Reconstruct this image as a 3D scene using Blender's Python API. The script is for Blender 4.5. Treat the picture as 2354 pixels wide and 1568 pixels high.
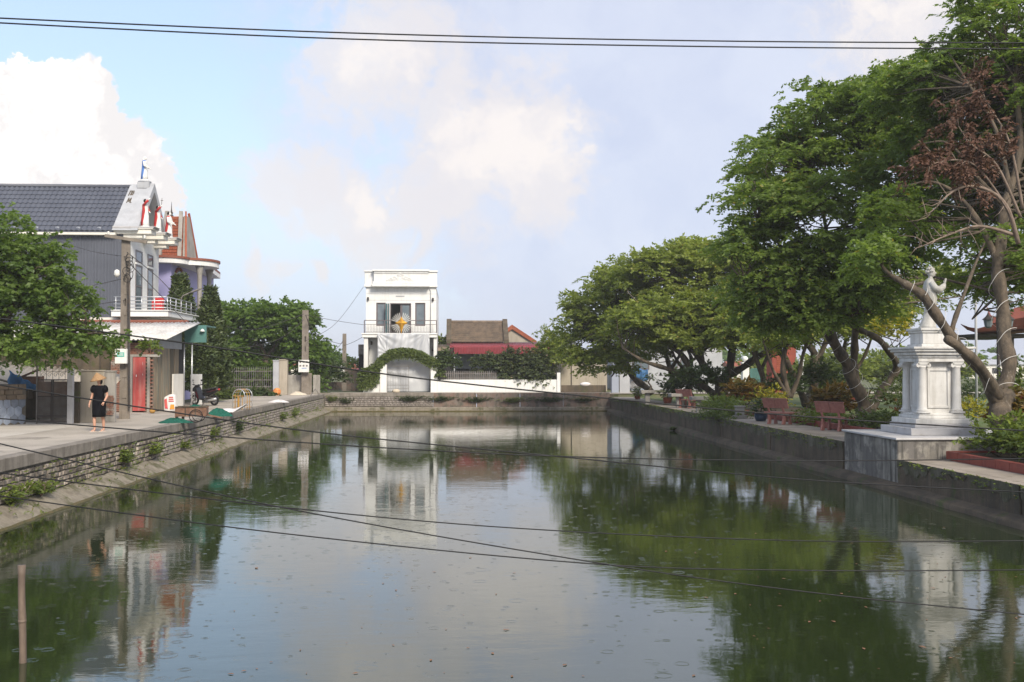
import bpy, math, random
import numpy as np
from mathutils import Vector, Matrix
R = math.radians
random.seed(7); rng = np.random.default_rng(7)
scn = bpy.context.scene
COL = scn.collection
for o in list(bpy.data.objects): bpy.data.objects.remove(o)

# ------------------------------------------------------------------ camera
YAW, PITCH, F = R(3.07), R(1.43), 2450.0
CAM = Vector((0, 0, 1.87))
cd = bpy.data.cameras.new('camera'); cam = bpy.data.objects.new('camera', cd); COL.objects.link(cam)
cd.sensor_width = 36; cd.lens = 36 * F / 2353; cd.clip_start = .1; cd.clip_end = 3000
cam.location = CAM; cam.rotation_euler = (R(90) + PITCH, 0, -YAW)
scn.camera = cam
FWD = Vector((math.sin(YAW) * math.cos(PITCH), math.cos(YAW) * math.cos(PITCH), math.sin(PITCH)))
RGT = Vector((math.cos(YAW), -math.sin(YAW), 0)); UPV = RGT.cross(FWD)
def ray(u, v): return FWD + RGT * ((u - 1176.5) / F) + UPV * (-(v - 784) / F)
def at(u, v, Y):                      # the point at depth Y (metres down the pond) seen in this direction
    d = ray(u, v); return CAM + d * (Y / d.y)
def gnd(u, v, z=0.0):                 # where that direction meets the level z
    d = ray(u, v); return CAM + d * ((z - CAM.z) / d.z)
def zm(x0, y0, s): return lambda x, y, Y: at((x0 + x / s) / 1.0862, (y0 + y / s) / 1.0862, Y)
Z1, Z2, Z3, Z4 = zm(0, 380, 3.678), zm(0, 780, 3.92), zm(440, 700, 4.356), zm(880, 640, 3.734)
Z5, Z6, ZB, ZF, ZG, ZH = zm(1400, 780, 3.92), zm(1950, 600, 2.614), zm(290, 560, 6.533), zm(1540, 840, 6.533), zm(1880, 820, 6.031), zm(2200, 640, 4.357)

# ------------------------------------------------------------------ world: sky with clouds
SUN_DIR = Vector((.30, -.72, .60)).normalized()
w = bpy.data.worlds.new('World'); scn.world = w; w.use_nodes = True
nt = w.node_tree; N = nt.nodes; L = nt.links; N.clear()
def nd(tree, t, **k):
    n = tree.nodes.new(t)
    for a, b in k.items(): setattr(n, a, b)
    return n
def mth(op, a, b=None, c=None, clamp=False, tree=None):
    tree = tree or nt
    n = tree.nodes.new('ShaderNodeMath'); n.operation = op; n.use_clamp = clamp
    for i, x in enumerate((a, b, c)):
        if x is None: continue
        if isinstance(x, (int, float)): n.inputs[i].default_value = x
        else: tree.links.new(x, n.inputs[i])
    return n.outputs[0]
def sstep(x, lo, hi, tree=None):
    tree = tree or nt
    n = tree.nodes.new('ShaderNodeMapRange'); n.interpolation_type = 'SMOOTHSTEP'
    tree.links.new(x, n.inputs[0]); n.inputs[1].default_value = lo; n.inputs[2].default_value = hi
    return n.outputs[0]
def mixc(f, a, b, tree=None, mode='MIX'):
    tree = tree or nt
    n = tree.nodes.new('ShaderNodeMix'); n.data_type = 'RGBA'; n.blend_type = mode
    for s, x in ((n.inputs[0], f), (n.inputs[6], a), (n.inputs[7], b)):
        if isinstance(x, (int, float)): s.default_value = x
        elif isinstance(x, tuple): s.default_value = (x + (1,)) if len(x) == 3 else x
        else: tree.links.new(x, s)
    return n.outputs[2]
def noise(vec, scale, detail=6, rough=.55, tree=None, dist=0):
    tree = tree or nt
    n = tree.nodes.new('ShaderNodeTexNoise'); n.inputs['Scale'].default_value = scale
    n.inputs['Detail'].default_value = detail; n.inputs['Roughness'].default_value = rough; n.inputs['Distortion'].default_value = dist
    if vec is not None: tree.links.new(vec, n.inputs['Vector'])
    return n
tc = N.new('ShaderNodeTexCoord'); DIR = tc.outputs['Generated']
sky = N.new('ShaderNodeTexSky'); sky.sky_type = 'NISHITA'; sky.sun_disc = False
sky.sun_elevation = math.asin(SUN_DIR.z); sky.sun_rotation = math.atan2(SUN_DIR.x, SUN_DIR.y)
sky.air_density = 1.0; sky.dust_density = 1.2; sky.ozone_density = 1.0
DECK_A, DECK_B, CREAM_A, CREAM_B, CUM_A, CUM_B = (3.35, 3.6, 4.5), (3.9, 4.1, 4.8), (4.75, 4.45, 4.35), (5.5, 5.15, 4.9), (4.9, 4.75, 4.75), (6.5, 6.2, 5.95)
skyc = mixc(.42, sky.outputs[0], (4.5, 5.4, 6.8))      # thin humid veil over the whole sky
wn1 = noise(DIR, 5, 5, .6); wn2 = noise(DIR, 22, 6, .62)
def vop(op, a, b):
    n = N.new('ShaderNodeVectorMath'); n.operation = op
    for k, x in ((0, a), (1, b)):
        if isinstance(x, tuple): n.inputs[k].default_value = x
        else: L.new(x, n.inputs[k])
    return n.outputs[0]
def vscale(a, k): return vop('MULTIPLY', vop('SUBTRACT', a, (.5, .5, .5)), (k, k, k))
WARP = vop('ADD', vop('ADD', DIR, vscale(wn1.outputs['Color'], .16)), vscale(wn2.outputs['Color'], .05))
fb = mth('SUBTRACT', noise(WARP, 26, 9, .62).outputs[0], .5)
fb2 = mth('SUBTRACT', noise(DIR, 3.2, 7, .55).outputs[0], .5)
fbm = mth('SUBTRACT', noise(WARP, 9, 7, .55).outputs[0], .5)
def blobs(lst):
    cur = None
    for (u, v, r) in lst:
        d = ray(u, v).normalized()
        n = N.new('ShaderNodeVectorMath'); n.operation = 'DISTANCE'; L.new(WARP, n.inputs[0]); n.inputs[1].default_value = d
        f = mth('SUBTRACT', 1.0, mth('DIVIDE', n.outputs[1], r / F))
        cur = f if cur is None else mth('MAXIMUM', cur, f)
    return cur
# the broad lavender-grey cloud sheet: it covers the right half of the sky and thins towards the left
ax = ray(2300, 500).normalized(); dn = N.new('ShaderNodeVectorMath'); dn.operation = 'DOT_PRODUCT'
sidev = Vector((ax.y, -ax.x, 0)).normalized(); L.new(DIR, dn.inputs[0]); dn.inputs[1].default_value = sidev
dz = N.new('ShaderNodeSeparateXYZ'); L.new(DIR, dz.inputs[0])
side = mth('ADD', mth('ADD', dn.outputs['Value'], mth('MULTIPLY', fbm, .35)), mth('MULTIPLY', fb, .10))
deck = mth('MULTIPLY', sstep(side, -.66, -.44), .86)
hz = mth('MULTIPLY', sstep(mth('ADD', mth('MULTIPLY', dz.outputs[2], -1), mth('MULTIPLY', fbm, .10)), -.26, -.02), .75)
deck = mth('MAXIMUM', deck, hz)
deckcol = mixc(sstep(fbm, -.2, .2), DECK_A, DECK_B)
c1 = mixc(deck, skyc, deckcol)
# soft cream billows in the middle
soft = blobs([(860, 110, 210), (1010, 240, 190), (1120, 330, 250), (1230, 290, 150), (1050, 440, 200), (870, 480, 170), (760, 470, 140), (620, 450, 110), (900, 560, 120), (1260, 430, 150), (560, 640, 70), (2100, 40, 260), (720, 650, 50)])
softm = mth('MULTIPLY', sstep(mth('ADD', mth('ADD', soft, mth('MULTIPLY', fb, 1.7)), mth('MULTIPLY', fbm, 1.0)), -.05, .65), .68)
c2 = mixc(softm, c1, CREAM_A)
softb = mth('MULTIPLY', sstep(mth('ADD', mth('ADD', blobs([(1180, 350, 150), (1260, 330, 110), (1050, 290, 90), (880, 440, 80), (2050, 30, 160), (870, 130, 80), (1290, 280, 60)]), mth('MULTIPLY', fb, 2.6)), mth('MULTIPLY', fbm, 1.0)), .0, .95), .62)
c2 = mixc(softb, c2, CREAM_B)
# other fair-weather clouds all round the sky, above and behind the view
gen = mth('MULTIPLY', sstep(mth('ADD', mth('ADD', fb2, mth('MULTIPLY', fb, .25)), mth('MULTIPLY', dz.outputs[2], .16)), .15, .34), .35)
c2 = mixc(gen, c2, CREAM_A)
# the tall bright cumulus on the left
cum = blobs([(130, 300, 165), (185, 255, 120), (60, 400, 220), (200, 380, 190), (300, 440, 130), (345, 490, 80), (80, 490, 260), (-160, 460, 280), (0, 170, 60), (-60, 230, 100)])
cm = sstep(mth('ADD', mth('ADD', cum, mth('MULTIPLY', fb, .75)), mth('MULTIPLY', fbm, .3)), .06, .15)
cumcol = mixc(sstep(mth('ADD', fb, mth('MULTIPLY', fbm, 1.2)), -.12, .16), CUM_A, CUM_B)
c3 = mixc(cm, c2, cumcol)
bg = N.new('ShaderNodeBackground'); L.new(c3, bg.inputs[0]); bg.inputs[1].default_value = .112
wo = N.new('ShaderNodeOutputWorld'); L.new(bg.outputs[0], wo.inputs[0])

# ------------------------------------------------------------------ sun and exposure
sl = bpy.data.lights.new('sun', 'SUN'); sl.energy = 2.7; sl.angle = R(20); sl.color = (1.0, .91, .77)
so = bpy.data.objects.new('sun', sl); COL.objects.link(so); so.location = (10, -20, 40)
so.rotation_euler = (-SUN_DIR).to_track_quat('-Z', 'Y').to_euler()
vs = scn.view_settings; vs.view_transform = 'Standard'; vs.look = 'None'; vs.exposure = 0.80; vs.gamma = 1.0; vs.use_curve_mapping = False
scn.render.engine = 'CYCLES'; scn.cycles.max_bounces = 8; scn.cycles.diffuse_bounces = 6; scn.cycles.transmission_bounces = 6; scn.cycles.transparent_max_bounces = 8
scn.cycles.use_denoising = True

# ------------------------------------------------------------------ materials
def mat(name, c1, c2=None, scale=3.0, rough=.8, bump=0.0, bscale=30.0, metal=0.0, spec=.3, streak=None, rand=0.0, stretch=(1, 1, 1), obj=False, patch=None, fine=.0):
    m = bpy.data.materials.new(name); m.use_nodes = True; t = m.node_tree; b = t.nodes['Principled BSDF']
    b.inputs['Roughness'].default_value = rough; b.inputs['Metallic'].default_value = metal; b.inputs['Specular IOR Level'].default_value = spec
    if obj: vec = nd(t, 'ShaderNodeTexCoord').outputs['Object']
    else: vec = nd(t, 'ShaderNodeNewGeometry').outputs['Position']
    mp = nd(t, 'ShaderNodeMapping'); mp.inputs['Scale'].default_value = stretch; t.links.new(vec, mp.inputs[0]); v = mp.outputs[0]
    c = c1
    if c2:
        n = noise(v, scale, 6, .6, t); c = mixc(sstep(n.outputs[0], .32, .68, t), c1, c2, t)
    if patch:                         # (colour, scale, threshold): blotches of dirt, moss or lost paint
        n = noise(v, patch[1], 7, .65, t); c = mixc(sstep(n.outputs[0], patch[2], patch[2] + .10, t), c if not isinstance(c, tuple) else c, patch[0], t)
    if streak:                        # (colour, amount): vertical run-down stains
        ms = nd(t, 'ShaderNodeMapping'); ms.inputs['Scale'].default_value = (5, 5, .5); t.links.new(vec, ms.inputs[0])
        n = noise(ms.outputs[0], 1.2, 6, .65, t); c = mixc(mth('MULTIPLY', sstep(n.outputs[0], .45, .68, t), streak[1], tree=t), c, streak[0], t)
    if fine:
        n = noise(v, bscale, 4, .7, t); k = mth('MULTIPLY_ADD', n.outputs[0], fine, 1 - fine * .5, tree=t)
        cc = nd(t, 'ShaderNodeCombineColor'); [t.links.new(k, cc.inputs[i]) for i in range(3)]
        c = mixc(1.0, c, cc.outputs[0], t, 'MULTIPLY')
    if rand:
        oi = nd(t, 'ShaderNodeObjectInfo'); h = nd(t, 'ShaderNodeHueSaturation')
        t.links.new(mth('MULTIPLY_ADD', oi.outputs['Random'], rand, 1 - rand * .5, tree=t), h.inputs['Value'])
        if isinstance(c, tuple): h.inputs['Color'].default_value = c + (1,)
        else: t.links.new(c, h.inputs['Color'])
        c = h.outputs[0]
    if isinstance(c, tuple): b.inputs['Base Color'].default_value = c + (1,)
    else: t.links.new(c, b.inputs['Base Color'])
    if bump:
        n = noise(v, bscale, 5, .6, t); bp = nd(t, 'ShaderNodeBump'); bp.inputs['Strength'].default_value = bump; bp.inputs['Distance'].default_value = .02
        t.links.new(n.outputs[0], bp.inputs['Height']); t.links.new(bp.outputs[0], b.inputs['Normal'])
    return m
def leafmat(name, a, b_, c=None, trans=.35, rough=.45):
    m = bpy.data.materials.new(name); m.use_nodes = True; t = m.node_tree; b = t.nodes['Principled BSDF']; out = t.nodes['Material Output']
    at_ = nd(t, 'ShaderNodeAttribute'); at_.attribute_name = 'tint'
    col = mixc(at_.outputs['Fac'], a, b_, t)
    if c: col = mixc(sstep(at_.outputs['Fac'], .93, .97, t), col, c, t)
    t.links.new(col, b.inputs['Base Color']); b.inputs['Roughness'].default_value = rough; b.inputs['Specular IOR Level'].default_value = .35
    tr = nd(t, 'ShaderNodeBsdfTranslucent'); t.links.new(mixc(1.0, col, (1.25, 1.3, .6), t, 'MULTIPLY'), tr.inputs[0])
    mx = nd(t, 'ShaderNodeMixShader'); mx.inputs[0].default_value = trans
    t.links.new(b.outputs[0], mx.inputs[1]); t.links.new(tr.outputs[0], mx.inputs[2]); t.links.new(mx.outputs[0], out.inputs[0])
    return m
M = {}
M['white'] = mat('white_paint', (.77, .77, .76), (.71, .71, .69), 1.2, .6, .05, 60, streak=((.57, .55, .51), .35))
M['cream'] = mat('cream_paint', (.78, .75, .68), (.70, .67, .60), 1.0, .65, .05, 60, streak=((.55, .50, .42), .3))
M['marble'] = mat('white_stone', (.66, .65, .63), (.56, .55, .53), 2.5, .55, .1, 40, streak=((.36, .34, .30), .5), patch=((.44, .42, .38), 2.2, .60), fine=.15)
M['marble_grey'] = mat('grey_stone', (.50, .49, .49), (.43, .42, .42), 3, .5, .06, 40, patch=((.36, .33, .30), 3, .6))
M['concrete'] = mat('concrete', (.36, .34, .31), (.28, .26, .23), 1.3, .85, .35, 25, streak=((.14, .13, .11), .4), fine=.3)
M['conc_dark'] = mat('weathered_concrete', (.130, .100, .070), (.070, .056, .040), 1.6, .9, .5, 18, streak=((.06, .055, .045), .65), patch=((.07, .085, .03), 1.1, .56), fine=.4)
M['conc_moss'] = mat('mossy_concrete', (.15, .135, .105), (.085, .085, .05), 1.7, .95, .8, 14, streak=((.035, .035, .025), .7), patch=((.36, .33, .30), 4.5, .66), fine=.5)
M['coping'] = mat('coping_concrete', (.27, .24, .205), (.17, .15, .125), 2.2, .9, .5, 22, streak=((.11, .095, .08), .55), fine=.4)
M['footing'] = mat('footing_concrete', (.25, .22, .17), (.17, .145, .11), 2.5, .9, .7, 14, patch=((.10, .095, .05), 1.6, .52), fine=.6, streak=((.36, .33, .28), .3))
M['algae'] = mat('wet_algae_band', (.12, .09, .035), (.07, .065, .02), 5, .6, .5, 20)
M['stone'] = mat('wall_stone', (.34, .295, .25), (.16, .135, .11), 3.2, .9, .8, 22, rand=1.0, patch=((.56, .53, .49), 6, .60), fine=.5, streak=((.08, .07, .06), .6))
M['mortar'] = mat('dark_mortar', (.19, .165, .135), (.10, .09, .07), 4, .95, .6, 25)
M['road'] = mat('road_concrete', (.44, .39, .33), (.32, .285, .24), .55, .85, .3, 40, patch=((.24, .215, .18), .6, .56), fine=.35)
M['path'] = mat('path_concrete', (.34, .29, .24), (.24, .205, .165), 1.1, .9, .3, 30, patch=((.13, .12, .08), 1.4, .6), fine=.3)
M['ground'] = mat('ground_earth', (.13, .12, .07), (.08, .11, .035), .6, .95, .6, 12)
M['lawn'] = mat('lawn', (.07, .12, .03), (.12, .13, .05), .8, .95, .6, 20)
M['bark'] = mat('bark', (.135, .105, .075), (.055, .045, .034), 4.5, .9, 1.0, 22, stretch=(1, 1, .45), fine=.8, patch=((.19, .165, .135), 6, .60))
M['bark_pale'] = mat('pale_dead_bark', (.27, .205, .165), (.17, .13, .10), 3, .85, .4, 20)
M['bark_dark'] = mat('dark_bark', (.09, .075, .06), (.05, .045, .035), 3, .9, .8, 16)
M['greysteel'] = mat('grey_roof_metal', (.092, .100, .125), (.075, .082, .105), .8, .45, .03, 40, spec=.5)
M['greywall'] = mat('grey_wall_metal', (.105, .113, .138), (.088, .096, .118), .6, .5, .02, 40, spec=.4)
M['silver'] = mat('silver_metal', (.55, .56, .58), None, rough=.35, metal=.6)
M['dirtywhite'] = mat('dirty_white_render', (.44, .45, .47), (.36, .37, .39), 1.2, .8, .1, 40, streak=((.34, .34, .35), .4))
M['lilac'] = mat('lilac_paint', (.44, .42, .68), (.40, .38, .62), .8, .7, .04, 50)
M['terracotta'] = mat('terracotta', (.34, .10, .05), (.26, .075, .04), 3, .8, .3, 30, rand=.3)
M['trim_red'] = mat('red_brown_trim', (.25, .085, .055), (.20, .07, .045), 2, .7, .1, 30)
M['redpaint'] = mat('faded_red_paint', (.50, .095, .085), (.40, .07, .065), 1.5, .5, .1, 30, streak=((.50, .28, .24), .5))
M['redroof'] = mat('dark_red_sheet', (.24, .035, .045), (.19, .03, .038), 1, .5, .03, 30, spec=.4)
M['asbestos'] = mat('fibre_cement_sheet', (.66, .64, .61), (.50, .48, .45), 2, .85, .2, 25, patch=((.30, .28, .25), 2.5, .6))
M['oldtile'] = mat('old_roof_tile', (.27, .205, .15), (.15, .12, .095), 2, .9, .5, 20, patch=((.30, .27, .23), 2.5, .62), fine=.4)
M['brick'] = None
M['plank'] = mat('weathered_plank', (.26, .19, .12), (.13, .12, .095), 5, .85, .5, 22, stretch=(1, 1, .15), rand=.9, streak=((.12, .20, .18), .3))
M['greenpaint'] = mat('green_fascia', (.085, .20, .185), (.07, .165, .15), 1.5, .5, .05, 30)
M['greymetal'] = mat('grey_sheet', (.30, .31, .33), (.25, .255, .27), 2, .5, .05, 30)
M['iron'] = mat('dark_iron', (.045, .045, .048), (.07, .055, .045), 6, .6, .1, 50)
M['ironlight'] = mat('grey_iron', (.20, .19, .185), (.14, .12, .105), 4, .6, .1, 50)
M['rust'] = mat('rusty_steel', (.23, .13, .085), (.14, .075, .05), 5, .8, .3, 40, patch=((.30, .25, .21), 4, .6))
M['glass'] = mat('window_glass', (.10, .13, .15), (.16, .19, .21), 1.0, .08, 0, spec=.8)
M['glass_teal'] = mat('teal_glass', (.035, .12, .13), (.05, .15, .16), 1.0, .1, 0, spec=.8)
M['frame'] = mat('grey_brown_frame', (.13, .11, .115), None, rough=.4)
M['room'] = mat('room_behind_glass', (.16, .17, .165), (.12, .13, .13), .7, .9)
M['tarp'] = mat('grey_tarpaulin', (.50, .51, .525), (.44, .45, .47), 1.2, .42, .25, 6, spec=.4, stretch=(1, 1, .5))
M['bluetarp'] = mat('blue_tarpaulin', (.05, .15, .30), (.035, .10, .22), 3, .5, .2, 15)
M['greennet'] = mat('green_net', (.012, .115, .08), (.008, .07, .05), 12, .9, .8, 60)
M['wire'] = mat('black_cable', (.012, .012, .013), None, rough=.5)
M['wire_white'] = mat('white_string', (.62, .60, .56), None, rough=.6)
M['gold'] = mat('gold_star', (.62, .33, .035), (.52, .26, .03), 4, .35, .05, 30, metal=.3)
M['bluestone'] = mat('blue_grey_stone', (.34, .38, .45), (.22, .25, .31), 3, .7, .3, 20, rand=.9)
M['block'] = mat('earth_block', (.24, .185, .13), (.17, .13, .095), 3, .95, .5, 20, rand=.4)
M['pink'] = mat('pink_terrazzo', (.36, .16, .13), (.28, .115, .095), 8, .6, .25, 45, patch=((.45, .28, .24), 14, .6))
M['kerbred'] = mat('red_kerb_tile', (.26, .065, .045), (.19, .045, .035), 4, .6, .2, 30)
M['dirt'] = mat('dark_earth', (.06, .045, .03), (.09, .07, .045), 4, .95, .6, 14)
M['black'] = mat('black_plastic', (.012, .012, .014), None, rough=.35, spec=.5)
M['blackrub'] = mat('black_rubber', (.018, .018, .018), None, rough=.8)
M['bikered'] = mat('dark_red_paint', (.10, .008, .014), None, rough=.25, spec=.6)
M['seat'] = mat('black_seat', (.035, .033, .035), None, rough=.6)
M['skin'] = mat('skin', (.52, .29, .20), None, rough=.5)
M['dress'] = mat('black_dress', (.006, .006, .008), (.009, .009, .011), 8, .95, .2, 30, spec=.05)
M['straw'] = mat('straw_hat', (.36, .22, .11), (.28, .165, .08), 20, .8, .3, 60)
M['hair'] = mat('black_hair', (.012, .010, .009), None, rough=.5)
M['sandal'] = mat('pale_sandal', (.62, .50, .42), None, rough=.6)
M['red'] = mat('red_robe', (.48, .035, .035), (.38, .03, .03), 4, .5, .1, 30)
M['bluerobe'] = mat('blue_robe', (.10, .22, .55), (.07, .16, .44), 4, .5, .1, 30)
M['plaster'] = mat('white_plaster', (.78, .77, .74), (.68, .67, .64), 6, .55, .1, 40)
M['stat'] = mat('statue_stone', (.60, .585, .55), (.44, .43, .40), 5, .7, .3, 30, fine=.3)
M['orange'] = mat('orange_plastic', (.55, .14, .03), (.60, .30, .10), 7, .6)
M['yellowpaint'] = mat('yellow_steel', (.50, .27, .05), (.36, .20, .06), 5, .6)
M['sack'] = mat('white_sack', (.72, .69, .68), (.62, .58, .57), 4, .7, .3, 14)
M['sackred'] = mat('red_print', (.55, .06, .07), (.50, .12, .09), 9, .7)
M['sackyel'] = mat('orange_print', (.65, .27, .04), None, rough=.7)
M['bamboo'] = mat('wet_bamboo', (.22, .165, .125), (.12, .09, .07), 5, .6, .4, 20, stretch=(1, 1, .3), patch=((.40, .33, .27), 6, .62))
M['beige'] = mat('beige_render', (.42, .37, .30), (.34, .30, .24), .8, .9, .2, 20, streak=((.24, .20, .15), .45))
M['bluegrey'] = mat('blue_grey_paint', (.30, .33, .40), None, rough=.6)
M['brickwall'] = mat('brick_wall_far', (.21, .135, .105), (.20, .17, .145), 2.2, .9, .5, 20, patch=((.10, .095, .075), 1.5, .50), streak=((.09, .08, .065), .5), fine=.4)
M['pole'] = mat('pole_concrete', (.25, .215, .18), (.18, .155, .13), 2.5, .85, .3, 25, streak=((.16, .135, .115), .4))
M['redbuild'] = mat('red_brick_cladding', (.29, .07, .045), (.22, .055, .038), 3, .8, .3, 30)
M['pagoda'] = mat('red_brown_roof', (.24, .075, .055), (.18, .06, .05), 3, .75, .3, 20)
M['ceramic'] = mat('blue_glazed_pot', (.02, .045, .085), None, rough=.2, spec=.6)
M['clay'] = mat('clay_pot', (.30, .085, .045), (.24, .07, .04), 6, .7, .2, 30)
M['green'] = mat('teal_sticker', (.08, .42, .34), None, rough=.5)
M['bluemark'] = mat('blue_print', (.10, .22, .50), None, rough=.5)
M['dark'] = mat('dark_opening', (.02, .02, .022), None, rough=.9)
M['fruit'] = mat('faded_paper', (.60, .52, .40), (.5, .44, .36), 8, .8)

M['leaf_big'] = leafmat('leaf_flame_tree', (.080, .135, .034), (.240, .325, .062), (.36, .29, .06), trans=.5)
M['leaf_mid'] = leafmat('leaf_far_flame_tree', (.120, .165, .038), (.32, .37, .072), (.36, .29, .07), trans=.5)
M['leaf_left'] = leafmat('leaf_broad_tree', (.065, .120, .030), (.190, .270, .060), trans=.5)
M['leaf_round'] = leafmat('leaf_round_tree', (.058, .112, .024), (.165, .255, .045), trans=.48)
M['leaf_conifer'] = leafmat('leaf_conifer', (.040, .066, .022), (.100, .130, .040), trans=.2)
M['leaf_vine'] = leafmat('leaf_vine', (.060, .095, .022), (.160, .205, .045))
M['leaf_dark'] = leafmat('leaf_dark_shrub', (.034, .062, .022), (.105, .145, .045))
M['leaf_lime'] = leafmat('leaf_lime_shrub', (.080, .125, .022), (.210, .260, .045))
M['leaf_croton'] = leafmat('leaf_croton', (.065, .080, .018), (.27, .14, .025), (.24, .05, .025))
M['leaf_yellow'] = leafmat('leaf_yellow_shrub', (.11, .17, .015), (.45, .36, .02))
M['leaf_brown'] = leafmat('leaf_dead_brown', (.085, .045, .030), (.165, .085, .058), trans=.2, rough=.8)
M['leaf_weed'] = leafmat('leaf_weed', (.075, .115, .020), (.20, .25, .045), (.30, .17, .06))
M['leaf_rose'] = leafmat('leaf_flowering_shrub', (.036, .060, .026), (.115, .140, .050), (.42, .33, .27))

# ------------------------------------------------------------------ mesh helpers
class MB:
    def __init__(s): s.v = []; s.f = []
    def add(s, vs, fs):
        n = len(s.v); s.v += [tuple(p) for p in vs]; s.f += [tuple(i + n for i in f) for f in fs]; return s
    def box(s, x0, x1, y0, y1, z0, z1):
        return s.add([(x0, y0, z0), (x1, y0, z0), (x1, y1, z0), (x0, y1, z0), (x0, y0, z1), (x1, y0, z1), (x1, y1, z1), (x0, y1, z1)],
                     [(0, 3, 2, 1), (4, 5, 6, 7), (0, 1, 5, 4), (1, 2, 6, 5), (2, 3, 7, 6), (3, 0, 4, 7)])
    def obox(s, c, size, rot=None):
        hx, hy, hz = (k / 2 for k in size); m = rot or Matrix.Identity(3); c = Vector(c)
        vs = [c + m @ Vector((x, y, z)) for z in (-hz, hz) for (x, y) in ((-hx, -hy), (hx, -hy), (hx, hy), (-hx, hy))]
        return s.add(vs, [(0, 3, 2, 1), (4, 5, 6, 7), (0, 1, 5, 4), (1, 2, 6, 5), (2, 3, 7, 6), (3, 0, 4, 7)])
    def bar(s, a, b, wd, th=None):
        a, b = Vector(a), Vector(b); d = b - a; q = d.to_track_quat('Z', 'Y').to_matrix()
        return s.obox((a + b) / 2, (wd, th or wd, d.length), q)
    def prism(s, pts, d):               # polygon (3d points) swept by vector d
        n = len(pts); pts = [Vector(p) for p in pts]; d = Vector(d)
        return s.add(pts + [p + d for p in pts], [tuple(range(n - 1, -1, -1)), tuple(range(n, 2 * n))] + [(i, (i + 1) % n, n + (i + 1) % n, n + i) for i in range(n)])
    def tube(s, pts, r, n=8, cap=True):
        pts = [Vector(p) for p in pts]; m = len(pts)
        if not hasattr(r, '__len__'): r = [r] * m
        vs = []; x = None
        for i, p in enumerate(pts):
            t = (pts[min(i + 1, m - 1)] - pts[max(i - 1, 0)]); t = t.normalized() if t.length > 1e-9 else Vector((0, 0, 1))
            if x is None: x = t.orthogonal().normalized()
            else:
                x = x - t * x.dot(t); x = x.normalized() if x.length > 1e-6 else t.orthogonal().normalized()
            y = t.cross(x)
            vs += [p + (x * math.cos(2 * math.pi * k / n) + y * math.sin(2 * math.pi * k / n)) * r[i] for k in range(n)]
        fs = [(i * n + k, i * n + (k + 1) % n, (i + 1) * n + (k + 1) % n, (i + 1) * n + k) for i in range(m - 1) for k in range(n)]
        if cap: fs += [tuple(range(n - 1, -1, -1)), tuple((m - 1) * n + k for k in range(n))]
        return s.add(vs, fs)
    def lathe(s, prof, c, n=16, sx=1, sy=1):
        c = Vector(c); m = len(prof)
        vs = [c + Vector((r * sx * math.cos(2 * math.pi * k / n), r * sy * math.sin(2 * math.pi * k / n), z)) for r, z in prof for k in range(n)]
        fs = [(i * n + k, i * n + (k + 1) % n, (i + 1) * n + (k + 1) % n, (i + 1) * n + k) for i in range(m - 1) for k in range(n)]
        fs += [tuple(range(n - 1, -1, -1)), tuple((m - 1) * n + k for k in range(n))]
        return s.add(vs, fs)
    def ell(s, c, r, nu=12, nv=8, rot=None):
        c = Vector(c); vs = []
        for j in range(nv + 1):
            a = math.pi * j / nv
            for i in range(nu):
                b = 2 * math.pi * i / nu; p = Vector((r[0] * math.sin(a) * math.cos(b), r[1] * math.sin(a) * math.sin(b), r[2] * math.cos(a)))
                vs.append(c + (rot @ p if rot else p))
        return s.add(vs, [(j * nu + i, (j + 1) * nu + i, (j + 1) * nu + (i + 1) % nu, j * nu + (i + 1) % nu) for j in range(nv) for i in range(nu)])
    def grid(s, fn, nu, nv):
        vs = [fn(i / nu, j / nv) for j in range(nv + 1) for i in range(nu + 1)]
        return s.add(vs, [(j * (nu + 1) + i, j * (nu + 1) + i + 1, (j + 1) * (nu + 1) + i + 1, (j + 1) * (nu + 1) + i) for j in range(nv) for i in range(nu)])
def wloc(o):
    p = Vector((0, 0, 0))
    while o is not None: p += o.location; o = o.parent
    return p
def build(name, mb, m, parent=None, smooth=False, mods=None, kind=None, raw=False):
    me = bpy.data.meshes.new(name); off = Vector((0, 0, 0)) if raw else wloc(parent)
    me.from_pydata([(p[0] - off.x, p[1] - off.y, p[2] - off.z) for p in mb.v], [], mb.f); me.update()
    me.materials.append(M[m] if isinstance(m, str) else m)
    if smooth: me.polygons.foreach_set('use_smooth', [True] * len(me.polygons))
    o = bpy.data.objects.new(name, me); COL.objects.link(o)
    if parent: o.parent = parent
    if kind: o['kind'] = kind
    if mods == 'solid':
        md = o.modifiers.new('solid', 'SOLIDIFY'); md.thickness = .012
    elif mods: 
        md = o.modifiers.new('bevel', 'BEVEL'); md.width = mods; md.segments = 2; md.limit_method = 'ANGLE'
    return o
def tag(o, label, cat, group=None):
    o['label'] = label; o['category'] = cat
    if group: o['group'] = group
    return o
def thing(name, label, cat, loc=(0, 0, 0), group=None):
    o = bpy.data.objects.new(name, None); COL.objects.link(o); o.location = loc; o.empty_display_size = .2
    return tag(o, label, cat, group)
def struct(name, mb, m, smooth=False):
    o = build(name, mb, m, None, smooth); o['kind'] = 'structure'; return o
def copy_tree(o, parent=None):
    c = o.copy(); COL.objects.link(c); c.parent = parent
    for ch in list(o.children): copy_tree(ch, c)
    return c
def copy_part(o, loc, scale=(1, 1, 1), rotz=0):
    c = o.copy(); COL.objects.link(c); c.parent = o.parent; c.location = loc; c.scale = scale; c.rotation_euler = (0, 0, rotz); return c
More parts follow.
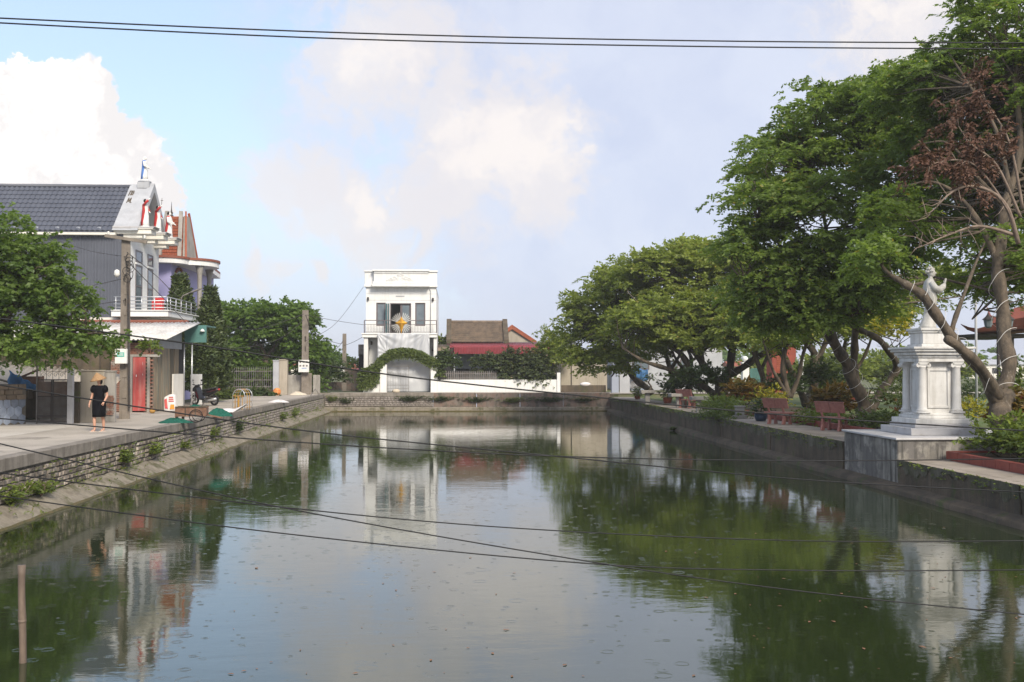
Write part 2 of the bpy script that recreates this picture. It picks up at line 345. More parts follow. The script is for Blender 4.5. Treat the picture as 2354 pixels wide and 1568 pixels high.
def smooth_path(pts, sub=5):
    P = [np.array(p, float) for p in pts]; out = []
    for i in range(len(P) - 1):
        p0, p1, p2, p3 = P[max(i - 1, 0)], P[i], P[i + 1], P[min(i + 2, len(P) - 1)]
        for k in range(sub):
            t = k / sub; out.append(.5 * ((2 * p1) + (-p0 + p2) * t + (2 * p0 - 5 * p1 + 4 * p2 - p3) * t * t + (-p0 + 3 * p1 - 3 * p2 + p3) * t ** 3))
    out.append(P[-1]); return out
# ------------------------------------------------------------------ foliage
def unit(a): return a / np.maximum(np.linalg.norm(a, axis=-1, keepdims=True), 1e-9)
def leaf_mesh(name, Pts, Dirs, m, parent, K=10, slen=.35, ll=.14, lw=.05, droop=.35, up=.6, tint=None, kind='stuff', jit=.5):
    """every sprig is a short stem carrying K separate leaves in two rows"""
    n = len(Pts); off = np.array(wloc(parent)); Pts = np.asarray(Pts) - off; D = unit(np.asarray(Dirs))
    k = np.arange(K); t = ((k // 2) + .6) / max(1, (K + 1) // 2); sgn = np.where(k % 2 == 0, 1, -1)
    z = np.array([0, 0, 1.0]); side = unit(np.cross(D, z) + rng.normal(0, .15, (n, 3)))
    L_ = slen * rng.uniform(.65, 1.25, (n, 1, 1))
    C = Pts[:, None, :] + D[:, None, :] * L_ * t[None, :, None]; C[..., 2] -= droop * slen * (t ** 2)[None, :]
    ld = D[:, None, :] * .55 + side[:, None, :] * sgn[None, :, None] + rng.normal(0, jit * .5, (n, K, 3)); ld[..., 2] -= droop * .7; ld = unit(ld)
    nr = unit(rng.normal(0, jit, (n, K, 3)) + z * up + D[:, None, :] * .3); wv = unit(np.cross(ld, nr)); nn = np.cross(wv, ld)
    l = ll * rng.uniform(.65, 1.25, (n, K, 1)); ww = lw * rng.uniform(.7, 1.2, (n, K, 1))
    a = C; b = C + ld * l * .45 + wv * ww + nn * ww * .25; c = C + ld * l; d = C + ld * l * .45 - wv * ww + nn * ww * .25
    V = np.stack([a, b, c, d], 2).reshape(-1, 3); nf = n * K
    me = bpy.data.meshes.new(name); me.vertices.add(nf * 4); me.vertices.foreach_set('co', V.astype(np.float32).ravel())
    me.loops.add(nf * 4); me.loops.foreach_set('vertex_index', np.arange(nf * 4, dtype=np.int32))
    me.polygons.add(nf); me.polygons.foreach_set('loop_start', np.arange(0, nf * 4, 4, dtype=np.int32)); me.polygons.foreach_set('loop_total', np.full(nf, 4, np.int32))
    me.update(calc_edges=True)
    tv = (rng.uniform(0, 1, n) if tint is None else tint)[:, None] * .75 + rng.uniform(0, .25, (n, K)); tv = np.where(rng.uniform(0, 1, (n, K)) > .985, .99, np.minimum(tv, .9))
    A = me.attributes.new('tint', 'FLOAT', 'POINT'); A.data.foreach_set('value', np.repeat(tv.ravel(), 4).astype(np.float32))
    me.materials.append(M[m]); o = bpy.data.objects.new(name, me); COL.objects.link(o)
    if parent: o.parent = parent
    if kind: o['kind'] = kind
    return o
def clumps_of(bl, per_m2=1.0, low=.25):
    """cluster centres over the blobs: mostly near the outside, fewer underneath"""
    out = []
    for (c, r) in bl:
        c = np.array(c); r = np.array(r); area = 4 * math.pi * ((r[0] * r[1]) ** 1.6 / 3 + 2 * (r[0] * r[2]) ** 1.6 / 3) ** (1 / 1.6)
        k = max(3, int(area * per_m2)); d = unit(rng.normal(0, 1, (k * 2, 3)))
        keep = (d[:, 2] > -.15) | (rng.uniform(0, 1, k * 2) < low); d = d[keep][:k]
        rad = np.where(rng.uniform(0, 1, (len(d), 1)) < .16, rng.uniform(1.03, 1.28, (len(d), 1)), rng.uniform(.62, 1.03, (len(d), 1))); p = c + d * r * rad
        out += [(p[i], d[i]) for i in range(len(d))]
    return out
def clump_sprigs(cl, size=.55, n=14, flat=.5):
    P = []; D = []; Tn = []
    for (p, d) in cl:
        s = size * rng.uniform(.5, 1.55); q = unit(rng.normal(0, 1, (n, 3))); q[:, 2] = (np.abs(q[:, 2]) * .9 - .15) if flat < .7 else q[:, 2]
        P.append(p + q * np.array([s, s, s * flat]) * rng.uniform(.35, 1, (n, 1))); D.append(unit(q * np.array([1, 1, .55]) + d * .4 + rng.normal(0, .2, (n, 3))))
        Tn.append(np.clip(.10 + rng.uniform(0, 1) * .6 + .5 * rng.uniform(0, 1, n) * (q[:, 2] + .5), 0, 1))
    return np.concatenate(P), np.concatenate(D), np.concatenate(Tn)
def limbs_mesh(limbs, n=9):
    mb = MB(); samples = []
    for lm in limbs:
        pth = smooth_path([(*at(u, v, Y), r) for (u, v, Y, r) in lm], 5); ph = random.random() * 6
        pts = []; rr = []
        for i, p in enumerate(pth):
            wob = .25 * p[3]; pts.append(Vector((p[0] + wob * math.sin(i * .9 + ph), p[1] + wob * math.cos(i * .8 + ph), p[2]))); rr.append(max(.012, .84 * p[3] * (1 + .14 * math.sin(i * 1.7 + ph))))
        mb.tube(pts, rr, n); samples += [(np.array(q), r) for q, r in zip(pts, rr)]
    return mb, samples
def twigs_mesh(cl, samples, frac=1.0, r0=.035):
    mb = MB(); S = np.array([s[0] for s in samples]); 
    for (p, d) in cl:
        if random.random() > frac: continue
        dd = np.linalg.norm(S - p, axis=1) + np.maximum(0, S[:, 2] - p[2] + .2) * 2 + rng.uniform(0, .5, len(S)); q = S[int(np.argmin(dd))]
        mid = (p + q) / 2 + rng.normal(0, .12, 3) * np.linalg.norm(p - q); mid2 = p * .75 + q * .25 + rng.normal(0, .05, 3)
        ln = np.linalg.norm(p - q); k = min(1.6, .5 + ln * .3)
        mb.tube([q, (q + mid) / 2, mid, mid2, p], [r0 * k, r0 * k * .85, r0 * k * .65, r0 * k * .45, r0 * .2], 5, False)
    return mb
def tree(name, label, limbs, bl, leaf, cat='tree', group=None, per_m2=1.1, size=.6, ns=14, K=10, slen=.4, ll=.15, lw=.05, droop=.35, bark='bark', r0=.035, low=.25, twfrac=.8, flat=.5):
    base = at(*limbs[0][0][:3]); t = thing(name, label, cat, base, group)
    mb, S = limbs_mesh(limbs); build('trunk', mb, bark, t, True)
    bl = [(tuple(at(u, v, Y)), (rx, ry, rz)) for (u, v, Y, rx, ry, rz) in bl]
    cl = clumps_of(bl, per_m2, low); P, D, Tn = clump_sprigs(cl, size, ns, flat)
    build('branches', twigs_mesh(cl, S, twfrac, r0), bark, t, True, kind='stuff')
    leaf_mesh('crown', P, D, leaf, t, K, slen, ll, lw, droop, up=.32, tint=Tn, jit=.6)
    return t
def shrub(name, label, c, r, leaf, n=90, cat='shrub', group=None, K=8, slen=.2, ll=.1, lw=.035, droop=.2, stems=5, up=.5):
    c = np.array(c); t = thing(name, label, cat, (c[0], c[1], c[2] - r[2]), group)
    d = unit(rng.normal(0, 1, (n, 3))); d[:, 2] = np.abs(d[:, 2]) * 1.2 - .45; d = unit(d)
    P = c + d * np.array(r) * rng.uniform(.35, 1.0, (n, 1)) * (1 + .22 * np.sin(d[:, :1] * 7 + d[:, 1:2] * 5))
    D = unit(d + rng.normal(0, .35, (n, 3)) + np.array([0, 0, .45]))
    mb = MB()
    for i in range(stems):
        q = P[i % n]; b0 = Vector((c[0] + rng.uniform(-.3, .3) * r[0], c[1] + rng.uniform(-.3, .3) * r[1], c[2] - r[2])); mb.tube([b0, (b0 + Vector(q)) / 2 + Vector(rng.normal(0, .05, 3)), q], [.02, .015, .006], 5)
    build('stems', mb, 'bark_dark', t, True); leaf_mesh('foliage', P, D, leaf, t, K, slen, ll, lw, droop, up=up)
    return t
M['deadleaf'] = mat('dead_leaf', (.26, .13, .07), (.16, .09, .05), 9, .8)
# ================================================================== the setting
ZW = -1.23                               # water level; the road is z = 0
XL, XR, YF = -9.2, 11.1, 76.0            # road edge, garden path edge, far wall
g = MB()
g.add([(-420, -60, -.03), (XL - .35, -60, -.03), (XL - .35, 600, -.03), (-420, 600, -.03)], [(0, 1, 2, 3)])
g.add([(XL - .35, YF + .35, -.03), (XR + .35, YF + .35, -.03), (XR + .35, 600, -.03), (XL - .35, 600, -.03)], [(0, 1, 2, 3)])
g.add([(XR + .35, -60, -.48), (420, -60, -.48), (420, 26.4, -.48), (XR + .35, 26.4, -.48)], [(0, 1, 2, 3)])
g.add([(XR + .35, 26.4, -.29), (420, 26.4, -.29), (420, YF, -.29), (XR + .35, YF, -.29)], [(0, 1, 2, 3)])
g.add([(XR + .35, YF, -.29), (420, YF, -.29), (420, YF + .4, -.03), (XR + .35, YF + .4, -.03)], [(0, 1, 2, 3)])
g.add([(XR + .35, YF + .4, -.03), (420, YF + .4, -.03), (420, 600, -.03), (XR + .35, 600, -.03)], [(0, 1, 2, 3)])
g.add([(XL - .35, -60, -.03), (XR + .35, -60, -.03), (XR + .35, 1.0, -.03), (XL - .35, 1.0, -.03)], [(0, 1, 2, 3)])
g.add([(XL - .35, 1.0, -.03), (XR + .35, 1.0, -.03), (XR + .35, 1.6, -1.6), (XL - .35, 1.6, -1.6)], [(0, 1, 2, 3)])
struct('ground', g, 'ground')
rd = MB()
def roadedge(y): return -14.6 + .9 * math.sin(y * .23) * .3 - (1.4 if y < 40 else 0) + (1.2 if y > 60 else 0)
ys = [-5 + i * 2.05 for i in range(42)]
for a, b in zip(ys[:-1], ys[1:]):
    rd.add([(roadedge(a), a, .0), (XL - .1, a, .0), (XL - .1, b, .0), (roadedge(b), b, .0)], [(0, 1, 2, 3)])
rd.add([(XL - .1, YF + .3, .0), (60, YF + .3, .0), (60, 81.1, .0), (XL - .1, 81.1, .0)], [(0, 1, 2, 3)])
struct('road', rd, 'road')
jn = MB()
for i, yj in enumerate([y_ * 4.6 + 3 for y_ in range(16)]): jn.add([(roadedge(yj) + .4, yj, .0035), (XL - .37, yj + .1, .0035), (XL - .37, yj + .125, .0035), (roadedge(yj) + .4, yj + .025, .0035)], [(0, 1, 2, 3)])
for yj in (9, 21, 26, 33.5, 41, 50, 58):     # cracks that wander across the slabs
    pts = [(-9.6 - k * .32, yj + .5 * math.sin(k * 1.3 + yj) + random.uniform(-.15, .15) + k * .1) for k in range(12)]
    for (a, b_) in zip(pts[:-1], pts[1:]): jn.add([(a[0], a[1], .0045), (b_[0], b_[1], .0045), (b_[0], b_[1] + .018, .0045), (a[0], a[1] + .018, .0045)], [(0, 1, 2, 3)])
struct('road_joints', jn, 'mortar')
ap = MB()                                # paler concrete apron in front of the yard gate
ap.add([(-19, 20, .004), (-12.4, 20, .004), (-12.1, 30, .004), (-12.0, 36.0, .004), (-13.0, 37.5, .004), (-19, 38, .004)], [tuple(range(6))])
struct('pavement_apron', ap, mat('apron_concrete', (.50, .46, .40), (.42, .38, .33), .8, .85, .2, 40, fine=.2))
lw_ = MB(); lw_.add([(XR + 2.6, 30, -.284), (120, 30, -.284), (120, 95, -.284), (XR + 2.6, 75, -.284)], [(0, 1, 2, 3)])
struct('garden_lawn', lw_, 'lawn')
# --- water
wm = bpy.data.materials.new('pond_water'); wm.use_nodes = True; t = wm.node_tree; b = t.nodes['Principled BSDF']
pos = nd(t, 'ShaderNodeNewGeometry').outputs['Position']
nz = noise(pos, .35, 3, .5, t)
t.links.new(mixc(nz.outputs[0], (.015, .024, .008), (.024, .034, .012), t), b.inputs['Base Color'])
b.inputs['Roughness'].default_value = .035; b.inputs['IOR'].default_value = 1.9; b.inputs['Specular IOR Level'].default_value = .5
hs = None
def addh(x, k):
    global hs
    y = mth('MULTIPLY', x, k, tree=t); hs = y if hs is None else mth('ADD', hs, y, tree=t)
mp = nd(t, 'ShaderNodeMapping'); mp.inputs['Scale'].default_value = (.55, 1.0, 1); t.links.new(pos, mp.inputs[0])
addh(noise(mp.outputs[0], 1.1, 3, .5, t).outputs[0], .55); addh(noise(mp.outputs[0], 4.2, 4, .6, t).outputs[0], .24); addh(noise(mp.outputs[0], 15.0, 3, .6, t).outputs[0], .05)
calm = sstep(noise(pos, .16, 2, .5, t).outputs[0], .40, .62, t)      # gusts: calmer and rougher patches
hs = mth('MULTIPLY', hs, mth('MULTIPLY_ADD', calm, .55, .45, tree=t), tree=t)
for (sc, amp, wd, frq, thr) in ((.45, .025, .07, 34, .84), (1.1, .024, .035, 60, .78), (2.3, .045, .02, 110, .64), (4.2, .05, .014, 160, .62)):   # rain rings spreading from drops
    vo = nd(t, 'ShaderNodeTexVoronoi'); vo.voronoi_dimensions = '2D'; vo.inputs['Scale'].default_value = sc; vo.inputs['Randomness'].default_value = 1; t.links.new(pos, vo.inputs['Vector'])
    d = mth('DIVIDE', vo.outputs['Distance'], sc, tree=t); sp = nd(t, 'ShaderNodeSeparateColor'); t.links.new(vo.outputs['Color'], sp.inputs[0])
    r0 = mth('MULTIPLY', mth('MULTIPLY', sp.outputs[0], sp.outputs[0], tree=t), .30 / sc, tree=t)
    e = mth('DIVIDE', mth('SUBTRACT', d, r0, tree=t), wd, tree=t); env = mth('POWER', 2.718, mth('MULTIPLY', mth('MULTIPLY', e, e, tree=t), -1, tree=t), tree=t)
    rip = mth('MULTIPLY', mth('SINE', mth('MULTIPLY', d, frq * 2, tree=t), tree=t), env, tree=t)
    rip = mth('MULTIPLY', rip, mth('GREATER_THAN', sp.outputs[1], thr, tree=t), tree=t)
    rip = mth('MULTIPLY', rip, mth('MULTIPLY_ADD', sp.outputs[2], 1.1, .1, tree=t), tree=t)
    rip = mth('DIVIDE', rip, mth('ADD', .6, mth('MULTIPLY', r0, 3, tree=t), tree=t), tree=t)
    addh(rip, amp)
bp = nd(t, 'ShaderNodeBump'); bp.inputs['Strength'].default_value = .20; bp.inputs['Distance'].default_value = .045; t.links.new(hs, bp.inputs['Height']); t.links.new(bp.outputs[0], b.inputs['Normal'])
M['water'] = wm
wt = MB(); wt.add([(XL - .3, 1.0, ZW), (XR + .3, 1.0, ZW), (XR + .3, YF + .3, ZW), (XL - .3, YF + .3, ZW)], [(0, 1, 2, 3)])
struct('pond_water', wt, 'water')

# ================================================================== retaining walls of the pond
STONES = []
def stone_mesh(k):                       # a rough block, face towards +x, unit size
    r = random.Random(k); j = lambda a: r.uniform(-a, a); mb = MB()
    o = [(-.5, -.5), (.5, -.5), (.5, .5), (-.5, .5)]; i_ = [(x * .78 + j(.06), y * .72 + j(.07)) for x, y in o]
    vs = [(-1, y, z) for y, z in o] + [(0 + j(.1), y * .98, z * .96) for y, z in o] + [(1 + j(.25), y, z) for y, z in i_]
    return mb.add(vs, [(0, 1, 5, 4), (1, 2, 6, 5), (2, 3, 7, 6), (3, 0, 4, 7), (4, 5, 9, 8), (5, 6, 10, 9), (6, 7, 11, 10), (7, 4, 8, 11), (8, 9, 10, 11)])
wl = thing('retaining_wall', 'long stone block retaining wall along the road on the left bank', 'wall', (XL, 45, ZW))
mb = MB(); mb.box(XL - .33, XL - .055, 1.2, YF, ZW - .3, -.25); build('backing', mb, 'mortar', wl)
cp = [MB() for _ in range(1)][0]
y = 4.0; first = True
while y < YF:                            # coping cast in lengths, each a little out of line
    y2 = min(y + random.uniform(2.6, 3.4), YF); d = random.uniform(-.012, .012)
    c_ = MB(); c_.box(XL - .36, XL + .012 + d, y + .006, y2 - .006, -.255, .012 + d * .5); build('coping', c_, 'coping', wl, mods=.015); y = y2
ft = MB(); ft.grid(lambda a, b_: (XL - .02 + (.64 + .02 * math.sin(a * 130) + .015 * math.sin(a * 411)) * b_, 3 + a * (YF - 3), -.93 - .33 * b_ + .018 * math.sin(a * 300 + b_ * 5)), 240, 3)
build('footing', ft, 'footing', wl, True)
al = MB(); al.grid(lambda a, b_: (XL + .60 + (.02 * math.sin(a * 130) + .015 * math.sin(a * 411)) + .05 * b_, 3 + a * (YF - 3), -1.185 - .07 * b_), 240, 1); build('algae_line', al, 'algae', wl, True)
protos = [build('stone', stone_mesh(k), 'stone', wl, raw=True) for k in range(5)]
for p in protos: STONES.append(p.data)
cells = []
for r_ in range(5):
    zc = -.30 - .125 * r_ - .0625; y = 20.3 + random.uniform(0, .2)
    while y < YF - .3:
        l = random.choice((.11, .16, .2, .26, .33)) * random.uniform(.9, 1.15)
        if random.random() > .06: cells.append((y + l / 2, zc + random.uniform(-.008, .008), l * random.uniform(.82, .95), .112 * random.uniform(.82, 1.0)))
        y += l
cells.sort(key=lambda c: c[0]); far_ = MB()
for i, (yy, zz, ly, lz) in enumerate(cells):
    dx = random.uniform(.022, .042)
    if i < 300:
        o = protos[i] if i < 5 else bpy.data.objects.new('stone', random.choice(STONES))
        if i >= 5: COL.objects.link(o); o.parent = wl
        o.location = Vector((XL - .035, yy, zz)) - wl.location; o.scale = (dx, ly, lz * random.uniform(.9, 1.04)); o.rotation_euler = (random.uniform(-.05, .05), 0, 0)
    else:
        s = stone_mesh(random.randrange(40)); far_.add([(XL - .035 + v[0] * dx, yy + v[1] * ly, zz + v[2] * lz) for v in s.v], s.f)
build('distant_stones', far_, mat('wall_stone_far', (.36, .32, .285), (.19, .165, .145), 4.5, .9, .6, 22, patch=((.50, .47, .43), 7, .6), fine=.4), wl, kind='stuff')
# --- far wall
wf = thing('retaining_wall', 'low retaining wall across the far end of the pond, half stone half weedy brick', 'wall', (0, YF, ZW))
XM = at(995, 930, YF).x
mb = MB(); mb.box(XL - .4, XM, YF + .04, YF + .35, ZW - .3, -.2); build('backing', mb, 'mortar', wf)
mb = MB(); mb.box(XL - .4, XM + .05, YF - .012, YF + .36, -.2, .085); build('coping', mb, 'coping', wf, mods=.015)
st = MB()
for r_ in range(5):
    x = XL + .02; z = -.27 - .13 * r_
    while x < XM - .1:
        l = random.uniform(.18, .34); s = stone_mesh(random.randrange(40)); st.add([(x + l / 2 + v[1] * l * .9, YF + .02 - v[0] * .035, z + v[2] * .105) for v in s.v], s.f); x += l
build('stones', st, bpy.data.materials['wall_stone_far'], wf, kind='stuff')
x = XM
while x < XR - .05:
    x2 = x + 3.1 if x + 3.6 < XR else XR + .02; mb = MB(); mb.box(x + .02, x2 - .02, YF + random.uniform(-.02, .01), YF + .34, ZW - .3, .07); build('brick_panel', mb, 'brickwall', wf, mods=.02); x = x2
ft = MB(); ft.box(XL, XR, YF - .42, YF + .05, ZW - .3, -.93); build('footing', ft, 'footing', wf, mods=.05)
al = MB(); al.box(XL, XR, YF - .435, YF - .40, ZW - .3, -1.17); build('algae_line', al, 'algae', wf)
# --- right wall: mossy cast panels with open joints, a lip just above the water
wr = thing('retaining_wall', 'dark mossy concrete retaining wall below the garden path on the right', 'wall', (XR, 45, ZW))
y = 30.0
for (y0, y1, top) in ((1.2, 26.3, -.44), (30.0, YF, -.24)):
    y = y0
    while y < y1 - .5:
        y2 = min(y + random.uniform(3.2, 4.4), y1); mb = MB(); d = random.uniform(-.015, .015)
        mb.box(XR + d, XR + .34, y + .02, y2 - .02, ZW - .3, top); build('panel', mb, 'conc_dark', wr, mods=.02)
        mo = MB(); mo.grid(lambda a, b_: (XR + d - .012 - .03 * abs(math.sin(a * 37 + b_ * 3)) * (1 - b_) - .01 * math.sin(a * 91), y + .02 + a * (y2 - y - .04), top + .012 - b_ * (.24 + .10 * math.sin(a * 5 + y) + .05 * math.sin(a * 23 + y * 3) + random.uniform(-.05, .05))), 40, 4)
        build('moss_band', mo, 'conc_moss', wr, True); y = y2
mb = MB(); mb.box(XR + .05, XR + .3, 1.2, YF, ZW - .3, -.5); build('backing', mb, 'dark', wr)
lp = MB(); lp.grid(lambda a, b_: [(XR + .03, 1.2 + a * (YF - 1.2), -1.02), (XR - .24 + .02 * math.sin(a * 210), 1.2 + a * (YF - 1.2), -1.10 + .01 * math.sin(a * 300)), (XR - .29 + .02 * math.sin(a * 210), 1.2 + a * (YF - 1.2), -1.13), (XR - .29 + .02 * math.sin(a * 210), 1.2 + a * (YF - 1.2), -1.5)][round(b_ * 3)], 160, 3)
build('lip', lp, 'conc_dark', wr, True)
mb = MB(); mb.box(XR - .02, XR + .6, YF - .02, YF + .5, ZW - .3, -.015); build('corner_block', mb, 'conc_dark', wr, mods=.02)
# --- garden path
pt = MB(); pt.add([(XR + .30, 30, -.234), (XR + 1.75, 30, -.234), (XR + 1.75, YF, -.234), (XR + .30, YF, -.234)], [(0, 1, 2, 3)])
pt.add([(XR + .30, 2, -.434), (XR + 1.3, 2, -.434), (XR + 1.3, 26.4, -.434), (XR + .30, 26.4, -.434)], [(0, 1, 2, 3)])
for (y0, y1, z) in ((30, YF, -.238), (2, 26.4, -.438)): pt.add([(XR - .005, y0, z), (XR + .31, y0, z), (XR + .31, y1, z), (XR - .005, y1, z)], [(0, 1, 2, 3)])
struct('garden_path', pt, 'path')
# ================================================================== weeds that root in the walls
def weed(label, p, h, n, leaf='leaf_weed', spread=.35, name='weed', K=7, along='y'):
    p = Vector(p); t = thing(name, label, 'weed', p, 'weeds growing on the pond walls'); mb = MB(); P = []; D = []
    for i in range(n):
        a = random.uniform(0, 6.28); rr = spread * random.random(); hh = h * random.uniform(.45, 1)
        tip = p + (Vector((abs(math.cos(a)) * rr * .45 + .02, math.sin(a) * rr, hh)) if along == 'y' else Vector((math.sin(a) * rr, -abs(math.cos(a)) * .25, hh * .7))); mid = p * .5 + tip * .5 + Vector((.03, 0, .04))
        if i % 3 == 0: mb.tube([p, mid, tip], [.008, .006, .003], 4)
        for k in (.35, .6, .85): q = p.lerp(tip, k); P.append(q); D.append((math.cos(a) * .8 + .2, math.sin(a), .5))
    build('stems', mb, 'bark_pale', t); leaf_mesh('foliage', np.array(P), np.array(D), leaf, t, K, .17, .095, .022, .3, up=.4)
    return t
GP = []; GD = []
for i in range(900):
    yy = 20 + 56 * rng.uniform(0, 1) ** 1.5; k = rng.uniform(0, 1)
    if math.sin(yy * 1.7) + math.sin(yy * .61 + 2) + rng.normal(0, .5) < .3: continue
    GP.append((XL + .03 + .6 * k ** 2, yy, -.93 - .3 * k ** 2)); GD.append((rng.normal(.2, .4), rng.normal(0, .5), 1))
for i in range(500):
    yy = 20 + 56 * rng.uniform(0, 1) ** 1.5; GP.append((XL + .02, yy, rng.uniform(-.9, -.26))); GD.append((.6, rng.normal(0, .6), .4))
for i in range(600):
    yy = rng.uniform(14, 75); tz = -.24 if yy > 30 else -.44
    if 26 < yy < 30.3: continue
    GP.append((XR - .03, yy, tz - .25 * rng.uniform(0, 1) ** 2)); GD.append((-.6, rng.normal(0, .6), .3))
o = leaf_mesh('wall_grass', np.array(GP), np.array(GD), 'leaf_weed', None, 5, .10, .085, .012, .1, up=.1); o['label'] = 'sparse dry grass and moss tufts along the pond walls'
for (u, v, h, n, sp, lf, lb) in (
    (30, 1195, .5, 26, .8, 'leaf_weed', 'dry yellowish weeds on the footing at the left picture edge'),
    (92, 1150, .45, 22, .7, 'leaf_weed', 'thin olive weeds rising from the footing near the left edge'),
    (285, 1070, .5, 26, .5, 'leaf_weed', 'reddish green weed on the stone wall, nearest the person in black'),
    (352, 1050, .5, 24, .45, 'leaf_lime', 'bright green weed on the stone wall, second from the person in black'),
    (422, 1033, .35, 14, .3, 'leaf_lime', 'small green sprig on the stone wall below the handcart'),
    (490, 1010, .5, 22, .5, 'leaf_lime', 'leafy light weed on the stone wall left of the dark climber'),
    (548, 995, .6, 34, .45, 'leaf_dark', 'dark green climber hanging on the stone wall below the hoop rack'),
    (648, 968, .55, 26, .7, 'leaf_weed', 'straggly yellow green weed on the wall right of the dark climber'),
    (675, 960, .6, 30, .7, 'leaf_lime', 'broad green weed on the stone wall before the far corner'),
    (762, 926, .9, 26, .7, 'leaf_weed', 'tall dry weed in the far left corner of the pond'),
    (795, 930, .8, 34, .8, 'leaf_dark', 'round dark weed beside the tall dry one in the far left corner'),
    (945, 925, .75, 90, 1.5, 'leaf_dark', 'green weed patch on the far wall where the stone ends'),
    (1015, 925, .7, 80, 1.5, 'leaf_dark', 'low weed patch on the far wall below the grey tarpaulin'),
    (1095, 927, .7, 90, 1.6, 'leaf_dark', 'weed patch on the far brick wall below the white fence'),
    (1180, 928, .7, 90, 1.7, 'leaf_weed', 'brownish weed patch on the far wall left of the leafy hedge'),
    (1262, 927, .75, 100, 1.8, 'leaf_dark', 'dark weed patch on the far wall below the leafy hedge'),
    (1345, 925, .6, 60, 1.4, 'leaf_dark', 'weed patch on the far wall below the beige building')):
    if v < 940: p = at(u, v, YF - .02); p.z = max(p.z, -.9)
    else:
        dd = ray(u, v); k = (XL + .05 - CAM.x) / dd.x; p = CAM + dd * k
        p.z = max(p.z, -1.0)
    weed(lb, p, h, n, lf, sp, along='x' if v < 940 else 'y')
o = weed('grass tuft on the water edge below the right wall', (XR - .45, 52, ZW), .18, 26, 'leaf_dark', .4)
# ================================================================== left bank buildings
def corr(mb, p0, du, dv, n, amp, nrm, seg=4, nv=1):   # corrugated sheet: n waves along du
    p0, du, dv, nrm = Vector(p0), Vector(du), Vector(dv), Vector(nrm).normalized()
    return mb.grid(lambda a, b: p0 + du * a + dv * b + nrm * (amp * math.sin(a * n * 2 * math.pi)), n * seg, nv)
# --- grey house: gable end to the road
HX, HY0, HY1, HZ, HR = -15.9, 52.0, 57.1, 8.45, 11.0
HYM = (HY0 + HY1) / 2
gh = thing('gable_house', 'tall house with dark grey tile-sheet roof, ribbed grey side wall and white gable front', 'house', (-18, HYM, 0))
mb = MB(); mb.box(-34, HX - .02, HY0 + .06, HY1, 0, HZ - .1); build('core_wall', mb, 'cream', gh)
mb = MB()
nr = 116; prof = []
for i in range(nr):
    x = -33.9 + i * .156; prof += [(x, 0), (x + .05, 0), (x + .07, -.035), (x + .10, -.035), (x + .12, 0)]
pv = []
for (x, d) in prof: pv.append((x, HY0 + d, .5)); pv.append((x, HY0 + d, HZ - .12))
mb.add(pv, [(2 * i, 2 * i + 2, 2 * i + 3, 2 * i + 1) for i in range(len(prof) - 1)]); build('side_cladding', mb, 'greywall', gh)
# roof
rf = MB(); rf.prism([(-34, HY0 - .25, HZ - .06), (-34, HYM, HR - .06), (-34, HY1 + .25, HZ - .06), (-34, HY1 + .25, HZ - .16), (-34, HYM, HR - .2), (-34, HY0 - .25, HZ - .16)], (34 + HX - .42, 0, 0))
roof = build('roof', rf, 'greysteel', gh)
sl_ = Vector((0, HYM - (HY0 - .25), HR - HZ)); L_s = sl_.length; sdir = sl_.normalized(); snrm = Vector((0, -sdir.z, sdir.y))
tw, tl, rows, cols = .245, L_s / 10, 10, 29
tmesh = MB()                              # one tile: a barrel and a pan with a stepped lower edge
for j in range(2):
    pass
nsg = 8
def tilep(a, b): 
    h = .030 * math.sin(a * 2 * math.pi - .6) + .034 * (1 - b); yl = b * tl * 1.02 - .018 * math.sin(a * 2 * math.pi - .6)
    q = Vector((a * tw, 0, 0)) + sdir * yl + snrm * (h + .012); return q
tmesh.grid(tilep, nsg, 2)
tmesh.add([tilep(a / nsg, 0) for a in range(nsg + 1)] + [tilep(a / nsg, 0) - snrm * .05 for a in range(nsg + 1)], [(i, nsg + 1 + i, nsg + 2 + i, i + 1) for i in range(nsg)])
t0 = build('tile', tmesh, 'greysteel', roof, True, raw=True); first = True
for r_ in range(rows):
    for c in range(cols):
        p = Vector((HX - .47 - (c + 1) * tw, HY0 - .27, HZ - .05)) + sdir * (r_ * tl)
        o = t0 if first else t0.copy()
        if not first: COL.objects.link(o)
        first = False; o.parent = roof; o.location = p - wloc(roof)
mb = MB(); mb.tube([(-34, HYM, HR + .0), (HX - .4, HYM, HR + .0)], .10, 8); build('ridge_cap', mb, 'greysteel', roof, True)
mb = MB(); mb.box(-34, HX - .3, HY0 - .30, HY0 - .02, HZ - .24, HZ - .13); build('eave_gutter', mb, 'cream', roof)
for i in range(9):
    mb = MB(); x = HX - 1.1 - i * .98; mb.obox((x, HY0 - .15, HZ + .11), (.16, .03, .07)); build('snow_guard', mb, 'silver', roof)
